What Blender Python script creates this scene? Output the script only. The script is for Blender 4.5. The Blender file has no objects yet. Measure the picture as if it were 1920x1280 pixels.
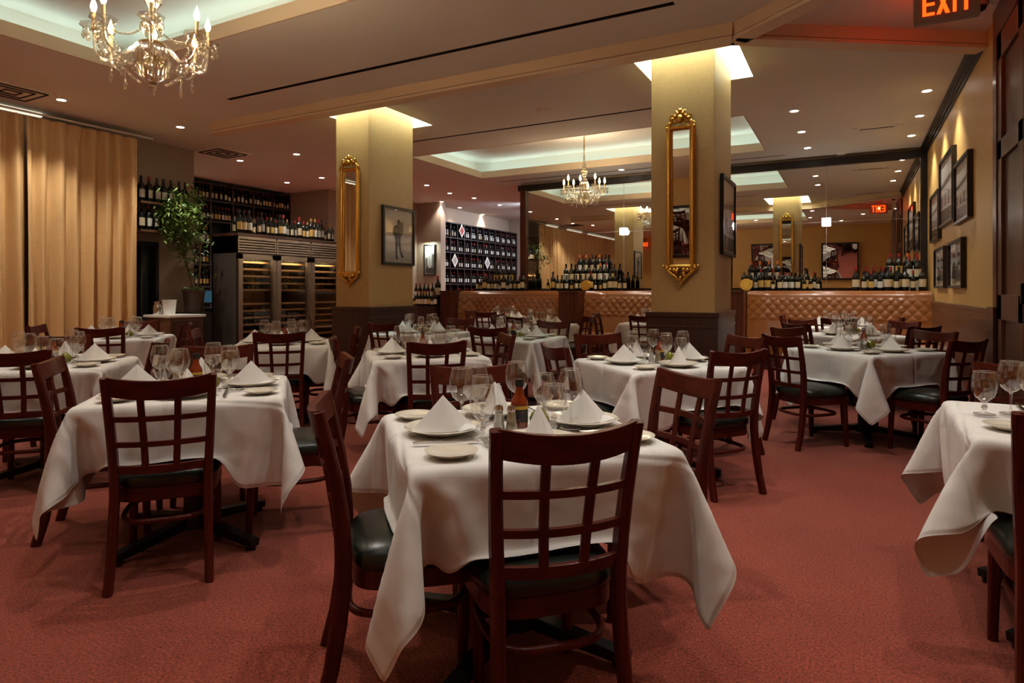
import bpy, bmesh, math, random
import numpy as np
from mathutils import Vector, Matrix, Euler
R = random.Random(7)
PI = math.pi
SC = bpy.context.scene
COL = SC.collection
CLOTH = [[-243,-8,-4,-2,2,1,-1,-7,-10,-8,3,17,11,11,15,12,3,1,0,-1,0,-1,-1,0,-1,0,0,1,0,1,2,2,2,4,4,6,5,6,0,-9,-16,-14,-13,-14,-16,-13,-2,4,4,11,-8,-8,-4,-1,2,1,-5,-9,-9,0,15,13,10,16,10,2,0,0,-1,-1,-2,-1,-1,0,0,0,0,1,1,1,2,2,4,4,6,6,6,-1,-10,-16,-14,-14,-15,-15,-7,1,4,3,14,-9,-9,-8,-5,0,2,-1,-7,-10,-4,13,14,10,16,8,1,0,-1,-2,-2,-2,0,-1,0,0,0,0,1,0,1,2,2,4,4,6,7,6,-2,-12,-16,-14,-13,-16,-12,-3,3,4,3,
11,-7,-9,-9,-9,-5,0,1,-2,-9,-7,8,16,10,16,5,1,-1,-2,-3,-2,-1,0,0,0,0,0,0,0,0,1,1,2,4,4,7,7,5,-3,-13,-15,-14,-15,-15,-7,1,3,4,1,6,-4,-6,-8,-9,-9,-6,-1,2,-5,-9,3,16,11,15,3,0,-2,-4,-2,-1,-1,0,1,0,-1,0,0,0,1,0,1,2,3,4,7,7,6,-4,-14,-16,-14,-15,-12,-3,3,4,1,0,1,-1,-3,-4,-7,-8,-10,-7,-2,2,-5,-5,16,12,12,2,-2,-4,-3,-2,0,0,1,0,0,0,-1,0,0,0,1,0,1,3,4,7,7,6,-5,-15,-15,-15,-14,-7,0,4,1,-1,-1,
-3,0,0,-1,-2,-5,-8,-9,-8,-4,0,-5,12,15,8,0,-4,-3,-3,0,0,1,0,0,0,0,0,0,0,0,0,-1,1,2,4,7,7,6,-6,-16,-15,-15,-11,-3,3,0,-1,-1,0,-4,0,0,1,0,0,-2,-7,-8,-9,-5,-3,9,16,4,-2,-4,-4,-1,1,1,1,0,0,-1,0,0,0,0,1,-1,0,-1,1,4,7,7,7,-9,-15,-16,-14,-5,-2,0,0,0,1,3,-1,0,-1,0,0,0,2,-1,-3,-7,-9,-6,4,15,0,-1,-6,-2,1,1,1,1,-1,0,-1,0,0,0,1,0,0,0,-1,-1,2,7,8,7,-11,-15,-15,-10,-2,-1,0,1,3,6,5,
10,-2,-2,-1,-2,-1,-1,0,1,-2,-6,-8,-3,1,1,0,0,4,-3,2,0,0,0,-1,0,-1,0,0,1,1,0,0,-1,-2,1,5,8,8,-14,-14,-12,-5,0,1,3,5,5,4,3,16,-2,-2,-2,-2,-3,-2,-2,-3,-2,-3,-2,-4,-2,-1,-1,-1,-2,-1,-1,-1,0,-1,0,0,0,0,0,0,2,0,0,-1,-1,-2,3,8,5,-7,-15,-9,1,2,5,5,4,3,2,0,14,-2,-1,-2,-2,-2,-3,-2,-2,-2,-2,-3,-3,-2,-1,-2,-1,-2,-1,-2,-2,-1,-2,-2,-1,-2,-1,-1,-1,-2,0,-1,-1,0,-1,-1,2,3,2,-13,1,4,5,4,3,2,1,0,0,
13,-1,-2,-2,-2,-2,-2,-2,-2,-2,-1,-2,-2,-2,-2,-1,-2,-1,-2,-2,-1,-2,-2,-1,-2,-1,-2,-2,-1,-2,-2,-1,-2,-2,-1,-2,-2,-2,-1,2,4,4,3,2,0,-1,1,1,1,15,-2,-1,-2,-2,-2,-2,-1,-2,-1,-2,-2,-2,-1,-2,-2,-1,-2,-2,-1,-2,-2,-1,-2,-1,-2,-2,-1,-2,-2,-1,-2,-2,-1,-2,-2,-1,-2,-2,1,0,3,4,-2,0,0,0,0,1,16,-2,-2,-1,-2,-2,-1,-2,-2,-1,-2,-1,-2,-2,-2,-1,-2,-2,-1,-2,-2,-1,-2,-1,-2,-2,-1,-2,-2,-1,-2,-2,-1,-2,-2,-1,-2,-1,-2,0,-1,0,4,-2,-2,0,-1,0,-1,
16,-2,-1,-2,-2,-1,-2,-2,-1,-2,-1,-2,-2,-2,-1,-2,-2,-1,-2,-1,-2,-2,-1,-2,-2,-1,-2,-2,-1,-2,-2,-1,-2,-1,-2,-2,-1,-2,-1,0,-1,-1,0,-2,-1,-2,-1,-1,0,16,-1,-2,-2,-1,-2,-2,-1,-2,-2,-1,-2,-2,-1,-2,-2,-1,-2,-1,-2,-2,-1,-2,-2,-1,-2,-2,-1,-2,-2,-1,-2,-1,-2,-2,-1,-2,-2,-1,0,-1,-2,0,-1,-1,-1,-2,-1,-1,17,-2,-2,-1,-2,-2,-1,-2,-2,-1,-2,-1,-2,-2,-1,-2,-2,-1,-2,-2,-1,-2,-2,-1,-2,-2,-1,-2,-1,-2,-2,-1,-2,-2,-1,-2,-2,-1,-2,-1,-2,-1,-1,-1,-1,-1,-1,-1,-1,
16,-2,-1,-2,-2,-1,-2,-2,-1,-2,-2,-1,-2,-1,-2,-2,-1,-2,-2,-1,-2,-2,-1,-2,-2,-1,-2,-1,-2,-2,-1,-2,-2,-1,-2,-2,-1,-2,-1,-2,-2,-1,-2,-1,-1,-2,-1,-1,-1,17,-2,-2,-1,-2,-2,-1,-2,-2,-1,-2,-2,-1,-2,-2,-1,-2,-2,-1,-2,-2,-1,-2,-1,-2,-2,-1,-2,-2,-1,-2,-2,-1,-2,-2,-1,-2,-1,-2,-1,-2,-2,-2,-1,-2,-1,-2,-1,-2,16,-2,-1,-2,-2,-1,-2,-2,-1,-2,-2,-1,-2,-2,-1,-2,-2,-1,-2,-2,-1,-2,-1,-2,-2,-1,-2,-2,-1,-2,-2,-1,-2,-2,-1,-2,-1,-2,-1,-2,-2,-2,-1,-2,-2,-1,-2,-1,-2,
16,-1,-2,-2,-1,-2,-2,-1,-2,-2,-1,-2,-2,-1,-2,-2,-1,-2,-2,-1,-2,-1,-2,-2,-1,-2,-2,-1,-2,-2,-1,-2,-2,-1,-2,-1,-2,-2,-1,-2,-1,-2,-2,-2,-1,-2,-2,-1,-2,17,-2,-2,-1,-2,-2,-1,-2,-2,-1,-2,-2,-1,-2,-2,-1,-2,-1,-2,-2,-1,-2,-2,-1,-2,-2,-1,-2,-2,-1,-2,-1,-2,-2,-1,-2,-2,-1,-2,-1,-2,-2,-2,-1,-2,-2,-1,-2,-2,16,-2,-1,-2,-2,-1,-2,-2,-1,-2,-2,-1,-2,-1,-2,-2,-1,-2,-2,-1,-2,-2,-1,-2,-2,-1,-2,-2,-1,-2,-1,-2,-2,-1,-2,-2,-1,-2,-1,-2,-2,-1,-2,-2,-2,-1,-2,-2,-1,
16,-1,-2,-2,-1,-2,-2,-1,-2,-2,-1,-2,-1,-2,-2,-1,-2,-2,-1,-2,-2,-1,-2,-2,-1,-2,-1,-2,-2,-1,-2,-2,-1,-2,-2,-1,-2,-1,-2,-2,-1,-2,-2,-1,-2,-2,-2,-1,-2,17,-2,-2,-1,-2,-2,-1,-2,-2,-1,-2,-1,-2,-2,-1,-2,-2,-1,-2,-2,-1,-2,-2,-1,-2,-1,-2,-2,-1,-2,-2,-1,-2,-2,-1,-2,-2,-1,-2,-1,-2,-2,-1,-2,-2,-1,-2,-2,-2,16,-1,-2,-2,-1,-2,-2,-2,-1,-2,-1,-2,-2,-1,-2,-2,-1,-2,-2,-1,-2,-2,-1,-2,-1,-2,-2,-1,-2,-2,-1,-2,-2,-1,-2,-1,-2,-2,-1,-2,-2,-1,-2,-2,-1,-2,-2,-2,-1,
16,-1,-2,-1,-2,-2,-1,-2,-2,-2,-1,-2,-1,-2,-2,-1,-2,-2,-1,-2,-1,-2,-2,-1,-2,-2,-1,-2,-2,-1,-2,-2,-1,-2,-1,-2,-2,-1,-2,-2,-1,-2,-2,-1,-2,-2,-1,-2,-2,17,-2,-1,-2,-2,-1,-2,-2,-2,-1,-2,-1,-2,-2,-1,-2,-1,-2,-2,-1,-2,-2,-1,-2,-2,-1,-2,-2,-1,-2,-2,-1,-2,-1,-2,-2,-1,-2,-2,-1,-2,-2,-1,-2,-2,-1,-2,-2,-1,16,-2,-1,-2,-1,-2,-2,-1,-2,-2,-1,-2,-1,-2,-2,-1,-2,-2,-1,-2,-2,-1,-2,-2,-1,-2,-2,-1,-2,-1,-2,-2,-1,-2,-2,-1,-2,-2,-1,-2,-2,-1,-2,-2,-1,-2,-2,-1,-2,
16,-2,-1,-2,-1,-2,-1,-2,-2,-1,-2,-1,-2,-2,-1,-2,-2,-1,-2,-2,-1,-2,-2,-1,-2,-2,-1,-2,-1,-2,-2,-1,-2,-2,-1,-2,-2,-1,-2,-1,-2,-2,-2,-1,-2,-2,-1,-2,-2,16,-2,-1,-2,-1,-2,-1,-2,-1,-2,-1,-2,-2,-1,-2,-2,-1,-2,-2,-1,-2,-2,-1,-2,-2,-1,-2,-1,-2,-2,-1,-2,-2,-1,-2,-1,-2,-2,-1,-2,-2,-2,-1,-2,-2,-1,-2,-2,-1,17,-2,-2,-2,-2,-1,-2,-1,-1,-2,-1,-2,-1,-2,-2,-1,-2,-2,-1,-2,-2,-1,-2,-1,-2,-2,-1,-2,-2,-1,-2,-2,-1,-2,-1,-2,-2,-1,-2,-2,-1,-2,-2,-2,-1,-2,-2,-1,-2,
16,-2,-2,-2,-1,-2,-2,-1,-2,0,-2,-1,-2,-2,-1,-2,-2,-1,-2,-2,-1,-2,-1,-2,-2,-1,-2,-2,-1,-2,-2,-1,-2,-1,-2,-2,-1,-2,-2,-1,-2,-2,-2,-1,-2,-2,-1,-2,-2,9,0,0,-1,-1,-1,-1,-1,-2,0,-1,-2,-2,-1,-2,-1,-2,-2,-1,-2,-2,-1,-2,-2,-1,-2,-2,-1,-2,-2,-1,-2,-1,-2,-2,-1,-2,-2,-1,-2,-2,-1,-2,-2,-1,-2,-2,-2,-1,1,0,1,0,-1,1,0,3,4,1,-1,-2,-2,-2,-1,-2,-2,-1,-2,-2,-1,-2,-2,-1,-2,-2,-1,-2,-2,-1,-2,-1,-2,-2,-1,-2,-2,-1,-2,-2,-1,-2,-2,-2,-1,-2,-2,-1,-2,
0,0,1,1,2,3,4,5,6,2,0,-2,-2,-1,-2,-1,-2,-2,-2,-2,-1,-2,-1,-2,-2,-1,-2,-1,-2,-2,-1,-2,-2,-1,-2,-1,-2,-2,-2,-2,-1,-2,-2,-2,-1,-2,-2,-2,-1,5,2,4,4,4,4,2,-2,-5,13,-9,5,-2,1,0,0,-1,0,-1,-1,-1,-1,-1,-2,-1,-2,-1,-2,-2,-2,-1,-2,-1,-2,-1,-2,-2,-3,-2,-2,-2,-2,-1,-2,-2,-1,-2,-2,-1,14,4,3,2,0,-3,-7,-4,13,8,-15,3,5,-2,-1,-2,0,-1,0,1,2,1,0,0,0,0,0,-1,-1,0,-1,-1,-2,-1,-1,-1,-4,-3,-3,-2,-2,-2,-2,-2,-2,-1,-2,-1,-2,
13,0,-2,-4,-5,-7,-3,13,13,-2,-16,1,6,1,-2,-2,0,-1,0,1,1,1,1,0,-1,-1,-1,0,-1,0,3,-2,4,0,0,0,2,-4,-8,2,-1,-1,-2,-2,-1,-2,-2,-2,-2,-1,-4,-6,-6,-6,-1,13,12,10,-9,-16,-1,7,2,-1,-2,-1,0,0,1,1,1,0,0,-1,0,-1,-1,0,1,3,2,-3,-7,-1,0,13,6,-9,-4,3,1,0,0,-1,-1,-1,-2,-2,-10,-5,-6,-5,0,13,12,13,3,-13,-16,-2,6,4,0,-2,-1,0,0,1,1,0,1,-1,0,-1,0,-1,1,1,2,0,-4,-7,-4,5,16,8,0,-9,-6,-2,3,2,2,1,0,1,0,
-12,-5,-4,2,13,12,12,12,-4,-15,-17,-2,5,6,1,-2,-1,0,0,1,0,1,0,0,0,-1,-1,0,1,2,1,-2,-4,-6,-8,9,17,12,4,-3,-9,-9,-5,-1,1,3,1,2,1,-10,-3,4,13,12,11,13,7,-9,-16,-16,-4,6,5,2,-1,-1,0,0,0,1,1,0,0,-1,0,-1,0,1,1,0,-3,-5,-9,-4,12,17,14,8,0,-5,-9,-9,-8,-4,-2,1,1,2,-6,4,13,12,12,12,12,1,-13,-16,-16,-4,5,6,2,0,-1,-1,0,1,1,0,1,-1,0,-1,0,0,1,0,-1,-4,-8,-9,-1,15,16,16,10,4,-2,-6,-9,-10,-8,-7,-4,-1,-1,
2,12,13,11,12,13,9,-5,-15,-16,-16,-5,5,6,3,1,-1,-1,0,1,0,1,0,0,-1,0,0,0,0,-1,-2,-6,-9,-8,3,16,16,16,13,7,1,-4,-7,-9,-10,-9,-8,-6,-4,9,13,12,12,12,13,4,-10,-16,-16,-16,-6,5,6,4,1,0,0,-1,1,0,0,1,-1,0,0,-1,0,0,-2,-4,-7,-9,-8,7,16,17,16,14,10,4,-1,-5,-8,-9,-9,-10,-9,-8,10,13,11,12,13,11,-2,-13,-16,-17,-15,-6,4,6,4,2,1,0,0,0,0,0,0,0,-1,0,-1,0,-2,-3,-4,-8,-9,-7,11,16,16,17,15,12,6,1,-2,-6,-8,-9,-9,-10,-9,
10,12,12,13,12,7,-7,-15,-16,-16,-16,-7,4,6,5,2,1,1,0,-1,0,0,0,0,-1,0,-1,-2,-2,-4,-5,-7,-9,-6,13,17,16,16,16,14,8,4,0,-4,-7,-8,-9,-9,-9,-277,8,11,13,13,13,12,10,8,9,14,1,-11,-12,-4,11,16,16,17,16,16,17,16,16,17,16,17,16,16,17,16,16,17,16,15,16,15,16,16,13,1,-7,-9,-7,-2,7,13,12,12,-5,7,9,11,13,13,13,11,8,9,13,6,-9,-13,-1,13,16,16,16,17,16,16,17,16,16,17,16,17,16,16,17,16,16,16,16,16,15,15,17,12,-1,-7,-9,-5,3,12,12,12,12,
2,3,6,8,11,13,13,12,10,8,12,10,-7,-12,1,14,17,16,16,17,16,16,16,17,16,16,17,16,17,16,16,17,16,16,16,15,15,16,16,11,-1,-8,-8,-2,9,13,12,12,12,10,-2,0,5,7,11,12,13,13,8,10,13,-3,-13,5,15,16,17,16,16,16,17,16,16,17,16,17,16,16,17,16,16,17,16,16,15,15,15,16,10,-2,-9,-5,4,12,12,13,12,12,14,-4,-4,-1,2,6,10,13,13,11,9,15,-1,-11,8,16,16,16,16,17,16,16,17,16,16,17,16,17,16,16,17,16,16,17,15,15,15,16,15,8,-2,-8,-1,9,13,12,12,13,13,
16,-5,-5,-5,-2,0,4,9,13,13,12,11,5,-10,11,17,16,16,16,16,17,16,16,17,16,16,17,16,17,16,16,17,16,16,16,15,15,15,15,7,-6,-3,5,11,13,13,12,13,13,15,-5,-5,-5,-5,-4,-1,2,8,12,13,11,10,-7,14,16,16,16,17,16,16,17,16,16,17,16,16,17,16,17,16,16,17,16,16,15,14,16,14,5,-5,1,10,12,13,13,13,12,13,16,-5,-5,-5,-5,-5,-5,-4,1,6,11,12,13,-1,16,16,16,16,16,17,16,16,17,16,16,17,16,16,17,16,17,16,16,17,16,15,14,15,14,-1,1,7,12,13,13,13,13,13,12,
15,-5,-5,-5,-5,-5,-5,-5,-5,-1,3,11,14,7,17,16,15,17,16,16,17,16,16,17,16,16,17,16,17,16,16,17,16,16,17,15,14,15,12,0,6,11,12,13,13,13,11,9,6,13,-4,-4,-5,-5,-4,-5,-5,-6,-4,-3,-1,12,17,16,16,17,15,16,17,16,17,16,16,17,16,16,17,16,17,16,16,17,16,16,16,14,15,7,7,10,13,12,13,11,9,6,3,2,0,-2,-3,-3,-2,-3,-4,-3,-3,-5,-5,-10,8,17,17,17,16,16,17,16,17,16,17,16,16,17,16,16,17,16,17,16,16,17,16,16,14,16,13,6,11,13,11,9,6,3,2,1,1,
-9,-1,-3,-2,-2,-3,-2,-3,-2,-3,-3,-9,9,17,17,16,17,16,16,17,16,17,16,16,17,16,17,16,16,17,16,17,16,16,17,16,16,16,16,7,12,9,6,3,2,1,0,1,0,-9,-2,-2,-3,-2,-2,-2,-3,-2,-2,-2,-2,11,17,16,17,16,17,16,16,17,16,17,16,16,17,16,17,16,16,17,16,17,16,16,17,16,17,17,10,4,4,3,0,0,-1,1,0,0,-8,-2,-2,-1,-2,-2,-2,-2,-1,0,2,-3,12,17,16,16,17,16,17,16,16,17,16,17,16,16,17,16,17,16,16,17,16,17,16,16,17,17,17,3,-4,4,3,-2,0,0,0,0,0,
-4,-2,-2,-1,-2,-1,-1,0,0,1,0,-2,13,16,17,16,16,17,16,17,16,16,17,16,17,16,16,17,16,17,16,16,17,16,17,16,16,17,16,2,-8,-3,3,-2,-1,0,-1,0,0,-3,-1,-2,-1,-1,-1,0,0,1,0,0,-1,14,16,16,17,16,17,16,16,17,16,17,16,16,17,16,16,17,16,17,16,16,17,16,17,16,17,16,-1,-8,-5,-5,-1,-2,-1,-1,-1,0,-1,-2,-1,-1,-1,0,0,0,-1,0,-1,3,15,16,16,16,17,16,17,16,16,17,16,17,16,16,17,16,17,16,16,17,16,17,16,16,17,16,16,-3,-4,-2,-5,-4,-3,-4,-3,-2,-3,
-1,-2,-1,-1,0,-1,0,-1,0,-1,0,5,15,16,17,16,16,17,16,17,16,16,17,16,17,16,16,17,16,17,16,16,17,16,17,16,16,17,14,3,-3,-3,-3,-4,-3,-4,-4,-3,-3,-1,-1,-1,-1,-1,0,-1,0,-1,0,0,7,15,16,16,17,16,17,16,16,17,16,16,17,16,17,16,16,17,16,17,16,16,17,16,17,16,16,14,1,1,-1,-2,-3,-3,-3,-3,-3,-4,0,-1,-1,-1,-1,0,-1,0,0,-1,0,8,16,16,16,16,17,16,17,16,16,17,16,17,16,16,17,16,16,17,16,17,16,16,17,16,17,16,13,0,0,1,-1,-1,-2,-3,-2,-3,-3,
0,-1,-1,-1,0,-1,0,0,-1,0,-1,9,16,16,17,16,16,17,16,17,16,16,17,16,17,16,16,17,16,16,17,16,17,16,16,17,16,16,12,0,0,1,0,-1,-1,-2,-2,-2,-2,0,-2,0,-1,0,0,-1,0,0,0,-2,10,17,16,16,17,16,17,16,16,17,16,16,17,16,17,16,16,17,16,17,16,16,17,16,16,17,16,10,1,-1,0,1,0,-1,-1,-1,-2,-2,0,-2,-1,0,0,0,0,0,0,0,-2,11,16,17,16,16,17,16,17,16,16,17,16,16,17,16,17,16,16,17,16,17,16,16,17,16,16,17,8,1,-1,0,0,0,0,0,-1,-2,-2,
0,-2,-1,0,0,0,0,0,0,0,-2,12,17,16,17,16,16,17,16,17,16,16,17,16,16,17,16,17,16,16,17,16,17,16,16,17,16,16,7,0,0,0,0,0,0,0,-1,-1,-1,0,-2,-1,0,0,0,0,0,0,0,-1,13,17,16,16,17,16,16,17,16,17,16,16,17,16,17,16,16,17,16,16,17,16,17,16,16,16,16,6,0,-1,0,0,1,0,0,-1,-1,-1,1,-2,-2,0,-1,0,0,0,1,0,0,14,16,17,16,16,17,16,17,16,16,17,16,16,17,16,17,16,16,17,16,16,17,16,17,16,16,15,4,0,0,-1,1,0,0,0,0,0,-1,
1,-2,-2,-2,0,0,0,0,-1,0,3,15,16,16,17,16,16,17,16,17,16,16,17,16,16,17,16,17,16,16,17,16,17,16,16,17,16,14,1,1,0,0,0,1,0,0,0,0,-1,1,-2,-3,-2,-1,0,0,0,-1,0,5,15,17,16,16,17,16,16,17,16,17,16,16,17,16,16,17,16,17,16,16,17,16,17,16,16,17,13,-1,1,0,1,0,0,1,0,0,0,-1,2,-3,-3,-2,-2,-1,0,0,-1,1,6,16,16,17,16,16,17,16,16,17,16,17,16,16,17,16,17,16,16,17,16,16,17,16,17,16,16,13,-2,1,0,0,1,0,0,1,0,0,-1,
2,-3,-2,-3,-3,-2,-1,0,0,0,8,17,16,16,17,16,16,17,16,16,17,16,17,16,16,17,16,17,16,16,17,16,16,17,16,17,16,12,-2,0,0,1,0,0,1,0,0,0,0,2,-2,-2,-3,-3,-3,-2,-1,-1,1,10,16,16,17,16,17,16,16,17,16,17,16,16,17,16,16,17,16,17,16,16,17,16,16,17,16,17,11,-3,1,0,0,0,1,0,0,0,0,0,2,-1,-2,-2,-3,-4,-3,-3,0,1,10,17,16,17,16,16,17,16,16,17,16,17,16,16,17,16,16,17,16,17,16,16,17,16,17,16,16,10,-2,1,0,0,0,0,0,0,0,0,-1,
2,-1,-1,-2,-2,-3,-3,-4,-4,1,12,16,17,16,17,16,16,17,16,16,17,16,17,16,16,17,16,17,16,16,17,16,16,17,16,16,17,8,0,0,0,0,0,0,0,0,-1,0,-1,-5,1,0,0,0,-1,-2,-4,-3,-5,13,17,16,17,16,17,16,16,17,16,16,17,16,17,16,16,17,16,17,16,16,17,16,16,17,16,16,7,1,0,0,0,0,-1,0,0,-1,-1,-1,-13,2,2,1,2,1,2,0,-4,-7,15,17,16,16,17,16,17,16,16,17,16,17,16,16,17,16,16,17,16,17,16,16,17,16,17,16,15,6,2,0,0,-1,0,-1,-1,0,-1,-1,-1,
-16,1,2,2,2,2,1,3,5,-2,15,17,17,16,16,17,16,17,16,16,17,16,17,16,16,17,16,16,17,16,17,16,16,17,16,16,15,4,3,0,-1,-1,-1,-1,-1,-1,-1,-1,-1,-17,2,2,2,2,2,4,5,7,9,15,17,16,17,16,16,17,16,17,16,16,17,16,17,16,16,17,16,17,16,16,17,16,17,16,16,15,4,-1,-1,-1,-2,-1,-1,-1,-1,-1,-1,-2,-15,2,4,4,7,8,10,10,9,2,12,16,16,16,17,16,16,17,16,17,16,16,17,16,17,16,16,17,16,17,16,16,17,16,17,17,14,-5,-1,-2,-1,-1,-1,-1,-1,-1,-1,-1,-1,
-8,7,8,10,11,10,8,9,-4,13,6,16,16,16,16,17,16,16,17,16,16,17,16,17,16,16,17,16,17,16,16,17,16,17,16,18,13,-7,-6,-2,-2,-2,-1,-2,-1,-1,-1,0,-1,7,10,11,10,9,7,10,-1,-1,15,3,16,15,17,16,16,17,16,16,17,16,17,16,16,17,16,16,17,16,17,16,16,16,16,16,17,16,-3,0,-7,-4,-4,-3,-3,-3,-2,-3,-1,-2,12,10,9,7,9,11,-2,-5,10,13,1,16,15,16,17,16,16,17,16,17,16,16,17,16,16,17,16,16,17,16,16,16,16,15,17,16,10,14,2,-4,-6,-5,-5,-5,-5,-5,-4,-4,-3,
9,8,8,10,11,0,-6,1,14,9,1,16,15,16,16,17,16,16,17,16,17,16,16,17,16,16,17,16,16,17,16,16,16,15,15,16,3,13,15,4,-3,-6,-5,-5,-5,-5,-5,-5,-5,7,8,11,11,1,-5,-5,8,15,6,1,16,15,16,16,16,17,16,16,17,16,17,16,16,17,16,16,17,16,16,17,16,16,15,14,14,-1,11,15,13,5,-1,-5,-6,-5,-4,-5,-5,-5,8,10,12,2,-4,-6,0,13,13,1,3,16,16,15,17,16,16,17,16,17,16,16,17,16,16,17,16,16,17,16,16,17,15,13,16,10,-2,8,14,14,12,5,1,-2,-6,-5,-6,-5,-5,
10,12,3,-3,-7,-3,6,15,10,-1,4,16,16,15,16,17,16,16,17,16,17,16,16,17,16,16,17,16,16,17,16,16,14,14,16,7,-3,5,12,15,13,11,6,2,-1,-4,-5,-6,-6,11,5,-3,-5,-6,0,11,15,7,-2,5,16,16,15,16,16,17,16,16,17,16,17,16,16,17,16,16,17,16,17,16,15,14,13,16,3,-2,3,10,14,15,12,10,6,2,0,-2,-4,-5,5,-2,-5,-5,-4,5,14,13,4,-1,5,16,15,16,16,16,16,17,16,17,16,16,17,16,16,17,16,16,17,16,16,15,13,14,15,0,-2,2,8,12,15,14,12,9,5,3,1,0,-3,
-1,-4,-5,-5,-1,10,15,10,2,-1,6,15,16,16,15,17,16,16,17,16,17,16,16,17,16,16,17,16,16,16,16,15,13,15,12,-3,-1,2,5,11,14,15,13,11,8,6,3,1,0,-3,-4,-6,-3,4,12,15,7,1,0,6,15,16,15,16,16,17,16,16,17,16,17,16,16,17,16,16,17,16,16,15,14,14,15,10,-3,-1,-1,4,9,14,14,14,13,10,8,6,3,-1,-244,12,11,10,10,10,11,11,11,11,8,-2,-5,-4,-3,-3,-2,-1,-2,-2,-2,-2,-2,-1,-2,-2,-1,-2,-2,-1,-2,-1,-1,-1,-1,-1,0,-1,-1,-3,-5,-4,-4,-5,-5,-7,-10,-10,-11,
10,13,11,12,10,10,10,11,11,11,10,0,-5,-4,-3,-2,-2,-2,-2,-2,-2,-2,-1,-2,-2,-2,-1,-2,-1,-2,-1,-2,-1,-1,-1,0,-1,0,-2,-3,-5,-4,-5,-4,-6,-9,-10,-11,-10,10,13,12,12,11,11,10,10,11,11,11,2,-4,-4,-3,-2,-2,-2,-2,-2,-2,-1,-2,-2,-2,-1,-2,-2,-1,-2,-1,-2,-1,-1,-1,0,-1,0,-2,-3,-5,-4,-5,-5,-7,-10,-11,-10,-11,7,14,14,13,12,11,11,10,10,11,11,6,-4,-4,-3,-2,-1,-2,-2,-2,-2,-2,-2,-2,-1,-2,-2,-1,-2,-2,-1,-2,-1,-1,-1,0,0,-1,-2,-4,-4,-5,-4,-6,-9,-10,-11,-10,-11,
5,16,15,14,13,13,11,11,10,11,11,7,-2,-4,-2,-2,-2,-2,-2,-2,-2,-2,-2,-1,-2,-2,-1,-2,-2,-1,-2,-1,-2,-1,-1,0,0,-1,-2,-4,-5,-4,-5,-8,-9,-11,-10,-11,-10,5,16,16,15,15,14,13,11,11,10,10,10,0,-4,-2,-2,-2,-2,-2,-2,-2,-2,-1,-2,-2,-1,-2,-2,-1,-2,-1,-2,-2,-1,-1,0,0,-1,-2,-4,-5,-4,-7,-8,-11,-10,-11,-10,-10,5,16,16,15,16,15,14,14,12,11,10,10,3,-4,-2,-2,-2,-2,-2,-2,-2,-1,-2,-2,-1,-2,-2,-1,-2,-1,-2,-2,-1,-2,-1,0,0,0,-3,-4,-5,-5,-8,-10,-10,-10,-11,-10,-10,
5,16,16,15,16,16,15,15,14,13,11,10,5,-3,-1,-3,-2,-2,-2,-2,-1,-2,-2,-1,-2,-2,-1,-2,-1,-2,-2,-1,-2,-1,-2,0,0,0,-3,-5,-5,-6,-9,-10,-10,-11,-10,-10,-11,5,16,15,16,16,16,15,16,15,15,13,11,8,-1,-2,-2,-3,-2,-2,-1,-2,-1,-2,-2,-2,-1,-2,-2,-1,-2,-1,-2,-2,-1,-2,0,0,0,-3,-6,-5,-7,-10,-10,-11,-10,-12,-12,-15,5,15,16,16,16,15,16,16,15,16,15,15,11,-3,-1,-2,-1,-2,-1,-2,-1,-2,-2,-1,-2,-2,-2,-1,-2,-1,-2,-2,-1,-2,-1,-1,0,0,-5,-4,-7,-9,-10,-11,-11,-13,-15,-16,-16,
2,16,16,16,16,16,16,16,16,16,15,14,15,2,-1,0,0,-2,-1,-1,-2,-2,-1,-2,-2,-1,-2,-2,-1,-2,-2,-1,-2,-1,-2,-1,0,-1,-6,-4,-7,-11,-12,-13,-14,-16,-16,-17,-16,0,16,17,16,16,16,16,16,17,16,16,14,13,1,-1,1,0,0,1,0,1,0,-1,0,-1,-1,-1,-1,-1,-2,-1,-2,-1,-2,-2,-1,-3,-2,-3,-5,-11,-13,-15,-15,-16,-17,-16,-17,-16,0,17,16,16,16,16,17,16,16,16,16,17,12,-2,0,0,0,0,0,0,0,0,0,0,0,1,1,0,0,1,0,0,-1,0,-1,-1,-1,0,-4,-13,-15,-16,-16,-16,-17,-16,-16,-17,-16,
1,16,17,16,16,16,17,16,16,17,16,17,11,-3,0,0,0,0,0,0,0,0,0,0,0,0,0,0,0,0,0,0,0,0,0,0,0,1,-1,-17,-17,-15,-16,-16,-16,-17,-16,-17,-16,1,17,16,16,16,17,16,17,16,16,17,16,10,-3,0,0,0,0,0,0,0,0,0,0,0,0,0,0,0,0,0,0,0,0,0,0,0,1,-2,-17,-15,-16,-16,-16,-16,-17,-16,-17,-16,2,16,16,17,16,16,17,16,16,17,16,17,9,-4,0,0,0,0,0,0,0,0,0,0,0,0,0,0,0,0,0,0,0,0,0,0,0,1,-3,-17,-14,-16,-16,-16,-16,-17,-16,-17,-16,
1,17,16,16,17,16,16,17,16,16,17,16,8,-4,0,0,0,0,0,0,0,0,0,0,0,0,0,0,0,0,0,0,0,0,0,0,0,2,-5,-16,-16,-16,-16,-16,-16,-16,-16,-16,-17,2,16,17,16,16,17,16,16,17,16,16,16,7,-4,0,0,0,0,0,0,0,0,0,0,0,0,0,0,0,0,0,0,0,0,0,0,0,2,-7,-16,-16,-17,-16,-16,-16,-16,-16,-16,-16,1,17,16,17,16,16,17,16,16,17,16,15,5,-3,0,0,0,0,0,0,0,0,0,0,0,0,0,0,0,0,0,0,0,0,0,0,0,2,-8,-17,-16,-17,-16,-16,-16,-16,-16,-17,-16,
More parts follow.
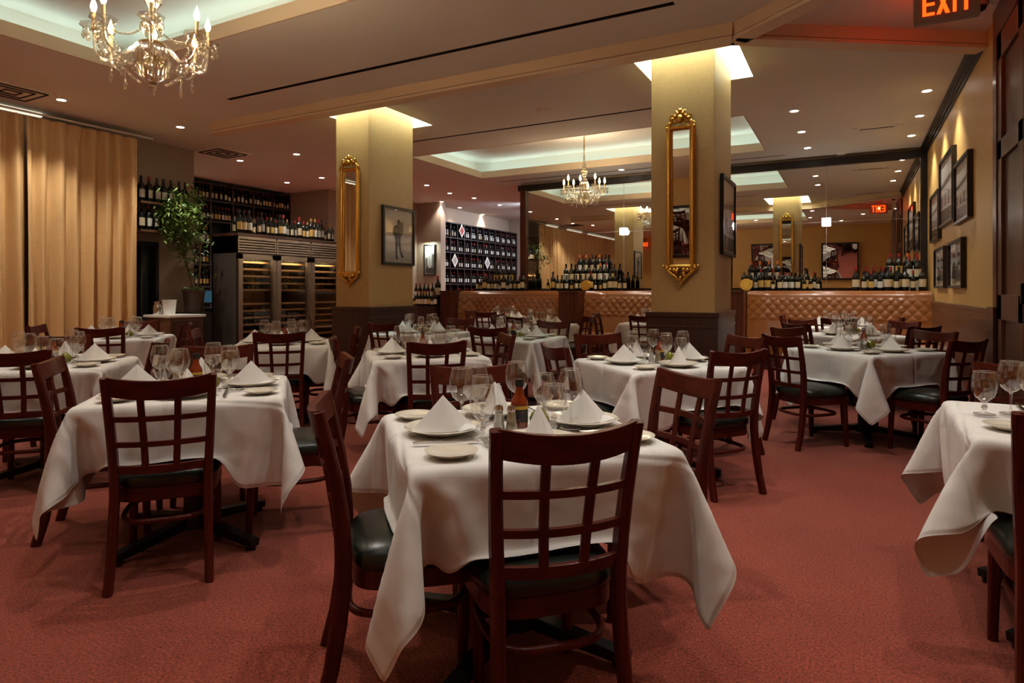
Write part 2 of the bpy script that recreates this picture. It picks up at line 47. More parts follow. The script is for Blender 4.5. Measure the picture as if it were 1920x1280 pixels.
2,16,17,16,17,16,16,17,16,16,17,14,4,-3,0,0,0,0,0,0,0,0,0,0,0,0,0,0,0,0,0,0,0,0,0,0,0,2,-10,-17,-16,-16,-17,-16,-16,-17,-16,-16,-16,2,16,16,17,16,17,16,16,17,16,17,13,2,-2,0,0,0,0,0,0,0,0,0,0,0,0,0,0,0,0,0,0,0,0,0,0,0,2,-12,-17,-16,-16,-17,-16,-16,-17,-16,-16,-16,1,17,16,17,16,16,17,16,16,17,16,13,-1,0,0,0,0,0,0,0,0,0,0,0,0,0,0,0,0,0,0,0,0,0,0,0,0,1,-13,-16,-17,-16,-16,-17,-16,-16,-17,-16,-16,
2,16,17,16,17,16,16,17,16,16,17,12,-2,0,0,0,0,0,0,0,0,0,0,0,0,0,0,0,0,0,0,0,0,0,0,0,1,-1,-14,-16,-16,-17,-16,-16,-17,-16,-17,-16,-16,2,16,17,16,16,17,16,16,17,16,17,11,-3,0,0,0,0,0,0,0,0,0,0,0,0,0,0,0,0,0,0,0,0,0,0,0,2,-3,-14,-17,-16,-16,-17,-16,-17,-16,-16,-17,-16,2,16,16,17,16,16,17,16,16,17,16,10,-3,0,0,0,0,0,0,0,0,0,0,0,0,0,0,0,0,0,0,0,0,0,0,0,3,-5,-15,-16,-17,-16,-17,-16,-16,-17,-16,-16,-17,
1,17,16,16,17,16,16,17,16,16,17,8,-3,0,0,0,0,0,0,0,0,0,0,0,0,0,0,0,0,0,0,0,0,0,0,0,3,-6,-16,-16,-16,-17,-16,-17,-16,-16,-17,-16,-16,2,16,17,16,16,17,16,16,17,16,16,7,-3,0,0,0,0,0,0,0,0,0,0,0,0,0,0,0,0,0,0,0,0,0,0,0,4,-8,-16,-17,-16,-17,-16,-16,-17,-16,-16,-17,-16,2,16,16,17,16,16,17,16,16,17,15,6,-3,0,0,0,0,0,0,0,0,0,0,0,0,0,0,0,0,0,0,0,0,0,0,0,4,-10,-16,-16,-17,-16,-17,-16,-16,-17,-16,-16,-17,
2,16,16,16,17,16,16,17,16,16,16,4,-3,0,0,0,0,0,0,0,0,0,0,0,0,0,0,0,0,0,0,0,0,0,0,0,3,-10,-17,-16,-17,-16,-16,-17,-16,-16,-17,-16,-17,2,16,16,16,16,17,16,16,17,16,15,2,-2,0,0,0,0,0,0,0,0,0,0,0,0,0,0,0,0,0,0,0,0,0,0,0,3,-12,-16,-17,-16,-17,-16,-16,-17,-16,-16,-17,-16,2,16,16,16,16,17,16,16,17,16,13,1,-1,0,0,0,0,0,0,0,0,0,0,0,0,0,0,0,0,0,0,0,0,0,0,0,2,-13,-16,-17,-16,-16,-17,-16,-16,-17,-16,-17,-16,
2,16,16,17,16,16,16,16,16,17,12,-1,0,0,0,0,0,0,0,0,0,0,0,0,0,0,0,0,0,0,0,0,0,0,0,1,0,-13,-17,-16,-17,-16,-16,-17,-16,-16,-17,-16,-17,2,16,17,16,16,16,16,16,16,17,11,-2,0,0,0,0,0,0,0,0,0,0,0,0,0,0,0,0,0,0,0,0,0,0,0,2,-2,-14,-17,-16,-16,-17,-16,-16,-17,-16,-17,-16,-16,2,16,16,17,16,16,17,16,16,16,9,-2,0,0,0,0,0,0,0,0,0,0,0,0,0,0,0,0,0,0,0,0,0,0,0,3,-4,-15,-16,-17,-16,-16,-17,-16,-16,-17,-16,-17,-16,
1,16,17,16,17,16,16,17,16,15,8,-2,0,0,0,0,0,0,0,0,0,0,0,0,0,0,0,0,0,0,0,0,0,0,0,3,-5,-16,-16,-16,-17,-16,-16,-17,-16,-16,-17,-16,-16,2,16,17,16,16,17,16,16,15,18,5,-1,0,-1,0,0,0,0,0,0,0,0,0,0,0,0,0,0,0,0,0,0,0,0,0,4,-7,-17,-16,-16,-16,-17,-16,-16,-17,-16,-16,-17,-16,2,16,17,16,16,16,16,15,13,14,8,-1,1,1,1,1,0,1,0,0,-1,0,-1,-1,0,0,0,0,0,0,0,0,0,0,0,3,-8,-16,-16,-16,-17,-16,-16,-17,-16,-16,-17,-16,-16,
2,16,15,16,14,14,13,13,13,9,4,1,2,2,1,2,2,2,1,2,1,1,1,1,1,1,0,1,0,-1,0,-1,0,-1,0,3,-9,-16,-16,-16,-17,-16,-16,-17,-16,-16,-17,-16,-16,-1,14,14,13,12,13,13,13,9,8,3,1,1,2,2,2,1,2,2,1,2,1,2,2,2,1,2,2,1,2,2,1,1,0,0,1,-9,-16,-15,-17,-16,-16,-16,-17,-16,-16,-17,-16,-16,-7,12,13,12,13,13,13,10,9,6,2,1,1,2,2,1,2,2,1,2,1,2,2,1,2,2,2,1,2,2,1,1,3,1,1,1,-1,-16,-15,-15,-15,-16,-16,-16,-17,-16,-16,-16,-16,
-11,13,12,14,13,12,10,10,8,4,1,2,1,1,2,2,2,1,2,2,1,2,1,2,2,2,1,2,2,1,2,2,2,2,2,1,-2,-6,-14,-16,-15,-15,-16,-16,-15,-16,-16,-16,-16,-10,13,13,13,11,11,10,9,7,3,1,2,1,1,2,2,1,2,1,2,2,1,2,2,1,2,2,2,1,2,2,1,3,2,3,-1,-1,-4,-8,-13,-15,-16,-15,-16,-15,-16,-15,-16,-16,-9,12,13,11,11,10,10,9,5,1,2,2,1,1,1,2,2,1,2,2,1,2,2,1,2,2,1,2,2,1,2,2,2,3,3,-1,0,-4,-6,-10,-12,-14,-15,-16,-15,-16,-16,-15,-16,
-10,12,11,10,11,10,9,8,4,1,1,2,1,2,1,2,1,2,2,1,2,2,1,2,2,1,2,2,1,2,2,2,2,4,2,-1,0,-2,-6,-8,-10,-13,-13,-15,-15,-15,-16,-15,-16,-11,11,10,10,10,11,9,6,3,1,1,2,1,1,2,1,2,2,1,2,2,1,2,2,1,2,2,1,2,2,2,2,3,4,1,-2,1,-2,-4,-6,-9,-11,-13,-13,-14,-15,-15,-15,-16,-12,10,10,10,10,11,8,5,1,1,2,2,1,1,1,2,2,1,2,2,1,2,2,1,2,2,1,2,2,2,2,2,4,3,0,-1,1,-1,-3,-6,-8,-10,-11,-12,-14,-13,-15,-14,-15,
-13,10,10,10,10,10,7,4,1,1,1,2,2,1,1,2,1,2,2,1,2,2,1,2,2,1,2,2,1,2,3,2,4,3,0,-1,0,0,-2,-5,-7,-8,-11,-11,-13,-13,-14,-13,-15,-13,10,10,10,11,9,5,2,2,0,2,2,1,1,2,1,2,2,1,2,2,1,2,2,1,2,2,1,2,2,3,3,3,3,-1,0,0,0,-2,-3,-6,-8,-9,-11,-12,-12,-13,-14,-14,-13,10,10,10,10,8,5,1,1,1,2,2,1,1,1,2,2,1,2,1,2,2,1,2,2,2,1,2,2,2,3,3,4,2,-1,0,0,-1,-1,-2,-5,-7,-9,-9,-11,-12,-13,-13,-14],
 [-260,-2,-1,5,13,15,15,15,15,14,7,-6,-11,-9,-9,-6,-5,-3,-2,-2,-1,0,-1,0,0,0,0,0,0,1,1,1,3,5,7,7,-2,-16,-10,-6,-10,-14,-14,-7,0,5,7,7,6,1,-1,-1,1,9,14,15,15,15,15,8,-5,-10,-10,-9,-6,-4,-3,-2,-1,-1,0,0,0,0,0,0,0,0,0,1,1,3,4,7,6,-1,-16,-10,-7,-12,-15,-9,0,5,6,6,7,6,1,0,-1,0,4,12,15,15,15,14,10,-3,-11,-10,-9,-5,-4,-3,-1,-1,0,-1,0,1,0,0,1,0,0,-1,0,1,3,4,6,6,-2,-16,-8,-9,-15,-11,-1,4,6,6,6,7,6,
1,1,-1,-1,2,8,13,15,15,15,11,-2,-10,-11,-9,-5,-3,-2,-1,-1,0,1,0,0,0,1,1,0,0,-1,0,0,1,4,6,6,-2,-16,-8,-12,-14,-2,5,5,6,6,6,7,7,0,2,0,-1,0,5,10,15,14,16,12,-1,-10,-11,-8,-5,-3,-1,-1,1,0,1,0,0,0,0,1,1,0,0,-2,0,1,2,6,6,-2,-16,-9,-15,-3,4,6,6,6,7,7,8,7,-2,2,3,1,-1,2,7,12,15,15,13,2,-11,-11,-8,-4,-2,-1,1,0,1,1,0,0,-1,1,0,1,1,0,-1,-2,0,2,5,6,-2,-16,-13,-6,5,6,6,7,7,8,7,6,4,
0,1,2,4,0,1,4,8,14,15,14,4,-11,-12,-7,-3,-1,0,1,1,1,1,0,0,0,-1,1,1,1,0,-1,-2,2,-1,6,2,-2,-14,-12,6,6,7,8,7,6,6,4,3,2,7,-3,0,1,3,1,3,6,10,15,14,5,-10,-12,-6,-2,1,0,1,1,1,1,1,-1,0,-1,0,1,1,1,-1,-1,3,-4,5,0,-2,-15,6,7,7,7,6,5,4,3,1,1,1,15,-5,-5,-3,0,1,3,4,7,12,15,7,-11,-11,-4,0,2,-1,1,1,1,1,1,0,-2,0,0,0,1,1,1,-2,3,-4,-1,-1,-2,6,7,6,6,5,3,2,2,0,0,2,1,
12,-2,-4,-6,-5,-2,0,2,5,9,11,12,-13,-8,-1,3,0,-1,0,1,1,2,0,0,-2,0,0,0,0,1,0,1,1,1,3,1,2,3,5,5,7,0,1,2,1,2,2,2,2,7,0,-2,-2,-4,-5,-5,-2,2,11,12,0,-9,-5,2,3,-2,0,0,0,1,1,1,1,1,1,2,2,2,2,2,2,2,2,2,2,2,3,3,3,3,2,3,2,2,2,3,2,2,3,2,1,0,-2,-2,-4,-5,-5,2,8,-5,-1,2,1,2,2,1,2,2,2,1,3,2,2,2,2,2,2,2,2,2,2,2,2,2,2,3,3,3,2,3,2,2,3,2,2,2,3,
3,2,2,2,0,0,-2,-2,-4,-4,-1,2,3,3,2,2,3,2,2,2,2,2,2,2,2,2,2,2,2,2,2,2,2,2,3,2,2,2,3,1,3,2,2,3,2,2,2,3,2,3,1,2,2,1,3,-3,-1,4,-1,-1,3,2,2,3,2,2,2,2,2,2,2,2,2,2,2,3,2,2,2,2,2,2,2,2,2,2,2,2,2,2,2,3,2,2,2,2,3,2,7,2,1,2,2,2,2,2,2,2,0,2,3,2,2,2,2,2,2,2,2,3,2,2,2,2,2,2,2,2,2,2,2,2,2,2,2,2,2,3,2,2,2,2,2,2,2,2,2,
15,2,2,2,2,2,2,2,2,2,1,2,2,2,2,2,2,3,2,2,2,2,2,2,2,2,2,2,2,2,2,2,2,3,2,2,2,2,2,2,2,2,2,2,2,2,2,2,3,16,2,2,2,2,2,2,2,2,2,1,2,2,2,3,2,2,2,2,2,2,2,2,2,2,2,2,3,2,2,2,2,2,2,2,2,2,2,2,2,2,2,2,2,2,3,2,2,2,16,2,2,2,2,2,2,2,2,3,1,2,2,2,2,2,2,2,2,2,2,3,2,2,2,2,2,2,2,2,2,2,2,2,2,2,2,2,2,2,3,2,2,2,2,2,2,2,2,
16,2,2,2,2,2,2,2,2,2,2,2,2,2,2,2,2,3,2,2,2,2,2,2,2,2,2,2,2,2,2,2,2,3,2,2,2,2,2,2,2,2,2,2,2,2,2,2,2,16,2,2,2,2,2,2,2,3,2,2,1,2,3,2,2,2,2,2,2,2,2,2,2,2,2,2,3,2,2,2,2,2,2,2,2,2,2,2,2,2,2,2,2,2,3,2,2,2,17,2,2,2,2,2,2,2,2,2,2,2,2,2,2,2,2,2,2,2,2,3,2,2,2,2,2,2,2,2,2,2,2,2,2,2,2,2,2,2,3,2,2,2,2,2,2,2,2,
16,2,2,2,2,2,2,2,2,2,2,2,2,2,2,2,3,2,2,2,2,2,2,2,2,2,2,2,2,2,2,2,3,2,2,2,2,2,2,2,2,2,2,2,2,2,2,2,2,16,2,2,2,2,2,2,2,2,3,2,1,2,3,2,2,2,2,2,2,2,2,2,2,2,2,3,2,2,2,2,2,2,2,2,2,2,2,2,2,2,2,2,2,2,3,2,2,2,16,2,2,3,2,2,2,2,2,2,2,2,2,2,2,2,2,2,2,2,2,3,2,2,2,2,2,2,2,2,2,2,2,2,2,2,2,2,2,2,2,3,2,2,2,2,2,2,2,
17,2,2,2,2,2,2,2,2,2,2,2,2,2,2,2,3,2,2,2,2,2,2,2,2,2,2,2,2,2,2,2,3,2,2,2,2,2,2,2,2,2,2,2,2,2,2,2,2,16,2,2,2,2,2,2,2,2,3,2,2,2,2,2,2,2,2,2,2,2,2,2,2,2,2,3,2,2,2,2,2,2,2,2,2,2,2,2,2,2,2,2,2,2,2,3,2,2,16,2,2,3,2,2,2,2,2,2,2,2,2,2,2,2,2,2,2,2,3,2,2,2,2,2,2,2,2,2,2,2,2,2,2,2,2,3,1,2,2,3,2,2,2,2,2,2,2,
17,2,2,2,2,2,2,2,2,2,2,2,2,2,2,3,2,2,2,2,2,2,2,2,2,2,2,2,2,2,2,3,2,2,2,2,2,2,2,2,2,2,2,2,2,2,2,2,2,16,2,2,2,2,2,2,2,2,3,2,2,2,2,2,2,2,2,2,2,2,2,2,2,2,2,3,2,2,2,2,2,2,2,2,2,2,2,2,2,2,2,2,2,2,2,2,3,2,16,2,2,3,2,2,2,2,2,2,2,2,2,2,2,2,2,2,2,2,3,2,2,2,2,2,2,2,2,2,2,2,2,2,2,2,3,2,2,1,2,2,2,3,2,2,2,1,2,
17,2,2,2,2,2,2,2,2,2,2,2,2,2,2,3,2,2,2,2,2,2,2,2,2,2,2,2,2,2,2,3,2,2,2,2,2,2,2,2,2,2,2,2,1,2,1,2,1,16,2,2,2,2,2,2,2,2,3,2,2,2,2,2,2,2,2,2,2,2,2,2,2,2,3,2,2,2,2,2,2,2,2,2,2,2,2,2,2,2,2,1,1,1,1,0,1,1,16,2,2,2,3,2,2,2,2,2,2,2,2,2,2,2,2,2,2,2,3,2,2,2,2,2,2,2,2,2,2,2,2,2,2,3,2,2,2,1,0,2,1,0,1,1,1,1,1,
17,2,2,2,2,2,2,2,2,2,2,2,2,2,3,2,2,2,2,2,2,2,2,2,2,2,2,2,2,2,2,3,2,2,2,2,2,2,2,2,-1,1,1,1,1,1,1,0,-1,16,2,2,2,2,2,2,2,2,2,2,2,3,2,2,2,2,2,2,2,2,2,2,2,2,3,2,2,2,2,2,2,2,2,2,2,2,3,2,1,-1,-1,-2,4,0,0,-3,-3,-2,16,2,2,2,2,2,2,2,2,2,2,2,3,2,2,2,2,2,2,3,2,2,2,2,2,2,2,2,2,2,2,2,2,2,3,2,2,2,3,1,-2,-1,-4,-1,-1,1,-4,-3,-1,
16,1,2,2,2,2,3,2,2,2,2,3,2,3,2,2,2,2,2,2,2,2,2,2,2,2,2,2,2,2,2,1,2,1,1,1,2,1,-2,-3,14,-3,-3,-4,-3,-2,-2,-2,-2,15,2,2,2,2,2,2,2,2,3,2,3,2,3,2,2,2,2,2,2,2,2,2,1,2,1,1,1,1,0,0,0,-1,-2,0,1,1,1,-10,8,8,16,-2,-3,-3,-4,-3,-3,-2,17,2,2,2,1,2,2,1,1,-1,4,7,3,4,1,1,1,1,1,1,1,0,0,0,-1,-2,0,0,1,1,0,0,-1,-1,0,2,1,-2,-10,1,14,15,14,0,-2,-4,-3,-4,-3,
13,1,1,1,0,0,-2,1,2,5,6,6,7,-10,7,-3,-1,-1,3,-3,1,2,1,-1,0,-1,-1,0,1,0,1,0,-1,-1,0,2,1,-4,-10,-1,11,16,15,14,2,-1,-3,-4,-3,2,1,0,-1,-1,1,3,4,5,7,8,7,-3,-9,-10,12,3,-2,-7,-1,1,2,1,0,0,-1,-1,0,0,1,0,0,0,-1,1,1,0,-5,-9,-3,9,15,15,15,13,4,0,-2,-3,-2,0,0,2,2,4,5,8,7,8,7,0,-9,-13,-13,7,13,2,-6,-5,0,1,2,1,0,-1,-1,0,0,1,0,0,0,-1,1,1,-1,-5,-10,-4,7,14,15,15,15,12,6,1,-1,
-2,1,3,4,6,8,8,7,8,7,2,-8,-13,-16,-12,6,11,12,-4,-6,-3,0,2,1,1,-1,-1,0,0,1,0,0,0,-1,1,0,-1,-6,-9,-5,4,13,15,15,15,14,12,7,2,1,5,7,8,8,7,8,7,7,4,-5,-13,-15,-16,-13,5,13,12,2,-5,-5,-1,1,1,1,0,0,-1,0,1,0,0,0,0,0,0,-3,-6,-9,-5,2,11,15,15,14,16,14,11,7,10,8,8,8,7,8,7,7,5,-2,-11,-15,-16,-16,-13,3,13,13,6,-1,-6,-3,0,2,1,0,0,-1,0,0,1,0,0,0,0,-1,-3,-6,-9,-6,1,8,15,15,14,15,15,14,11,
14,8,7,7,7,8,8,6,0,-9,-14,-15,-16,-16,-15,2,13,14,8,2,-3,-4,-2,1,1,1,0,-1,0,0,0,0,0,0,0,-2,-3,-6,-8,-7,-1,7,14,15,15,14,15,15,14,11,8,7,7,8,9,8,2,-7,-13,-15,-16,-16,-16,-15,1,13,13,10,5,0,-4,-2,-1,0,1,0,0,0,0,0,0,0,0,-1,-2,-4,-6,-7,-7,-3,5,13,16,14,14,15,15,15,12,7,8,8,9,8,6,-5,-12,-15,-16,-16,-16,-15,-16,-1,13,14,11,6,2,-1,-3,-1,0,0,0,0,0,0,0,0,-1,0,-2,-2,-4,-5,-7,-8,-3,3,11,16,14,14,14,16,15,
12,7,9,8,9,8,-1,-11,-15,-15,-16,-16,-16,-16,-16,-3,13,14,12,8,2,1,-1,0,-1,0,0,-1,0,0,-1,0,-1,-1,-1,-3,-4,-5,-7,-7,-4,1,10,15,14,14,14,15,15,-235,13,14,13,7,2,-2,-3,-2,4,15,15,13,13,14,15,16,16,16,17,16,16,17,16,16,17,16,16,17,16,16,17,16,15,15,14,17,5,-13,-14,-12,-6,3,11,10,8,6,6,6,-10,14,13,14,11,5,0,-3,-2,3,13,16,13,13,14,15,16,16,16,17,16,16,17,16,16,17,16,16,17,16,16,17,16,15,15,15,16,4,-13,-14,-10,0,10,11,8,6,7,6,7,
-9,14,13,14,13,8,3,-2,-3,3,12,16,13,12,14,16,16,16,16,17,16,16,17,16,16,17,16,16,17,16,16,17,16,15,15,15,17,2,-14,-13,-4,8,11,8,8,6,7,7,7,-9,13,14,13,14,11,7,0,-3,2,11,16,13,12,14,16,16,16,16,17,16,16,17,16,16,17,16,16,17,16,16,16,17,16,15,15,16,0,-13,-10,5,11,9,7,7,7,6,7,5,-10,14,14,13,13,14,10,4,-3,1,9,17,12,12,15,15,17,16,16,17,16,16,17,16,16,17,16,16,16,17,16,16,17,16,15,15,16,-1,-13,-1,11,9,7,7,6,6,4,4,2,
-9,14,13,14,13,14,12,8,1,-1,8,16,13,12,14,16,17,16,16,17,16,16,17,16,16,16,17,16,16,17,16,16,17,16,15,15,17,-4,-8,10,8,7,6,5,4,3,1,-1,-1,-9,14,13,13,14,13,14,11,5,0,6,16,12,12,15,16,17,16,16,17,16,16,16,17,16,16,17,16,16,17,16,16,16,17,15,16,16,-7,8,7,6,5,3,2,1,-1,-2,-3,-3,-8,12,14,13,14,13,13,13,11,3,3,16,12,12,15,16,17,16,16,17,16,16,16,17,16,16,17,16,16,17,16,16,16,16,16,16,16,3,6,4,3,1,0,-1,-3,-3,-2,-3,-3,
1,7,10,12,13,14,13,13,13,8,4,14,12,12,16,16,17,16,16,17,16,16,16,17,16,16,17,16,16,17,16,16,16,16,16,16,16,8,1,1,0,-2,-3,-3,-3,-3,-3,-3,-2,11,3,4,6,10,12,14,13,13,12,10,10,10,15,16,16,17,16,16,17,16,16,16,17,16,16,17,16,16,17,16,16,17,16,17,17,15,-3,-1,-1,1,-4,-3,-3,-3,-2,-3,-3,-2,16,0,2,2,4,7,9,13,13,10,10,15,13,16,16,16,16,17,16,16,17,16,16,17,16,16,17,16,16,17,16,17,16,16,17,16,17,0,-8,-4,-4,-2,-2,-2,-2,-2,-2,-2,-2,
16,0,1,1,1,3,4,6,9,14,11,14,16,16,16,16,17,16,16,16,17,16,16,17,16,16,17,16,16,17,16,17,16,16,17,16,16,6,-7,-3,-3,-2,-2,-2,-2,-2,-2,-2,-2,16,0,1,0,0,1,2,2,2,7,12,18,16,16,17,16,16,17,16,16,17,16,16,17,16,16,17,16,16,17,16,16,17,16,16,17,16,9,-4,0,-2,-2,-2,-2,-2,-2,-2,-2,-2,16,0,1,0,1,-1,3,1,-5,-1,10,17,17,16,17,16,16,17,16,16,17,16,16,17,16,16,17,16,16,17,16,16,17,16,16,17,16,10,2,-1,-1,-2,-1,-2,-2,-2,-2,-1,-2,
15,0,1,0,0,0,-1,-3,-2,-9,7,16,17,16,16,17,16,17,16,16,17,16,16,17,16,16,17,16,16,17,16,16,17,16,16,17,16,12,-1,1,0,0,-1,-1,-1,-2,-1,-2,-2,7,-1,-1,-1,-1,-2,-3,-1,-1,-8,3,16,17,16,16,17,16,16,17,16,17,16,16,17,16,16,17,16,16,17,16,16,17,16,16,17,16,13,-1,0,1,0,0,0,0,-1,-2,-1,-2,-1,-1,-1,-2,-2,-3,-2,-1,1,-6,1,16,16,16,16,17,16,16,17,16,16,17,16,16,17,16,17,16,16,17,16,16,17,16,16,17,16,14,0,0,0,0,1,0,0,0,-1,-1,-2,
-2,-2,-1,-2,-2,-3,-2,0,0,-1,-3,15,17,16,16,17,16,16,17,16,16,17,16,16,17,16,16,17,16,16,17,16,17,16,16,16,17,15,1,1,-1,0,0,1,0,0,0,-1,-1,-3,-1,-2,-2,-2,-2,-2,-2,-1,-1,1,14,17,16,16,17,16,16,17,16,16,17,16,16,17,16,16,17,16,16,17,16,16,17,16,16,17,15,5,-1,0,0,-1,1,0,0,0,0,-1,-2,-2,-1,-2,-2,-2,-1,-1,-1,1,-2,13,17,16,16,17,16,16,17,16,16,17,16,16,17,16,16,17,16,16,17,16,16,17,16,16,17,16,6,0,-1,0,0,0,0,0,0,0,0,
-2,-1,-2,-2,-1,-2,-1,0,0,-1,-1,11,17,16,16,17,16,16,17,16,16,17,16,16,17,16,16,17,16,16,17,16,16,17,16,16,17,16,8,0,-1,0,0,0,0,0,0,0,0,-1,-2,-1,-2,-1,-1,-1,0,-1,-1,0,9,17,16,16,17,16,16,17,16,16,17,16,16,17,16,16,17,16,16,17,16,16,17,16,16,17,16,10,-1,0,0,0,0,0,1,0,0,0,-1,-2,-1,-1,-2,0,-1,-1,0,-1,-1,8,17,16,16,16,17,16,16,17,16,16,17,16,16,17,16,17,16,16,17,16,16,17,16,16,17,16,12,-2,0,1,0,0,1,0,0,0,0,
-1,-1,-2,-1,-1,-1,0,-1,0,-1,0,5,17,16,16,16,17,16,16,17,16,16,17,16,16,17,16,16,17,16,16,17,16,16,17,16,16,17,13,-1,0,1,0,1,0,0,1,0,0,0,-2,-1,-1,-1,-1,0,-1,0,-1,0,4,16,16,16,16,17,16,16,17,16,16,17,16,16,17,16,16,17,16,16,17,16,16,17,16,16,17,14,0,1,0,0,1,0,1,1,0,-1,-1,-1,-1,-1,-1,-1,0,0,-1,0,0,1,15,17,16,16,17,16,16,17,16,16,17,16,16,17,16,16,17,16,16,17,16,16,17,16,16,16,16,1,1,0,1,0,1,1,0,0,0,
0,-1,-2,-1,0,-1,0,0,0,0,0,-1,14,17,16,16,17,16,16,17,16,16,17,16,16,17,16,16,17,16,16,17,16,16,17,16,16,16,16,5,0,0,0,1,1,1,0,0,-1,0,-1,-1,-1,-1,-1,0,0,-1,0,1,-1,12,16,17,16,16,17,16,16,17,16,17,16,16,17,16,16,17,16,16,17,16,16,17,16,16,16,17,7,0,0,0,1,1,1,-1,0,-1,1,-2,-1,-1,-1,-1,0,-1,0,0,0,-1,11,16,17,16,16,17,16,16,17,16,16,17,16,16,17,16,16,17,16,17,16,16,17,16,16,16,17,9,0,0,1,2,0,0,-1,-1,-2,
0,-1,-2,-1,-1,-1,0,-1,0,-1,0,0,9,16,17,16,16,17,16,16,17,16,16,17,16,16,17,16,16,17,16,16,17,16,16,17,16,16,17,10,1,1,2,0,-1,-1,-2,-2,-3,1,-2,-1,-1,-1,-1,-1,-1,-1,0,-1,0,8,16,17,16,16,17,16,16,17,16,16,17,16,16,17,16,16,17,16,16,17,16,16,17,16,16,17,12,1,3,-1,-1,-2,-3,-3,-4,-3,1,-2,-1,-1,-1,-1,-1,-1,-1,-1,-1,0,6,16,17,16,16,17,16,16,17,16,16,17,16,16,17,16,16,17,16,16,17,16,16,17,16,16,17,14,2,-1,-3,-3,-4,-4,-4,-4,-4,
1,-1,-2,-1,-1,-1,-1,-1,-1,-1,-1,-1,5,15,16,17,16,16,17,16,16,17,16,17,16,16,17,16,16,17,16,16,17,16,16,17,16,16,17,15,-4,-1,-5,-4,-4,-4,-4,-3,-4,1,-1,-1,-1,-1,-1,-1,-1,-1,0,-1,-3,2,15,16,17,16,16,17,16,16,17,16,16,17,16,16,17,16,17,16,16,17,16,16,17,16,16,17,15,-1,-8,-4,-2,-2,-2,-2,0,0,3,-1,-1,-1,-2,-1,-1,-1,-1,0,-1,-1,-3,14,16,17,16,16,17,16,16,17,16,16,17,16,16,17,16,16,17,16,16,17,16,17,16,16,17,17,2,-1,-1,-6,-1,-1,1,2,0,
3,-1,-1,-1,-1,-1,-1,-2,-1,-1,-1,0,-7,12,17,16,17,16,16,17,16,17,16,16,17,16,16,17,16,16,17,16,16,17,16,17,16,16,17,16,3,1,7,0,-1,-1,2,1,0,5,-1,-1,0,-1,-2,-1,-1,-2,-1,-2,-2,-9,10,17,16,17,16,16,17,16,17,16,16,17,16,16,17,16,16,17,16,16,17,16,16,16,17,15,16,7,8,5,4,2,2,0,1,0,4,-1,-1,-1,0,-1,-1,-2,-1,-2,-2,-6,-9,7,18,16,17,16,16,17,16,17,16,16,17,16,16,17,16,16,17,16,16,17,16,16,16,17,13,13,13,3,9,8,5,4,2,2,1,
2,-2,-2,-2,-2,-2,-2,-4,-3,-5,-1,2,-6,5,18,16,17,16,17,16,16,17,16,16,17,16,16,17,16,16,17,16,16,17,16,16,16,17,13,16,6,4,6,11,9,7,5,4,2,-9,-3,-3,-3,-3,-4,-3,-4,-2,-3,1,2,2,10,15,16,17,16,16,16,16,17,16,16,17,16,16,17,16,16,17,16,16,16,17,16,16,16,13,17,11,1,1,6,12,10,8,7,5,-16,-3,-3,-3,-3,-4,-3,-2,-1,1,4,4,14,13,12,8,16,16,15,16,16,17,16,16,17,16,16,16,17,16,16,17,16,16,17,16,16,16,13,16,14,5,-3,0,7,12,12,9,8,
-16,-3,-3,-3,-3,-3,-1,1,3,5,6,13,13,9,8,15,7,16,15,16,16,17,16,16,16,17,16,16,17,16,16,17,16,16,17,16,16,16,13,16,15,7,-1,-4,2,8,12,12,10,-16,-3,-3,-3,-1,1,4,4,6,7,12,12,9,2,11,15,11,10,16,15,16,17,16,16,16,17,16,16,17,16,16,17,16,16,17,16,16,15,14,16,15,10,0,-4,-3,4,8,12,13,-16,-3,-1,2,3,5,6,6,7,10,14,9,5,1,9,16,9,10,16,16,15,16,17,16,16,17,16,16,17,16,16,17,16,16,17,16,16,15,14,16,16,11,2,-4,-5,0,5,9,12,
-13,2,5,5,5,6,6,6,9,14,11,6,2,0,9,16,8,10,15,16,15,16,17,16,16,17,16,16,17,16,16,17,16,16,17,16,16,15,14,15,17,13,4,-3,-6,-3,2,5,10,1,5,6,6,6,5,4,8,13,12,7,3,0,2,7,17,8,9,14,16,15,16,17,16,16,16,17,16,16,17,16,16,17,16,16,17,16,15,14,15,17,14,7,-3,-6,-4,-1,2,7,7,5,7,5,5,3,5,12,13,8,5,1,0,2,6,17,8,8,13,15,16,16,16,17,16,16,17,16,16,17,16,16,17,16,16,17,16,15,15,14,16,16,9,-1,-6,-6,-3,1,3,
7,6,5,5,3,3,9,13,10,6,2,1,1,3,3,16,9,7,12,15,16,16,16,17,16,16,17,16,16,17,16,16,17,16,16,16,16,16,15,14,16,16,11,1,-6,-6,-5,0,1,7,5,4,4,3,4,13,11,7,4,1,1,1,4,1,16,9,7,10,15,16,16,16,17,16,16,17,16,16,17,16,16,17,16,16,16,16,16,15,15,15,17,12,2,-5,-6,-6,-2,1,-250,9,9,9,8,6,7,6,7,6,5,0,-1,0,0,1,1,1,2,2,2,2,2,2,2,2,2,2,2,2,2,2,3,2,3,3,1,-2,-5,-4,-5,-5,-8,-11,-13,-13,-14,-14,-13,
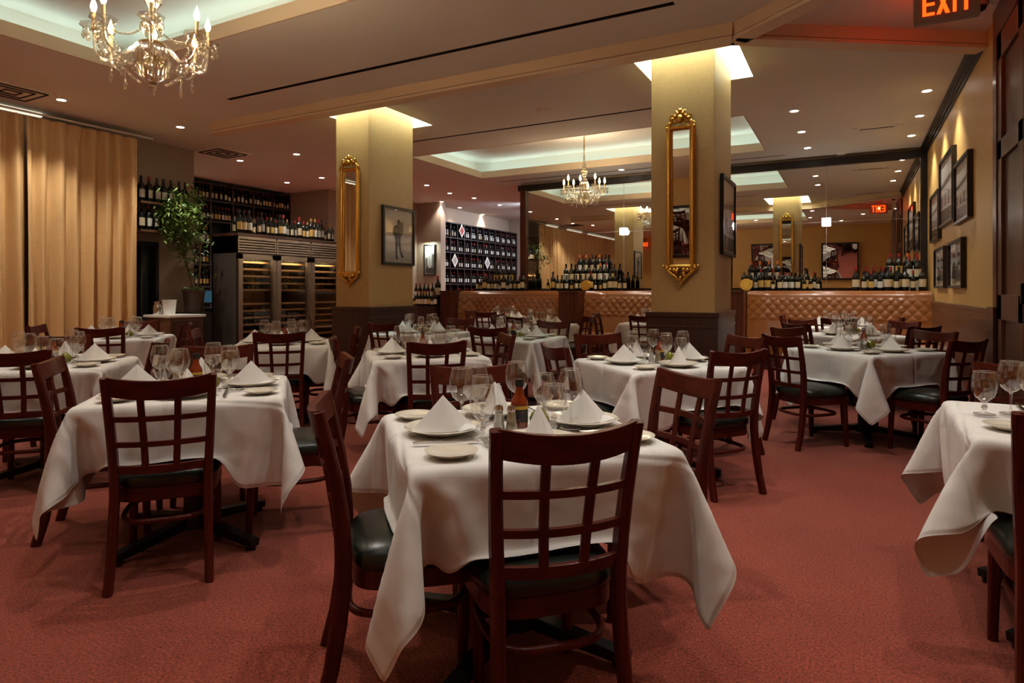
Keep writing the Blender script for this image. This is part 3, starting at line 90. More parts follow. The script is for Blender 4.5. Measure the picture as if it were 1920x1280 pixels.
13,9,10,9,8,7,7,6,7,6,5,1,-1,0,0,0,2,1,2,2,2,2,2,2,2,2,2,2,2,2,2,3,2,2,3,3,1,-2,-5,-4,-5,-7,-11,-12,-14,-13,-14,-14,-13,14,9,9,10,9,7,7,7,6,6,6,1,-1,-1,0,1,2,1,2,2,2,2,2,2,2,2,2,2,3,2,2,2,2,3,2,3,1,-3,-4,-5,-6,-9,-12,-14,-13,-14,-14,-14,-13,13,9,10,9,9,9,7,7,6,7,5,2,-1,-1,0,1,2,1,2,2,2,2,2,2,3,2,2,2,2,2,2,2,2,3,2,3,2,-4,-4,-5,-9,-12,-13,-14,-13,-14,-14,-14,-13,
14,9,9,10,9,9,8,7,6,7,5,3,-1,-1,0,1,2,2,2,2,2,2,2,2,2,2,2,2,2,2,2,2,3,2,3,2,2,-4,-5,-6,-12,-13,-14,-14,-14,-13,-14,-15,-14,13,10,9,9,10,9,8,8,6,7,6,3,-1,-1,0,1,2,2,2,2,2,2,2,2,2,2,2,2,3,2,2,2,2,2,3,2,2,-4,-6,-10,-14,-14,-13,-14,-15,-14,-15,-15,-16,14,9,9,10,9,9,9,8,7,7,6,3,0,-1,0,1,2,2,2,2,2,2,2,2,2,3,2,2,2,2,2,2,2,2,3,2,1,-4,-9,-13,-14,-14,-15,-14,-15,-16,-16,-16,-16,
12,10,10,9,9,10,9,8,8,7,6,4,-1,-1,1,2,2,2,2,2,2,2,2,2,2,2,2,2,2,2,2,2,2,3,2,2,1,-6,-14,-14,-15,-15,-15,-16,-15,-16,-17,-16,-16,5,15,12,10,10,9,9,9,9,7,6,5,-1,-1,1,2,2,2,2,2,2,2,2,2,2,2,2,2,2,3,2,2,2,2,1,3,0,-13,-15,-15,-15,-16,-16,-16,-16,-17,-16,-16,-16,1,16,15,14,12,11,10,9,9,8,6,6,-3,1,2,1,2,2,2,2,2,2,2,2,2,3,2,2,2,2,2,2,2,2,0,2,-5,-18,-16,-15,-15,-16,-16,-16,-16,-16,-17,-16,-16,
-2,17,16,16,16,14,12,11,9,7,6,7,0,1,2,1,3,2,2,2,2,2,2,2,2,1,1,1,1,1,1,0,0,-1,-2,1,-2,-18,-14,-16,-16,-16,-16,-16,-16,-16,-17,-16,-16,-1,17,16,17,16,16,15,15,13,9,6,3,5,1,2,2,1,2,1,1,1,1,1,0,0,0,0,-1,-2,0,0,0,0,0,0,0,-1,-16,-14,-16,-16,-16,-17,-16,-16,-16,-16,-16,-17,0,16,16,17,16,17,16,16,16,15,11,1,1,1,1,0,1,0,0,-1,-1,-1,0,0,0,0,0,0,0,0,0,0,0,0,0,0,0,-14,-16,-16,-16,-16,-16,-17,-16,-16,-16,-16,-17,
-1,16,17,16,16,17,15,17,15,17,14,1,-1,0,-1,0,0,0,0,0,0,0,0,0,0,0,0,0,0,0,0,0,0,0,0,0,1,-13,-16,-16,-17,-16,-16,-16,-17,-16,-16,-16,-16,-1,16,17,16,16,17,16,16,16,14,15,1,0,0,0,0,0,0,0,0,0,0,0,0,0,0,0,0,0,0,0,0,0,0,0,0,2,-11,-17,-16,-17,-16,-16,-17,-16,-16,-16,-17,-16,-2,17,16,16,16,17,16,16,16,15,16,2,-1,0,0,0,0,0,0,0,0,0,0,0,0,0,0,0,0,0,0,0,0,0,0,0,3,-10,-17,-16,-17,-16,-16,-17,-16,-16,-16,-17,-16,
-2,16,17,16,16,16,16,17,16,15,17,3,-1,0,0,0,0,0,0,0,0,0,0,0,0,0,0,0,0,0,0,0,0,0,0,0,3,-8,-17,-16,-17,-16,-16,-17,-16,-16,-16,-17,-16,-2,16,16,16,17,16,16,16,17,16,16,6,-2,0,0,0,0,0,0,0,0,0,0,0,0,0,0,0,0,0,0,0,0,0,0,0,3,-6,-17,-16,-16,-17,-16,-16,-17,-16,-16,-17,-16,-3,17,16,16,16,17,16,16,16,17,16,8,-2,0,0,0,0,0,0,0,0,0,0,0,0,0,0,0,0,0,0,0,0,0,0,0,2,-4,-16,-16,-16,-17,-16,-16,-17,-16,-16,-17,-16,
-2,16,17,16,16,16,17,16,16,17,16,10,-2,0,0,0,0,0,0,0,0,0,0,0,0,0,0,0,0,0,0,0,0,0,0,0,2,-3,-15,-16,-16,-17,-16,-16,-17,-16,-16,-17,-16,-2,16,16,17,16,16,16,17,16,16,17,12,-2,0,0,0,0,0,0,0,0,0,0,0,0,0,0,0,0,0,0,0,0,0,0,0,0,1,-15,-16,-16,-17,-16,-16,-17,-16,-16,-17,-16,-2,16,16,16,17,16,16,17,16,16,17,13,-1,0,0,0,0,0,0,0,0,0,0,0,0,0,0,0,0,0,0,0,0,0,0,0,0,1,-12,-17,-16,-17,-16,-16,-17,-16,-16,-17,-16,
-2,16,16,16,17,16,16,17,16,16,17,14,1,-1,0,0,0,0,0,0,0,0,0,0,0,0,0,0,0,0,0,0,0,0,0,0,0,2,-11,-17,-16,-16,-17,-16,-16,-17,-16,-16,-17,-3,17,16,16,17,16,16,17,16,16,16,16,3,-2,0,0,0,0,0,0,0,0,0,0,0,0,0,0,0,0,0,0,0,0,0,0,0,3,-10,-17,-16,-16,-17,-16,-16,-17,-16,-16,-17,-2,17,16,16,16,17,16,16,17,16,16,16,5,-2,0,0,0,0,0,0,0,0,0,0,0,0,0,0,0,0,0,0,0,0,0,0,0,3,-8,-17,-16,-16,-17,-16,-16,-17,-16,-16,-17,
-2,17,16,16,16,17,16,16,17,16,16,17,6,-2,0,0,0,0,0,0,0,0,0,0,0,0,0,0,0,0,0,0,0,0,0,0,0,2,-5,-17,-16,-16,-17,-16,-16,-16,-17,-16,-16,-2,16,17,16,16,17,16,16,17,16,16,17,9,-3,0,0,0,0,0,0,0,0,0,0,0,0,0,0,0,0,0,0,0,0,0,0,0,2,-4,-15,-17,-16,-16,-17,-16,-16,-17,-16,-16,-2,16,17,16,16,17,16,16,17,16,16,17,10,-2,0,0,0,0,0,0,0,0,0,0,0,0,0,0,0,0,0,0,0,0,0,0,0,1,-2,-14,-17,-16,-16,-17,-16,-16,-17,-16,-16,
-2,16,17,16,16,17,16,16,17,16,16,17,12,-2,0,0,0,0,0,0,0,0,0,0,0,0,0,0,0,0,0,0,0,0,0,0,0,0,1,-14,-17,-16,-16,-16,-17,-16,-16,-17,-16,-2,16,17,16,16,17,16,16,17,16,16,17,13,-1,0,0,0,0,0,0,0,0,0,0,0,0,0,0,0,0,0,0,0,0,0,0,0,0,1,-12,-16,-17,-16,-16,-17,-16,-16,-16,-17,-2,16,17,16,16,17,16,16,16,17,16,16,15,1,-1,0,0,0,0,0,0,0,0,0,0,0,0,0,0,0,0,0,0,0,0,0,0,0,2,-11,-16,-16,-17,-16,-16,-16,-17,-16,-16,
-2,16,17,16,16,17,16,16,16,17,16,16,15,4,-2,0,0,0,0,0,0,0,0,0,0,0,0,0,0,0,0,0,0,0,0,0,0,0,2,-9,-16,-16,-16,-17,-16,-15,-16,-16,-16,-2,16,17,16,16,17,16,16,17,16,16,16,16,5,-2,0,0,0,0,0,0,0,0,0,0,0,0,0,0,0,0,0,0,0,0,0,0,0,2,-7,-16,-16,-16,-15,-16,-16,-16,-16,-16,-2,17,16,16,16,17,16,16,17,16,16,16,17,6,-2,0,0,0,0,0,0,0,0,0,0,0,0,0,0,0,0,0,0,0,0,0,0,0,2,-5,-17,-15,-16,-16,-16,-17,-16,-16,-17,
-2,17,16,16,17,16,16,16,17,16,16,17,16,8,-2,0,0,0,0,0,0,0,0,0,0,0,0,0,0,0,0,0,0,0,1,0,0,0,2,-5,-18,-16,-17,-14,-17,-16,-17,-16,-16,-1,16,16,17,16,16,16,17,16,16,17,16,15,11,-2,0,0,0,0,0,0,0,0,0,0,0,0,0,0,2,1,0,0,0,0,-1,-1,-1,-2,-2,-17,-17,-14,-16,-17,-16,-16,-16,-17,-2,16,17,16,16,17,16,16,16,17,16,16,15,12,-1,0,0,0,0,0,1,0,1,1,0,1,-1,0,-1,-1,-2,-1,-2,-1,-2,-2,-2,-2,-4,-4,-3,-14,-15,-16,-16,-16,-17,-16,-16,
-2,17,16,16,17,16,16,16,17,16,16,15,15,15,0,1,1,0,0,0,-1,-1,-1,-2,-1,-2,-2,-2,-2,-2,-2,-3,-2,-2,-2,-2,-2,-2,0,-6,-4,-5,-13,-14,-15,-16,-16,-16,-16,-2,17,16,16,16,17,16,16,16,16,15,15,15,16,1,0,-2,-2,-2,-2,-2,-2,-2,-2,-2,-2,-2,-2,-3,-2,-2,-2,-2,-2,-2,-2,-2,-2,-1,-2,-5,-6,-6,-12,-13,-15,-15,-16,-16,-2,16,16,16,17,16,15,17,16,15,16,14,15,2,3,-1,-2,-1,-2,-2,-2,-2,-2,-3,-2,-2,-2,-2,-2,-2,-2,-2,-2,-2,-2,-2,-2,-2,-1,-2,-4,-6,-6,-6,-11,-13,-14,-15,-15,
-3,16,16,16,16,16,16,16,16,15,14,14,8,5,4,-8,0,-2,-3,-2,-2,-3,-2,-2,-2,-2,-2,-2,-2,-2,-2,-3,-2,-2,-2,-2,-2,-1,-1,-2,-4,-5,-6,-6,-7,-10,-12,-14,-14,-3,16,16,16,16,16,15,15,14,14,14,10,6,3,4,-3,-6,-2,-2,-3,-2,-2,-2,-2,-2,-2,-2,-2,-3,-2,-2,-2,-2,-2,-2,-2,-2,-2,0,-2,-3,-5,-6,-6,-7,-7,-10,-11,-13,-3,16,16,16,15,15,14,14,13,14,11,7,4,4,3,-2,-4,-5,-2,-3,-2,-2,-2,-3,-2,-2,-2,-2,-2,-2,-2,-2,-2,-2,-2,-2,-2,-2,-1,-1,-3,-5,-5,-7,-6,-6,-8,-9,-11,
-3,16,15,14,14,14,13,14,13,12,8,5,4,4,4,-2,-5,-5,-2,-3,-2,-3,-2,-2,-2,-2,-2,-2,-2,-2,-2,-2,-3,-2,-2,-2,-2,-1,-1,-1,-3,-4,-6,-6,-6,-6,-7,-8,-9,-5,14,14,14,13,14,14,13,12,10,6,4,3,4,4,-2,-5,-4,-4,-2,-3,-2,-2,-2,-2,-2,-2,-2,-3,-2,-2,-2,-2,-2,-2,-2,-2,-1,-1,-2,-2,-3,-6,-6,-6,-7,-6,-7,-8,-8,14,13,14,13,14,13,13,11,6,5,4,3,4,4,-1,-5,-5,-4,-2,-3,-2,-2,-2,-3,-2,-2,-2,-2,-2,-2,-2,-2,-2,-2,-2,-2,-2,-1,-1,-2,-3,-5,-6,-7,-6,-6,-7,-7,
-9,13,14,13,14,14,13,12,7,5,4,4,3,4,4,0,-5,-5,-4,-3,-3,-2,-3,-2,-2,-2,-2,-2,-2,-2,-2,-2,-3,-2,-2,-2,-1,-2,-1,-1,-2,-3,-5,-6,-6,-6,-6,-7,-6,-10,14,13,14,14,14,12,9,5,4,4,4,3,4,4,0,-5,-5,-4,-4,-2,-3,-2,-2,-2,-2,-2,-2,-3,-2,-2,-2,-2,-2,-2,-2,-2,-1,-1,-1,-2,-2,-5,-6,-6,-6,-7,-6,-6,-9,14,13,14,14,13,10,6,4,4,4,4,3,4,4,1,-5,-5,-5,-4,-2,-3,-2,-2,-2,-3,-2,-2,-2,-2,-2,-2,-2,-2,-2,-2,-2,-1,-1,-2,-1,-2,-4,-6,-6,-7,-6,-6,-6],
 [-243,-8,-8,-8,-5,2,10,15,14,10,7,13,13,-2,-5,-5,-5,-5,-2,-2,-1,0,0,0,0,0,0,0,1,0,1,1,1,2,3,2,-3,-12,-16,-16,-16,-10,2,12,13,10,9,10,13,8,-8,-7,-8,-7,-3,4,13,15,11,8,12,14,-2,-5,-6,-6,-4,-2,-1,-1,0,1,0,1,1,0,0,0,0,1,1,1,2,3,2,-2,-12,-16,-16,-15,-7,7,13,12,9,10,11,13,8,-7,-8,-7,-8,-6,-1,8,15,13,8,12,14,-2,-6,-7,-5,-4,-2,0,0,0,2,1,1,0,1,0,-1,0,1,0,2,2,3,2,-1,-12,-16,-16,-14,-2,10,14,10,9,11,12,12,
7,-7,-6,-8,-7,-7,-5,2,10,16,9,11,15,-3,-6,-7,-6,-3,-1,0,1,1,2,2,1,0,1,0,-1,0,0,0,1,2,3,3,-1,-10,-16,-17,-11,3,12,12,10,9,13,12,5,8,-8,-6,-7,-7,-7,-6,-3,4,14,13,9,16,-3,-7,-8,-5,-2,0,1,1,1,2,2,1,1,0,0,0,-1,0,0,1,2,3,3,0,-10,-16,-16,-8,7,14,10,9,12,13,4,-2,10,-8,-8,-7,-6,-7,-6,-6,-1,7,15,10,16,-4,-9,-7,-4,0,0,1,2,2,2,2,1,0,1,0,-1,-1,0,0,1,2,3,2,1,-9,-16,-15,-3,11,12,9,11,13,3,-2,-5,
13,-8,-9,-9,-7,-7,-6,-6,-5,0,11,13,16,-6,-9,-6,-2,1,3,1,0,1,2,3,1,0,1,0,-1,-1,0,-1,1,1,3,3,1,-8,-16,-13,2,14,9,11,13,1,-4,-5,-5,8,-5,-7,-8,-9,-9,-7,-7,-5,-5,4,15,14,-7,-10,-3,1,4,2,0,0,0,2,2,2,0,0,0,-1,-1,0,-1,1,1,2,4,1,-7,-16,-10,8,13,9,13,0,-5,-6,-5,-5,1,-3,-3,-4,-7,-8,-9,-8,-7,-5,-5,9,15,-9,-7,4,1,4,1,-1,0,0,1,2,1,1,0,-1,0,-1,-1,-1,1,1,2,3,2,-5,-17,-5,13,10,12,-2,-5,-6,-5,-4,-2,
-2,-1,-1,-3,-3,-4,-6,-8,-9,-9,-3,-5,14,-11,5,0,4,1,0,0,-1,1,1,1,1,0,0,0,-1,-1,-1,0,0,0,2,4,2,-4,-16,2,14,10,-3,-6,-5,-3,-2,1,3,-1,-1,-2,-1,-1,-2,-4,-4,-6,-8,-8,-4,-4,7,-3,3,-1,1,0,0,0,1,1,1,0,0,0,-1,0,-1,-1,-1,0,0,2,3,2,-2,-15,11,11,-3,-7,-2,0,3,4,4,5,-2,-1,-1,-1,-1,1,-5,-3,-1,-8,-4,-3,-2,-2,0,0,0,-1,-1,0,-1,0,-1,0,-1,0,0,-1,0,0,0,0,0,0,0,2,0,2,-9,14,-6,-1,3,4,5,4,4,2,1,
5,-1,-1,-1,-1,-1,-2,-1,-1,-2,-2,-2,-2,-1,-1,0,-1,-1,-1,-1,-1,0,-1,-1,-1,-1,-1,-1,-1,-1,-1,-1,-1,-1,-1,-1,0,-2,0,3,7,5,4,2,1,-2,2,2,1,17,-1,-2,-1,-1,-1,-2,-1,-2,-2,-1,-2,-1,-1,-1,-1,-1,-1,0,-1,-1,-1,-1,-1,-1,-1,-1,-1,-1,-1,-1,0,-1,-1,-1,-1,-1,-2,-1,1,2,6,0,-1,0,0,1,1,1,14,-1,-1,-1,-2,-1,-1,-2,-1,-1,-2,-1,-1,-1,-1,0,-1,-1,-1,-1,-1,-1,-1,-1,-1,-1,0,-1,-1,-1,-1,-1,-1,-1,-1,-1,-1,-1,-1,1,-1,0,-1,-1,-1,0,0,0,0,
15,-1,-1,-1,-2,-1,-1,-1,-1,-1,-1,-1,-1,-1,-1,-1,-1,-1,-1,0,-1,-1,-1,-1,-1,-1,-1,-1,-1,-1,-1,-1,-1,0,-1,-1,-1,-1,-1,0,-1,0,-1,-1,-1,-1,-1,-1,-1,16,-1,-2,-1,-1,-1,-1,-1,-1,-1,-1,-1,-1,-1,-1,-1,0,-1,-1,-1,-1,-1,-1,-1,-1,-1,-1,0,-1,-1,-1,-1,-1,-1,-1,-1,-1,-1,0,-1,-1,-1,0,-1,-1,-1,-1,-1,-1,16,-1,-2,-1,-1,-1,-1,-1,-1,-1,0,-1,-1,-1,-1,-1,-1,-1,-1,-1,-1,0,-1,-1,-1,-1,-1,-1,-1,-1,-1,-1,-1,-1,0,-1,-1,-1,-1,-1,-1,-1,-1,-1,0,-1,-1,-1,-1,
16,-1,-1,-1,-1,-1,-1,-1,-1,-1,-1,-1,-1,-1,-1,-1,0,-1,-1,-1,-1,-1,-1,-1,-1,-1,-1,-1,0,-1,-1,-1,-1,-1,-1,-1,-1,-1,-1,-1,-1,-1,-1,0,-1,-1,-1,-1,-1,16,-1,-1,-1,-1,-1,-1,-1,-1,-1,-1,-1,0,-1,-1,-1,-1,-1,-1,-1,-1,-1,-1,0,-1,-1,-1,-1,-1,-1,-1,-1,-1,-1,-1,-1,0,-1,-1,-1,-1,-1,-1,-1,-1,-1,-1,-1,-1,16,-1,-1,-1,0,-1,-1,-1,-1,-1,-1,-1,-1,-1,-1,-1,-1,0,-1,-1,-1,-1,-1,-1,-1,-1,-1,-1,-1,-1,0,-1,-1,-1,-1,-1,-1,-1,-1,-1,-1,-1,-1,-1,-1,-1,-1,0,-1,
17,-1,-1,-1,-1,-1,-1,-1,-1,-1,-1,-1,0,-1,-1,-1,-1,-1,-1,-1,-1,-1,-1,-1,0,-1,-1,-1,-1,-1,-1,-1,-1,-1,-1,-1,-1,0,-1,-1,-1,-1,-1,-1,-1,-1,-1,-1,-1,16,-1,-1,-1,-1,-1,0,-1,-1,-1,-1,-1,-1,-1,-1,-1,-1,-1,0,-1,-1,-1,-1,-1,-1,-1,-1,-1,-1,-1,-1,0,-1,-1,-1,-1,-1,-1,-1,-1,-1,-1,-1,-1,-1,-1,-1,-1,-1,17,-1,-1,-1,-1,-1,-1,-1,-1,-1,-1,-1,-1,0,-1,-1,-1,-1,-1,-1,-1,-1,-1,-1,-1,-1,0,-1,-1,-1,-1,-1,-1,-1,-1,-1,-1,-1,0,-1,-1,-1,-1,-1,-1,-1,-1,-1,-1,
16,-1,-1,-1,-1,-1,-1,-1,0,-1,-1,-1,-1,-1,-1,-1,-1,-1,-1,-1,0,-1,-1,-1,-1,-1,-1,-1,-1,-1,-1,-1,-1,0,-1,-1,-1,-1,-1,-1,-1,-1,-1,-1,-1,-1,-1,-1,-1,17,-1,-1,-1,-1,-1,-1,-1,-1,-1,-1,-1,-1,-1,0,-1,-1,-1,-1,-1,-1,-1,-1,-1,-1,-1,-1,0,-1,-1,-1,-1,-1,-1,-1,-1,-1,-1,-1,-1,-1,-1,-1,-1,0,-1,-1,-1,-1,16,-1,-1,-1,-1,-1,-1,-1,-1,-1,0,-1,-1,-1,-1,-1,-1,-1,-1,-1,-1,0,-1,-1,-1,-1,-1,-1,-1,-1,-1,-1,-1,-1,-1,0,-1,-1,-1,-1,-1,-1,-1,-1,-1,-1,-1,-1,-1,
16,-1,-1,0,-1,-1,-1,-1,-1,-1,-1,-1,-1,-1,-1,0,-1,-1,-1,-1,-1,-1,-1,-1,-1,-1,-1,-1,-1,0,-1,-1,-1,-1,-1,-1,-1,-1,-1,-1,-1,-1,-1,-1,-1,-1,-1,-1,0,17,-1,-1,-1,-1,-1,-1,-1,-1,-1,-1,0,-1,-1,-1,-1,-1,-1,-1,-1,-1,-1,0,-1,-1,-1,-1,-1,-1,-1,-1,-1,-1,-1,-1,-1,-1,0,-1,-1,-1,-1,-1,-1,-1,-1,-1,-1,-1,16,-1,-1,-1,-1,-1,0,-1,-1,-1,-1,-1,-1,-1,-1,-1,-1,0,-1,-1,-1,-1,-1,-1,-1,-1,-1,-1,-1,-1,0,-1,-1,-1,-1,-1,-1,-1,-1,-1,-1,-1,-1,-1,-1,-1,-1,-1,-1,
17,-1,-1,-1,-1,-1,-1,-1,-1,-1,-1,-1,0,-1,-1,-1,-1,-1,-1,-1,-1,-1,-1,-1,0,-1,-1,-1,-1,-1,-1,-1,-1,-1,-1,-1,-1,-1,0,-1,-1,-1,-1,-1,-1,-1,-1,-1,-1,16,-1,-1,-1,-1,-1,-1,-1,0,-1,-1,-1,-1,-1,-1,-1,-1,-1,0,-1,-1,-1,-1,-1,-1,-1,-1,-1,-1,-1,-1,0,-1,-1,-1,-1,-1,-1,-1,-1,-1,-1,-1,-1,-1,-1,-1,-1,-1,16,-1,-1,-1,-1,0,-1,-1,-1,-1,-1,-1,0,-1,-1,-1,-1,-1,-1,-1,-1,-1,-1,-1,-1,-1,0,-1,-1,-1,-1,-1,-1,-1,-1,-1,-1,-1,-1,-1,-1,-1,-1,-1,0,-1,-1,-1,-2,
16,-1,-1,-1,-1,0,-1,-1,-1,-1,0,-1,-1,-1,-1,-1,-1,-1,-1,0,-1,-1,-1,-1,-1,-1,-1,-1,-1,-1,-1,-1,-1,0,-1,-1,-1,-1,-1,-1,-1,-1,-1,-1,-1,-1,-1,-1,-1,17,-1,-1,-1,-1,-1,-1,-1,-1,-1,0,-1,-1,0,-1,-1,-1,-1,-1,-1,-1,-1,-1,-1,-1,-1,-1,-1,0,-1,-1,-1,-1,-1,-1,-1,-1,-1,-1,-1,-1,-1,-1,-1,-1,-1,-1,-2,-1,10,1,0,0,0,-1,0,-1,-1,-1,1,-1,-1,-1,-1,-1,-1,-1,-1,-1,-1,0,-1,-1,-1,-1,-1,-1,-1,-1,-1,-1,-1,-1,0,-1,-1,-2,-1,-1,-1,-1,-1,-2,-1,-1,-2,-1,-1,
6,0,1,2,0,-2,0,2,2,2,1,0,-2,-1,-1,0,-1,-1,-1,-1,-1,-1,-1,-1,-1,-1,-1,-1,-1,-1,0,-1,-1,-1,-1,-1,-1,-1,-2,0,-2,-3,-2,-1,-1,-1,-1,-1,-1,5,1,2,2,2,2,3,2,2,2,2,0,-2,-1,-1,-1,-1,-1,-1,-1,-1,-1,-1,-1,-1,-1,0,-1,-1,-1,-1,-1,-1,-1,-1,0,-1,-2,-3,-3,-2,-1,-1,-1,-1,-1,-1,-1,-1,14,3,2,2,2,3,2,1,3,2,-15,5,1,2,-1,0,-1,0,-1,0,-1,0,0,-1,0,-1,0,-1,-1,-1,-1,0,-1,-1,-1,0,-1,-3,-3,-3,-7,1,-1,0,-1,-1,0,-1,-1,
7,1,2,2,1,-2,5,7,8,-12,-16,-3,2,8,3,-1,-2,-1,-1,0,0,0,1,1,0,1,-1,0,0,0,1,0,0,1,0,1,0,-1,-4,-8,-6,-3,-2,1,-1,-1,-1,-1,-1,-4,1,2,3,6,8,7,5,-3,-13,-17,-9,5,10,4,0,-2,-1,-1,0,0,0,0,1,1,1,1,0,0,1,-1,0,0,-4,-2,-1,14,-5,7,-8,-7,-6,-4,-3,-1,-1,-1,-1,-1,-2,4,8,8,8,5,3,3,-8,-14,-15,-16,8,10,5,1,-1,-1,-1,0,0,0,0,1,1,1,0,1,0,0,0,-1,-3,-3,-3,5,16,4,-13,9,-2,-6,-7,-6,-4,-3,-2,-2,-1,
9,9,7,6,3,5,6,-4,-13,-15,-16,-14,8,10,6,2,0,-1,-1,0,-1,1,0,1,0,1,1,0,0,0,-1,-2,-3,-3,0,8,16,8,-10,-13,10,6,-4,-7,-6,-6,-5,-3,-2,12,6,4,3,7,8,0,-10,-14,-16,-16,-12,7,10,7,3,0,0,-1,0,-1,0,1,0,1,0,1,0,0,-1,-2,-3,-2,-1,2,10,16,11,-8,-14,-9,9,11,0,-4,-7,-7,-5,-5,4,4,6,8,10,3,-7,-13,-16,-15,-16,-11,7,10,7,4,1,1,-1,0,-1,0,0,1,0,0,1,-1,0,-2,-2,-2,-1,0,4,12,16,13,-6,-14,-14,-3,10,11,3,-2,-4,-7,-6,
4,7,10,10,5,-3,-11,-15,-16,-15,-16,-10,7,10,8,4,2,1,0,-1,0,0,0,0,0,0,0,0,-2,-2,-1,-1,0,1,5,13,16,15,-3,-14,-14,-12,2,10,10,5,1,-2,-5,9,10,10,7,1,-8,-14,-16,-15,-16,-16,-8,6,10,8,5,2,2,0,0,0,-1,0,0,0,0,-1,-1,-1,-1,-1,0,0,2,6,14,16,16,1,-14,-14,-14,-8,5,10,10,5,3,0,12,10,9,3,-5,-11,-16,-16,-15,-16,-16,-7,7,9,8,6,3,1,1,0,0,0,0,-1,0,-1,0,-1,-1,-1,0,0,1,2,8,15,16,16,4,-13,-14,-13,-14,-4,7,10,9,6,4,
12,10,6,-2,-10,-14,-15,-16,-16,-16,-15,-6,6,10,8,5,4,2,1,0,0,0,0,0,-1,0,-1,0,-1,0,0,0,1,2,10,15,16,16,8,-12,-14,-13,-14,-13,1,9,9,8,6,-239,8,8,8,10,12,10,1,-8,-12,-14,-9,10,16,16,15,16,16,16,16,16,17,16,17,16,17,16,17,16,16,17,16,17,16,16,16,17,10,5,2,5,13,16,7,-4,-9,-10,-8,-4,-9,8,9,7,9,12,12,7,-3,-12,-13,-10,9,16,15,15,16,16,16,16,17,16,16,17,16,17,16,16,17,16,17,16,17,16,16,16,17,11,4,2,7,15,13,3,-7,-9,-10,-6,-2,
-9,9,8,8,9,10,12,11,3,-8,-14,-10,7,16,15,15,15,16,17,16,17,16,16,17,16,17,16,16,17,16,17,16,17,16,16,16,17,12,4,1,10,15,10,-2,-8,-10,-8,-3,4,-10,9,10,8,9,9,10,13,9,-2,-12,-12,5,17,14,15,15,16,17,16,17,16,16,17,16,17,16,16,17,16,17,16,17,16,16,16,17,12,4,2,12,15,5,-5,-10,-9,-4,3,10,-9,9,9,9,9,9,10,11,13,5,-8,-13,4,16,14,15,15,16,17,16,17,16,16,17,16,17,16,16,17,16,17,16,16,17,16,16,17,13,2,4,14,13,1,-9,-9,-7,2,11,11,
-6,7,8,9,9,10,9,11,12,11,-1,-12,1,16,14,14,16,17,16,16,17,16,16,17,16,17,16,16,17,16,17,16,16,17,16,16,17,13,1,7,16,9,-5,-10,-7,0,11,10,9,5,1,5,6,8,10,9,10,10,13,9,-9,-2,16,13,15,16,17,16,16,17,16,16,17,16,16,17,16,17,16,17,16,16,17,16,16,17,14,1,9,16,3,-9,-9,-1,11,10,8,8,14,-2,-1,2,4,6,8,9,11,10,13,4,-6,14,13,16,16,16,17,16,17,16,16,17,16,16,17,16,17,16,17,16,16,17,16,16,17,14,1,13,13,-4,-10,-3,11,9,7,8,9,
17,-3,-2,-2,-1,1,4,6,8,11,11,11,-3,13,15,16,16,16,16,17,16,17,16,17,16,16,17,16,17,16,16,17,16,17,16,16,16,16,2,15,7,-9,-5,10,8,7,9,10,10,16,-3,-2,-2,-3,-2,-1,1,3,7,12,10,6,12,15,17,16,16,16,17,16,17,16,16,17,16,17,16,17,16,16,17,16,17,16,16,16,16,4,16,-1,-9,10,7,9,9,11,10,9,16,-2,-3,-2,-3,-2,-2,-2,-2,1,2,12,12,13,16,16,16,17,16,17,16,16,17,16,17,16,17,16,17,16,16,17,16,17,16,16,16,17,8,10,-7,9,7,10,10,9,7,6,3,
16,-2,-2,-3,-2,-3,-2,-2,-3,0,-1,-5,13,18,16,17,16,17,16,16,17,16,17,16,17,16,17,16,16,17,16,17,16,17,16,16,17,16,13,-1,8,10,9,7,5,4,1,1,1,16,-3,-2,-2,-3,-2,-3,-3,-3,-5,-8,-6,13,17,17,16,17,16,17,16,17,16,17,16,17,16,16,17,16,17,16,17,16,17,16,16,17,17,15,9,5,4,2,1,0,1,1,1,1,1,-3,-3,-4,-3,-4,-3,-4,-5,-3,-4,-5,15,16,17,16,17,16,17,16,17,16,16,17,16,17,16,17,16,17,16,17,16,16,17,16,17,17,16,-3,1,4,0,0,1,0,1,2,1,
-8,-3,-3,-3,-4,-3,-4,-4,-3,-4,-3,3,14,16,17,16,17,16,17,16,17,16,16,17,16,17,16,17,16,17,16,16,17,16,17,16,17,16,16,-3,-7,-3,0,1,0,0,1,1,0,-7,-3,-3,-3,-4,-3,-3,-3,-3,-3,2,3,14,16,17,16,17,16,17,16,16,17,16,17,16,17,16,17,16,16,17,16,17,16,17,16,17,16,15,-4,-3,-3,-3,-2,-2,-1,-1,-1,-1,-5,-3,-3,-3,-3,-3,-3,-2,-3,0,3,3,14,16,17,16,17,16,17,16,16,17,16,17,16,17,16,17,16,16,17,16,17,16,17,16,17,16,14,2,-3,-3,-3,-3,-3,-2,-2,-2,-1,
-4,-3,-3,-3,-3,-2,-2,-2,-1,1,1,4,15,16,17,16,17,16,16,17,16,17,16,17,16,17,16,16,17,16,17,16,17,16,17,16,16,17,14,0,1,-2,-2,-3,-3,-2,-3,-2,-2,-4,-2,-3,-2,-2,-2,-2,-1,-1,0,1,6,15,16,17,16,17,16,16,17,16,17,16,17,16,16,17,16,17,16,17,16,17,16,16,17,16,17,13,-1,1,0,-1,-2,-2,-2,-2,-3,-2,-2,-2,-3,-2,-2,-1,-1,-1,0,-1,1,6,16,16,17,16,16,17,16,17,16,17,16,17,16,16,17,16,17,16,17,16,17,16,16,17,16,17,12,-1,1,0,0,-1,-2,-1,-2,-3,-2,
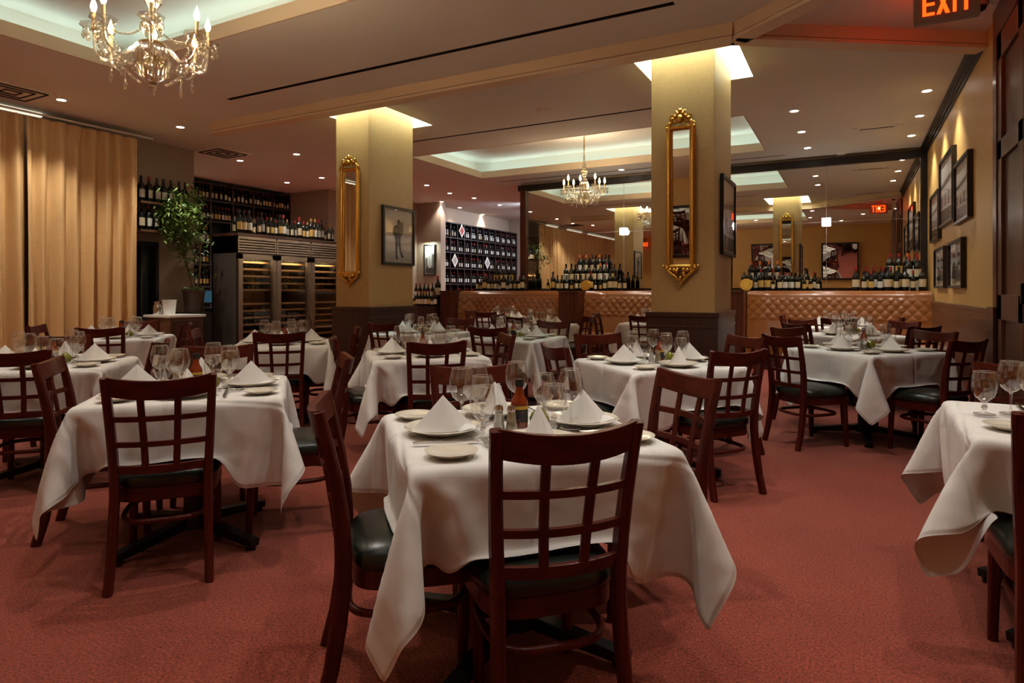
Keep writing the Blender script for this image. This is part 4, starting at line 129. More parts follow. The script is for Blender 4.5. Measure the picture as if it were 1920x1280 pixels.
-2,-2,-2,-2,-1,-1,-1,-1,0,-1,1,7,16,16,17,16,16,17,16,17,16,17,16,16,17,16,17,16,17,16,17,16,16,17,16,17,16,17,12,-1,0,0,0,-1,-1,-1,-2,-2,-1,-1,-2,-2,-1,-1,-1,-1,-1,0,-1,1,8,16,16,16,17,16,17,16,17,16,16,17,16,17,16,17,16,17,16,16,17,16,17,16,17,16,17,11,0,-1,0,0,0,-1,-1,-2,-1,-2,-1,-2,-2,-1,-1,0,-1,-1,0,-1,1,8,17,16,16,17,16,17,16,17,16,16,17,16,17,16,17,16,16,17,16,17,16,17,16,17,16,16,11,0,0,-1,0,0,-1,-1,-1,-1,-2,
-1,-2,-1,-1,-1,0,-1,0,-1,0,0,9,16,17,16,17,16,17,16,16,17,16,17,16,17,16,17,16,16,17,16,17,16,17,16,16,17,16,10,1,-1,0,-1,0,-1,0,-2,-1,-1,-1,-1,-1,-1,-1,0,-1,0,0,-1,0,10,16,17,16,17,16,17,16,16,17,16,17,16,17,16,16,17,16,17,16,17,16,17,16,16,17,16,9,1,0,-1,-1,0,-1,0,-1,-2,-1,-1,-1,-1,0,-1,0,0,-1,0,-1,0,11,16,17,16,17,16,16,17,16,17,16,17,16,16,17,16,17,16,17,16,17,16,16,17,16,17,16,8,1,0,-1,0,-1,-1,0,-1,-1,-2,
0,-1,-1,0,-1,0,0,0,-1,0,-1,12,16,17,16,16,17,16,17,16,17,16,17,16,16,17,16,17,16,17,16,16,17,16,17,16,16,17,7,1,0,-1,0,-1,-1,0,-1,-1,-2,0,-1,-1,-1,0,0,0,0,0,0,-1,12,16,17,16,16,17,16,17,16,17,16,16,17,16,17,16,17,16,17,16,16,17,16,17,16,16,16,7,1,0,-1,0,-1,-1,0,-1,-2,-1,0,-1,-1,-1,0,0,0,0,0,0,-1,13,16,16,17,16,17,16,17,16,16,17,16,17,16,17,16,17,16,16,17,16,17,16,17,16,16,16,6,1,-1,0,-1,-1,0,-1,0,-2,-1,
1,-2,-1,-1,0,-1,1,0,0,0,-1,13,17,16,17,16,17,16,17,16,16,17,16,17,16,17,16,17,16,16,17,16,17,16,17,16,16,15,5,1,0,-1,-1,0,-1,0,-1,-1,-2,1,-2,-1,-1,-1,-1,0,0,1,1,-1,13,17,16,17,16,17,16,16,17,16,17,16,17,16,17,16,16,17,16,17,16,17,16,17,16,16,15,4,0,0,-1,-1,0,0,0,-1,-2,-2,2,-1,-2,-2,-1,-1,-1,-1,1,1,0,14,17,16,17,16,16,17,16,17,16,17,16,17,16,17,16,16,17,16,17,16,17,16,17,16,16,14,3,1,-1,-1,-1,0,1,0,-2,-2,-3,
3,-1,-2,-1,-2,-2,-2,-1,-1,2,0,15,17,16,17,16,16,17,16,17,16,17,16,17,16,16,17,16,17,16,17,16,17,16,16,17,16,14,2,-1,-1,-1,1,1,0,-1,-3,-2,-3,2,-1,-1,-1,-1,-2,-2,-2,-2,-2,3,15,17,16,16,17,16,17,16,17,16,17,16,17,16,16,17,16,17,16,17,16,17,16,16,17,16,14,-1,-1,0,1,2,0,-2,-3,-2,-3,-4,-4,1,0,0,0,0,-1,-1,-2,-2,-2,16,16,17,16,17,16,17,16,17,16,17,16,16,17,16,17,16,17,16,17,16,17,16,16,17,16,13,-2,0,2,2,-1,-2,-3,-4,-3,-3,-4,
-12,2,1,2,2,1,0,1,-1,-5,2,17,16,17,16,17,16,17,16,17,16,16,17,16,17,16,17,16,17,16,17,16,16,17,16,17,16,13,-3,3,1,-2,-4,-3,-4,-4,-3,-3,-4,-16,2,2,3,1,0,2,2,3,7,0,17,16,17,16,17,16,17,16,17,16,16,17,16,17,16,17,16,17,16,16,17,16,17,16,17,16,13,1,-2,-5,-5,-4,-4,-3,-3,-3,-4,-3,-15,2,3,2,3,4,6,7,6,4,1,16,17,17,16,17,16,17,16,16,17,16,17,16,17,16,17,16,17,16,16,17,16,17,16,17,17,13,-8,-6,-5,-3,-3,-2,-3,-3,-3,-2,-3,
-8,4,4,4,4,4,4,5,5,10,5,15,17,16,16,17,16,17,16,16,17,16,17,16,17,16,16,17,16,17,16,17,16,17,16,17,18,11,-8,-1,2,-5,-3,-3,-4,-3,-3,-3,-3,15,4,4,4,4,5,4,2,-2,10,2,15,17,14,16,17,16,16,17,16,17,16,17,16,16,17,16,17,16,17,16,16,17,16,16,17,16,14,-3,5,2,-2,-3,-4,-3,-3,-3,-3,-3,15,4,4,5,4,-1,-5,-7,14,8,2,12,16,13,16,17,16,16,17,16,17,16,17,16,16,17,16,17,16,16,17,16,17,16,16,16,9,13,13,6,3,1,-2,-2,-3,-3,-3,-3,-3,
16,4,2,-1,-5,-8,-9,13,13,8,5,5,14,14,15,16,17,16,17,16,17,16,16,17,16,17,16,17,16,16,17,16,16,17,16,15,5,16,5,7,12,6,3,0,-1,-2,-3,-3,-3,13,-4,-6,-7,-9,-8,11,14,9,5,1,9,15,13,15,16,17,16,17,16,17,16,16,17,16,17,16,16,17,16,17,16,16,16,17,14,2,14,10,4,4,11,10,6,2,1,-1,-3,-2,-7,-7,-8,-9,-6,8,14,12,6,2,0,11,15,13,15,16,17,16,17,16,16,17,16,17,16,17,16,16,17,16,17,16,16,16,17,13,-1,13,12,-2,9,8,4,11,10,6,3,0,-1,
-13,-8,-8,-4,6,13,14,8,3,-1,2,12,15,14,14,16,17,16,17,16,16,17,16,17,16,17,16,16,17,16,16,17,16,16,16,12,-2,10,15,0,-3,12,6,5,12,10,9,6,3,-13,-7,-3,5,11,15,11,5,0,-2,3,14,15,13,14,16,17,16,16,17,16,17,16,17,16,16,17,16,17,16,16,17,16,17,15,9,-1,7,15,3,-6,4,11,6,6,11,11,10,9,-10,-2,3,10,14,13,8,2,-2,-1,4,14,15,13,15,15,17,16,16,17,16,17,16,17,16,16,17,16,17,16,16,17,16,17,15,7,-2,5,16,4,-6,-3,9,10,6,7,10,11,11,
-5,3,8,13,14,10,5,0,-2,-1,4,15,15,13,15,15,16,17,16,17,16,17,16,16,17,16,17,16,17,16,16,17,16,17,14,6,-3,3,16,6,-4,-7,2,11,8,7,8,10,11,1,6,11,14,12,7,3,-1,-2,-1,5,15,15,13,15,15,16,17,16,17,16,17,16,16,17,16,17,16,17,16,17,16,16,17,13,4,-1,0,15,8,-4,-6,-4,6,11,8,7,8,11,-258,12,12,12,11,11,8,7,5,5,4,5,1,-1,-3,-2,-2,-2,-2,-1,-2,-1,-1,-1,-1,-1,-1,-1,-1,-1,0,-1,-1,-1,-1,-1,-1,-1,0,0,0,-1,-6,-8,-10,-10,-10,-9,-10,
11,12,12,12,12,11,10,8,5,5,5,5,2,-2,-2,-3,-2,-2,-2,-1,-1,-1,-1,-1,-1,-1,-1,-1,-1,-1,-1,-1,-1,-1,0,-1,-1,-1,0,0,0,-3,-7,-9,-10,-10,-9,-10,-10,11,12,12,12,12,12,11,9,7,5,5,5,2,-2,-3,-2,-3,-1,-2,-1,-1,-1,-1,-1,-1,-1,-1,-1,-1,-1,-1,-1,0,-1,-1,-1,-1,-1,0,0,0,-4,-8,-10,-10,-9,-10,-10,-11,12,11,12,12,12,12,12,11,8,6,5,4,3,-2,-3,-2,-3,-1,-2,-1,-1,-1,-1,-1,0,-1,-1,-1,-1,-1,-1,-1,-1,-1,-1,0,-1,-1,0,0,-2,-5,-9,-10,-10,-9,-10,-11,-11,
11,12,12,12,12,12,11,12,10,7,5,5,3,-2,-3,-3,-2,-1,-2,-1,0,-1,-1,-1,-1,-1,-1,-1,-1,-1,-1,-1,-1,0,-1,-1,-1,-1,0,0,-2,-7,-10,-10,-9,-10,-11,-11,-13,11,12,12,12,12,12,12,12,11,9,6,5,3,-2,-3,-3,-2,-1,-1,-1,-1,-1,-1,-1,-1,-1,0,-1,-1,-1,-1,-1,-1,-1,-1,-1,0,-2,0,0,-4,-8,-10,-9,-10,-10,-12,-13,-13,8,14,13,12,12,12,12,12,12,10,8,5,4,-2,-4,-2,-2,-1,-1,-1,-1,-1,0,-1,-1,-1,-1,-1,-1,-1,-1,-1,-1,-1,0,-1,-1,-1,0,-1,-6,-9,-9,-10,-10,-12,-13,-13,-14,
3,16,15,14,13,13,12,12,12,11,10,7,4,-3,-3,-2,-1,-1,-2,0,-1,-1,-1,-1,-1,-1,-1,-1,-1,-1,-1,-1,0,-1,-1,-1,-1,-1,0,-2,-7,-10,-9,-10,-12,-13,-14,-13,-13,3,16,16,16,15,14,13,13,12,12,11,9,5,-4,-2,-2,-1,-1,-1,-1,-1,-1,-1,0,-1,-1,-1,-1,-1,-1,-1,-1,-1,-1,-1,0,-1,-1,-1,-3,-9,-9,-10,-13,-13,-13,-13,-13,-13,2,16,16,17,16,15,15,15,13,13,11,12,7,-5,-2,0,-2,-1,-1,-1,0,-1,-1,-1,-1,-1,-1,-1,-1,-1,-1,-1,-1,-1,0,-1,-1,-1,0,-6,-9,-10,-13,-13,-13,-13,-13,-13,-14,
2,17,16,16,16,16,16,16,15,15,14,11,11,-7,2,-2,0,-1,-1,-1,-1,-1,-1,-1,0,-1,-1,-1,-1,-1,-1,-1,-1,-1,-1,-1,0,-2,-1,-7,-10,-13,-13,-13,-13,-14,-14,-15,-15,2,17,16,16,17,16,15,16,16,15,16,17,10,-1,0,0,-1,0,-1,-1,-1,0,-1,-1,-1,-1,-1,-1,-1,-1,-1,-1,-1,-1,-1,-1,-1,0,-3,-9,-13,-13,-14,-14,-15,-15,-17,-16,-16,3,16,17,16,16,16,17,16,16,15,15,16,10,-3,0,1,0,0,1,0,0,1,0,0,0,0,0,-1,0,-1,0,-1,0,-1,0,0,-1,1,-7,-14,-14,-15,-16,-16,-17,-16,-16,-17,-16,
2,16,16,16,16,16,16,16,16,16,16,16,8,-3,0,0,0,0,0,0,0,0,0,0,0,0,0,0,0,0,0,0,0,0,1,0,0,1,-4,-18,-16,-15,-17,-16,-16,-17,-16,-17,-16,-1,16,16,16,16,16,16,16,16,16,16,17,8,-3,0,0,0,0,0,0,0,0,0,0,0,0,0,0,0,0,0,0,0,0,0,0,0,2,-6,-16,-15,-17,-16,-17,-16,-16,-17,-16,-17,0,16,16,16,16,16,16,16,17,16,16,16,8,-3,0,0,0,0,0,0,0,0,0,0,0,0,0,0,0,0,0,0,0,0,0,0,0,2,-6,-16,-17,-16,-16,-16,-17,-16,-16,-17,-16,
0,16,16,16,16,16,17,16,16,17,16,16,8,-4,0,0,0,0,0,0,0,0,0,0,0,0,0,0,0,0,0,0,0,0,0,0,0,3,-8,-17,-16,-16,-17,-16,-16,-16,-17,-16,-16,0,16,16,17,16,16,16,17,16,16,17,16,6,-3,0,0,0,0,0,0,0,0,0,0,0,0,0,0,0,0,0,0,0,0,0,0,0,3,-9,-17,-17,-16,-16,-16,-17,-16,-16,-16,-17,1,16,16,16,16,17,16,17,16,16,17,15,6,-3,0,0,0,0,0,0,0,0,0,0,0,0,0,0,0,0,0,0,0,0,0,0,0,2,-10,-16,-17,-16,-16,-17,-16,-16,-17,-16,-16,
0,16,17,16,16,17,16,16,17,16,17,15,5,-3,0,0,0,0,0,0,0,0,0,0,0,0,0,0,0,0,0,0,0,0,0,0,0,2,-11,-16,-17,-16,-16,-17,-16,-17,-16,-16,-16,1,16,17,16,16,17,16,16,17,16,17,15,4,-3,0,0,0,0,0,0,0,0,0,0,0,0,0,0,0,0,0,0,0,0,0,0,0,2,-12,-16,-17,-16,-16,-17,-16,-17,-16,-16,-17,1,16,16,17,16,17,16,16,17,16,17,14,3,-2,0,0,0,0,0,0,0,0,0,0,0,0,0,0,0,0,0,0,0,0,0,0,0,1,-12,-16,-17,-16,-16,-17,-16,-17,-16,-16,-17,
1,16,16,17,16,17,16,16,17,16,17,14,2,-2,0,0,0,0,0,0,0,0,0,0,0,0,0,0,0,0,0,0,0,0,0,0,0,1,-13,-16,-17,-16,-16,-17,-16,-17,-16,-16,-17,0,17,16,17,16,16,17,16,17,16,17,13,1,-1,0,0,0,0,0,0,0,0,0,0,0,0,0,0,0,0,0,0,0,0,0,0,0,0,-13,-16,-17,-16,-16,-17,-16,-17,-16,-16,-17,1,17,16,17,16,16,17,16,17,16,17,13,-1,0,0,0,0,0,0,0,0,0,0,0,0,0,0,0,0,0,0,0,0,0,0,0,1,-1,-14,-16,-17,-16,-16,-17,-16,-17,-16,-16,-17,
1,17,16,17,16,16,17,16,17,16,17,12,-1,0,0,0,0,0,0,0,0,0,0,0,0,0,0,0,0,0,0,0,0,0,0,0,2,-3,-14,-16,-17,-16,-16,-17,-16,-17,-16,-16,-17,1,17,16,16,17,16,17,16,17,16,17,11,-1,0,0,0,0,0,0,0,0,0,0,0,0,0,0,0,0,0,0,0,0,0,0,0,2,-3,-15,-16,-17,-16,-16,-17,-16,-17,-16,-16,-17,1,17,16,16,17,16,17,16,17,16,17,11,-2,0,0,0,0,0,0,0,0,0,0,0,0,0,0,0,0,0,0,0,0,0,0,0,3,-5,-15,-16,-17,-16,-16,-17,-16,-17,-16,-16,-17,
1,17,16,16,17,16,17,16,17,16,17,10,-2,0,0,0,0,0,0,0,0,0,0,0,0,0,0,0,0,0,0,0,0,0,0,0,3,-5,-16,-16,-17,-16,-16,-17,-16,-17,-16,-16,-17,1,17,16,16,17,16,17,16,17,16,17,10,-3,0,0,0,0,0,0,0,0,0,0,0,0,0,0,0,0,0,0,0,0,0,0,0,4,-7,-16,-16,-16,-17,-16,-17,-16,-17,-16,-16,-17,1,17,16,16,17,16,17,16,17,16,17,9,-3,0,0,0,0,0,0,0,0,0,0,0,0,0,0,0,0,0,0,0,0,0,0,0,4,-7,-17,-16,-16,-17,-16,-17,-16,-16,-17,-16,-16,
1,17,16,17,16,16,17,16,17,16,16,9,-3,0,0,0,0,0,0,0,0,0,0,0,0,0,0,0,0,0,0,0,0,0,0,1,3,-8,-16,-17,-16,-17,-16,-17,-16,-16,-17,-16,-16,2,16,16,17,16,16,17,16,17,16,16,8,-3,0,0,0,0,0,0,0,0,0,0,0,0,0,0,0,0,0,0,0,0,0,0,1,3,-9,-16,-17,-16,-17,-16,-16,-17,-16,-16,-17,-16,1,16,17,16,16,17,16,16,17,16,16,6,-2,0,0,0,0,0,0,0,0,0,0,0,0,0,0,0,0,0,0,0,0,0,0,1,3,-10,-16,-17,-16,-16,-17,-16,-17,-16,-16,-16,-16,
1,16,17,16,16,17,16,17,16,16,17,3,-1,0,0,0,0,0,0,0,0,0,0,0,0,0,0,0,0,0,0,0,0,0,0,1,3,-10,-17,-17,-16,-16,-17,-16,-16,-16,-16,-16,-16,1,16,17,16,16,17,16,17,16,15,17,3,-1,0,0,0,0,0,0,0,0,0,0,0,0,0,0,0,0,0,0,0,0,0,0,0,3,-10,-17,-16,-17,-16,-16,-16,-16,-16,-16,-16,-16,1,17,16,16,17,16,16,16,16,15,18,2,-1,0,0,0,0,0,0,0,0,0,0,0,0,0,0,0,0,0,0,0,0,0,0,0,2,-10,-17,-16,-16,-15,-16,-16,-16,-16,-16,-16,-16,
2,16,17,16,16,16,15,14,16,15,18,3,-1,1,0,1,1,0,1,0,0,0,0,0,0,-1,0,-1,0,-1,0,0,0,0,0,0,1,-10,-15,-16,-15,-16,-16,-17,-16,-16,-16,-16,-17,0,16,15,16,16,16,16,15,16,13,3,3,1,3,1,1,1,0,1,1,1,1,1,1,0,1,1,1,0,1,1,0,0,0,0,0,0,-13,-15,-16,-15,-16,-16,-16,-16,-16,-16,-17,-16,-5,16,16,16,16,16,15,14,15,5,2,5,2,-1,1,1,1,1,1,1,1,1,0,1,1,1,1,1,1,1,1,1,1,1,1,1,1,-8,-16,-14,-15,-16,-16,-16,-16,-16,-17,-16,-16,
-3,16,16,15,15,14,14,14,8,5,1,6,1,-1,1,1,1,0,1,1,1,1,1,1,1,1,1,1,0,1,1,1,1,2,1,2,2,-9,-6,-13,-15,-15,-16,-16,-16,-17,-16,-16,-16,-4,16,14,14,14,14,13,10,6,4,4,4,0,-1,0,1,1,1,1,1,1,1,1,0,1,1,1,1,1,1,1,1,1,2,1,1,3,-2,-9,-12,-11,-14,-14,-16,-16,-16,-16,-16,-16,-5,13,14,13,14,14,10,8,5,4,4,3,0,-1,0,1,1,1,1,0,1,1,1,1,1,1,1,1,1,1,1,1,1,2,1,1,3,0,-8,-10,-12,-10,-13,-14,-15,-15,-16,-16,-16,
-10,14,13,14,14,11,9,6,4,4,4,3,0,-1,0,0,1,1,1,1,1,1,1,1,1,0,1,1,1,1,2,1,1,1,2,1,4,0,-7,-8,-11,-11,-12,-12,-13,-14,-14,-16,-16,-9,14,14,13,12,9,7,5,4,4,4,2,0,0,0,0,1,1,1,1,0,1,1,1,1,1,1,1,1,1,1,2,1,1,1,2,4,1,-6,-8,-8,-12,-12,-11,-12,-12,-13,-14,-15,-9,14,13,12,10,8,6,4,4,4,4,2,0,0,-1,1,0,1,1,1,1,1,1,1,1,1,1,1,1,1,1,1,1,2,1,2,4,2,-5,-9,-7,-9,-12,-12,-11,-12,-12,-12,-13,
-9,13,12,11,9,6,5,4,4,4,4,2,0,-1,0,0,1,1,1,1,1,1,0,1,1,1,1,1,1,2,1,1,1,1,2,2,4,2,-4,-8,-7,-8,-11,-12,-11,-12,-11,-12,-12,-10,12,12,9,8,5,4,4,4,4,4,2,0,-1,0,0,1,1,0,1,1,1,1,1,1,1,1,1,1,1,1,1,2,1,1,3,3,4,-3,-8,-8,-6,-9,-12,-12,-11,-12,-11,-12,-11,12,10,9,5,5,4,4,4,4,4,2,0,-1,0,0,0,1,1,1,1,1,1,1,1,0,2,1,1,1,1,1,1,1,2,3,3,4,-1,-8,-8,-7,-7,-10,-12,-12,-11,-12,-12]]
# ------------------------------------------------------------------ camera
H = 1.25; F = 1181.0; AZ = math.radians(28.34)
cam = bpy.data.cameras.new('camera'); cam.sensor_width = 36.0; cam.lens = 36.0*F/1920
cam.shift_y = -95/1920; cam.clip_start = .05; cam.clip_end = 80
co = bpy.data.objects.new('camera', cam); COL.objects.link(co)
co.location = (0, 0, H); co.rotation_euler = (PI/2, 0, AZ)
SC.camera = co
def ray(px, py):
    u = (px-960)/F; v = (545-py)/F
    return Vector((-.4747+.8802*u, .8802+.4747*u, v))
def atz(px, py, z): d = ray(px, py); return d*((z-H)/d.z)+Vector((0, 0, H))
def aty(px, py, y): d = ray(px, py); return d*(y/d.y)+Vector((0, 0, H))
def atx(px, py, x): d = ray(px, py); return d*(x/d.x)+Vector((0, 0, H))
def proj(x, y, z=1.):
    D = -.4747*x+.8802*y
    return 960+F*(.8802*x+.4747*y)/D, 545-F*(z-H)/D
ORD = ['first','second','third','fourth','fifth','sixth','seventh','eighth','ninth','tenth','eleventh','twelfth','thirteenth','fourteenth','fifteenth','sixteenth','seventeenth','eighteenth','nineteenth','twentieth']
ORD += ['twenty-'+o for o in ORD[:9]]+['thirtieth']+['thirty-'+o for o in ORD[:9]]
# ------------------------------------------------------------------ materials
def newmat(n):
    m = bpy.data.materials.new(n); m.use_nodes = True
    nt = m.node_tree; return m, nt, nt.nodes['Principled BSDF']
def mat(n, c, rough=.5, metal=0, coat=0, bump=0, bscale=60, var=0, vscale=6, emit=None, es=0, spec=.5, sheen=0, wood=0, stretch=(1,1,1)):
    m, nt, b = newmat(n)
    N = nt.nodes; L = nt.links
    b.inputs['Base Color'].default_value = (*c, 1); b.inputs['Roughness'].default_value = rough
    b.inputs['Metallic'].default_value = metal; b.inputs['Coat Weight'].default_value = coat
    b.inputs['Specular IOR Level'].default_value = spec; b.inputs['Sheen Weight'].default_value = sheen
    b.inputs['Coat Roughness'].default_value = .12
    if emit: b.inputs['Emission Color'].default_value = (*emit, 1); b.inputs['Emission Strength'].default_value = es
    if var or bump or wood:
        tc = N.new('ShaderNodeTexCoord'); mp = N.new('ShaderNodeMapping'); mp.inputs['Scale'].default_value = stretch
        L.new(tc.outputs['Object'], mp.inputs[0])
    if var or wood:
        if wood:
            no = N.new('ShaderNodeTexWave'); no.inputs['Scale'].default_value = vscale; no.inputs['Distortion'].default_value = 9
            no.inputs['Detail'].default_value = 3; no.inputs['Detail Scale'].default_value = 1.6; amt = wood
        else:
            no = N.new('ShaderNodeTexNoise'); no.inputs['Scale'].default_value = vscale; no.inputs['Detail'].default_value = 5; amt = var
        L.new(mp.outputs[0], no.inputs['Vector'])
        mx = N.new('ShaderNodeMix'); mx.data_type = 'RGBA'
        mx.inputs[6].default_value = (*[x*(1-amt) for x in c], 1); mx.inputs[7].default_value = (*[min(1, x*(1+amt)) for x in c], 1)
        L.new(no.outputs[0 if not wood else 1], mx.inputs[0]); L.new(mx.outputs[2], b.inputs['Base Color'])
    if bump:
        nb = N.new('ShaderNodeTexNoise'); nb.inputs['Scale'].default_value = bscale; nb.inputs['Detail'].default_value = 3
        L.new(mp.outputs[0], nb.inputs['Vector'])
        bp = N.new('ShaderNodeBump'); bp.inputs['Strength'].default_value = bump; bp.inputs['Distance'].default_value = .01
        L.new(nb.outputs[0], bp.inputs['Height']); L.new(bp.outputs[0], b.inputs['Normal'])
    return m
def thin_glass(n, tint=(1,1,1), gloss=.04, edge=.75, rough=.02):
    m, nt, b = newmat(n); N = nt.nodes; L = nt.links; N.remove(b)
    t = N.new('ShaderNodeBsdfTransparent'); t.inputs[0].default_value = (*tint, 1)
    g = N.new('ShaderNodeBsdfGlossy'); g.inputs['Roughness'].default_value = rough; g.inputs[0].default_value = (1,1,1,1)
    lw = N.new('ShaderNodeLayerWeight'); lw.inputs[0].default_value = .35
    mr = N.new('ShaderNodeMapRange'); mr.inputs[3].default_value = gloss; mr.inputs[4].default_value = edge
    pw = N.new('ShaderNodeMath'); pw.operation = 'POWER'; pw.inputs[1].default_value = 2.0
    L.new(lw.outputs['Facing'], pw.inputs[0]); L.new(pw.outputs[0], mr.inputs[0])
    ms = N.new('ShaderNodeMixShader'); L.new(mr.outputs[0], ms.inputs[0]); L.new(t.outputs[0], ms.inputs[1]); L.new(g.outputs[0], ms.inputs[2])
    L.new(ms.outputs[0], N['Material Output'].inputs[0]); return m
M = {}
M['wood'] = mat('mahogany wood', (.070,.0082,.0040), .36, coat=.10, wood=.22, vscale=14, stretch=(1,1,.08), spec=.22)
M['woodh'] = mat('mahogany rail wood', (.070,.0082,.0040), .36, coat=.10, wood=.22, vscale=14, stretch=(.08,1,1), spec=.22)
M['rwood'] = mat('red brown panel wood', (.085,.019,.009), .36, coat=.15, wood=.25, vscale=5, stretch=(1,1,.15), spec=.3)
M['doorwood'] = mat('door wood', (.105,.040,.020), .42, coat=.05, wood=.2, vscale=5, stretch=(1,1,.15), spec=.25)
M['dwood'] = mat('dark panel wood', (.043,.0115,.007), .34, coat=.2, wood=.14, vscale=5, stretch=(1,1,.15))
M['bwood'] = mat('brown wainscot wood', (.085,.034,.018), .32, coat=.3, wood=.35, vscale=5, stretch=(.2,.2,1))
M['black'] = mat('black stained wood', (.010,.007,.006), .4)
M['shelf'] = mat('espresso shelf wood', (.024,.011,.009), .45, var=.3, vscale=8)
M['vinyl'] = mat('dark green black vinyl', (.010,.014,.011), .27, bump=.08, bscale=160)
M['iron'] = mat('black iron', (.009,.009,.009), .35, metal=.3)
M['gold'] = mat('gilt gold', (.72,.40,.075), .3, metal=1, bump=.25, bscale=60)
M['brass'] = mat('aged brass', (.55,.36,.14), .28, metal=1)
M['steel'] = mat('brushed stainless steel', (.40,.33,.27), .3, metal=1, bump=.05, bscale=90, stretch=(1,30,1))
M['dsteel'] = mat('dark brushed steel side', (.13,.108,.092), .42, metal=.5)
M['silver'] = mat('polished cutlery steel', (.62,.58,.54), .2, metal=1)
M['plate'] = mat('cream china', (.72,.66,.55), .10, coat=.5)
M['napkin'] = mat('white napkin cotton', (.72,.695,.67), .9, bump=.15, bscale=400)
M['ceil'] = mat('ceiling paint', (.80,.775,.70), .9, var=.05, vscale=1.2)
M['tray'] = mat('coffer cream paint', (.72,.58,.42), .8)
M['track'] = mat('tan track paint', (.82,.63,.43), .6)
M['white'] = mat('white paint', (.78,.76,.72), .5)
M['taupe'] = mat('taupe wall covering', (.36,.26,.19), .7, bump=.1, bscale=200)
M['lab_white'] = mat('white paper', (.70,.66,.58), .7, var=.12, vscale=40)
M['lab_cream'] = mat('cream paper', (.62,.50,.31), .7, var=.2, vscale=40)
M['lab_tan'] = mat('tan yellow paper', (.58,.36,.09), .7, var=.2, vscale=40)
M['lab_grey'] = mat('grey paper', (.30,.27,.25), .7, var=.3, vscale=50)
M['bot'] = mat('dark bottle glass', (.006,.007,.005), .10, spec=.6)
M['cap_red'] = mat('red foil', (.33,.018,.014), .35)
M['cap_black'] = mat('black foil', (.012,.010,.010), .35)
M['cap_orange'] = mat('orange foil', (.60,.16,.03), .4)
M['cap_gold'] = mat('gold foil', (.55,.36,.10), .35, metal=.6)
M['glass'] = thin_glass('clear table glass', (.95,.95,.945), .12, .98)
M['rim'] = thin_glass('glass rim', (.9,.9,.9), .45, .95)
M['pane'] = thin_glass('cooler door glass', (.92,.92,.90), .05, .5)
M['crystal'] = thin_glass('crystal', (.92,.88,.79), .34, .95, .10)
M['mirror'] = mat('mirror silvering', (.83,.81,.77), .0, metal=1)
M['amber'] = mat('amber red sauce', (.22,.028,.006), .12, coat=.5)
M['oil'] = mat('green olive oil', (.20,.20,.012), .1, coat=.6)
M['pepper'] = mat('peppercorns', (.30,.20,.085), .6, var=.5, vscale=300)
M['salt'] = mat('salt grains', (.72,.70,.66), .7)
M['sauce_lab'] = mat('dark sauce label', (.02,.018,.022), .5)
M['yellow'] = mat('yellow band', (.65,.36,.03), .5)
M['redink'] = mat('red ink', (.42,.04,.03), .5)
M['print'] = mat('grey photo paper', (.86,.84,.80), .35, var=.08, vscale=3)
M['printd'] = mat('photo black ink', (.018,.016,.015), .35)
M['printm'] = mat('photo grey ink', (.17,.155,.14), .35, var=.3, vscale=20)
M['printl'] = mat('photo light ink', (.62,.60,.56), .35)
M['frame'] = mat('black picture frame', (.010,.008,.007), .3)
M['leather'] = mat('caramel leather', (.25,.083,.019), .30, coat=.15, bump=.08, bscale=120)
M['leaf'] = mat('leaf green', (.11,.19,.035), .4, var=.55, vscale=9)
M['bark'] = mat('tree bark', (.16,.10,.05), .8, var=.3, vscale=30)
M['pot'] = mat('brown planter', (.055,.028,.016), .45)
M['soil'] = mat('potting soil', (.02,.014,.01), .95)
M['rack'] = mat('cooler rack wood', (.36,.19,.075), .55, var=.25, vscale=20)
M['dark'] = mat('dark interior', (.008,.007,.006), .6)
M['screen'] = mat('lit screen', (.01,.02,.03), .2, emit=(.10,.30,.42), es=.07)
M['bulb'] = mat('candle bulb glow', (1,.8,.5), .3, emit=(1,.66,.30), es=26)
M['lamp'] = mat('downlight lamp glow', (1,.9,.8), .3, emit=(1,.90,.76), es=14)
M['cool'] = mat('cool strip glow', (1,1,1), .3, emit=(1,.92,.72), es=.35)
M['sconce'] = mat('crystal sconce glow', (1,1,1), .2, emit=(.95,.93,1), es=.8)
M['exit'] = mat('exit letters glow', (1,.1,.02), .4, emit=(1,.034,.002), es=2.3)
M['exitbox'] = mat('exit box beige', (.30,.235,.185), .5)
M['dome'] = mat('dark camera dome', (.006,.006,.007), .08, coat=1)
M['night'] = mat('night window glass', (.006,.010,.012), .05, coat=1)
M['street'] = mat('street glow', (.05,.06,.06), .6, emit=(.16,.30,.34), es=.5)
M['stone'] = mat('white counter top', (.70,.66,.60), .3)
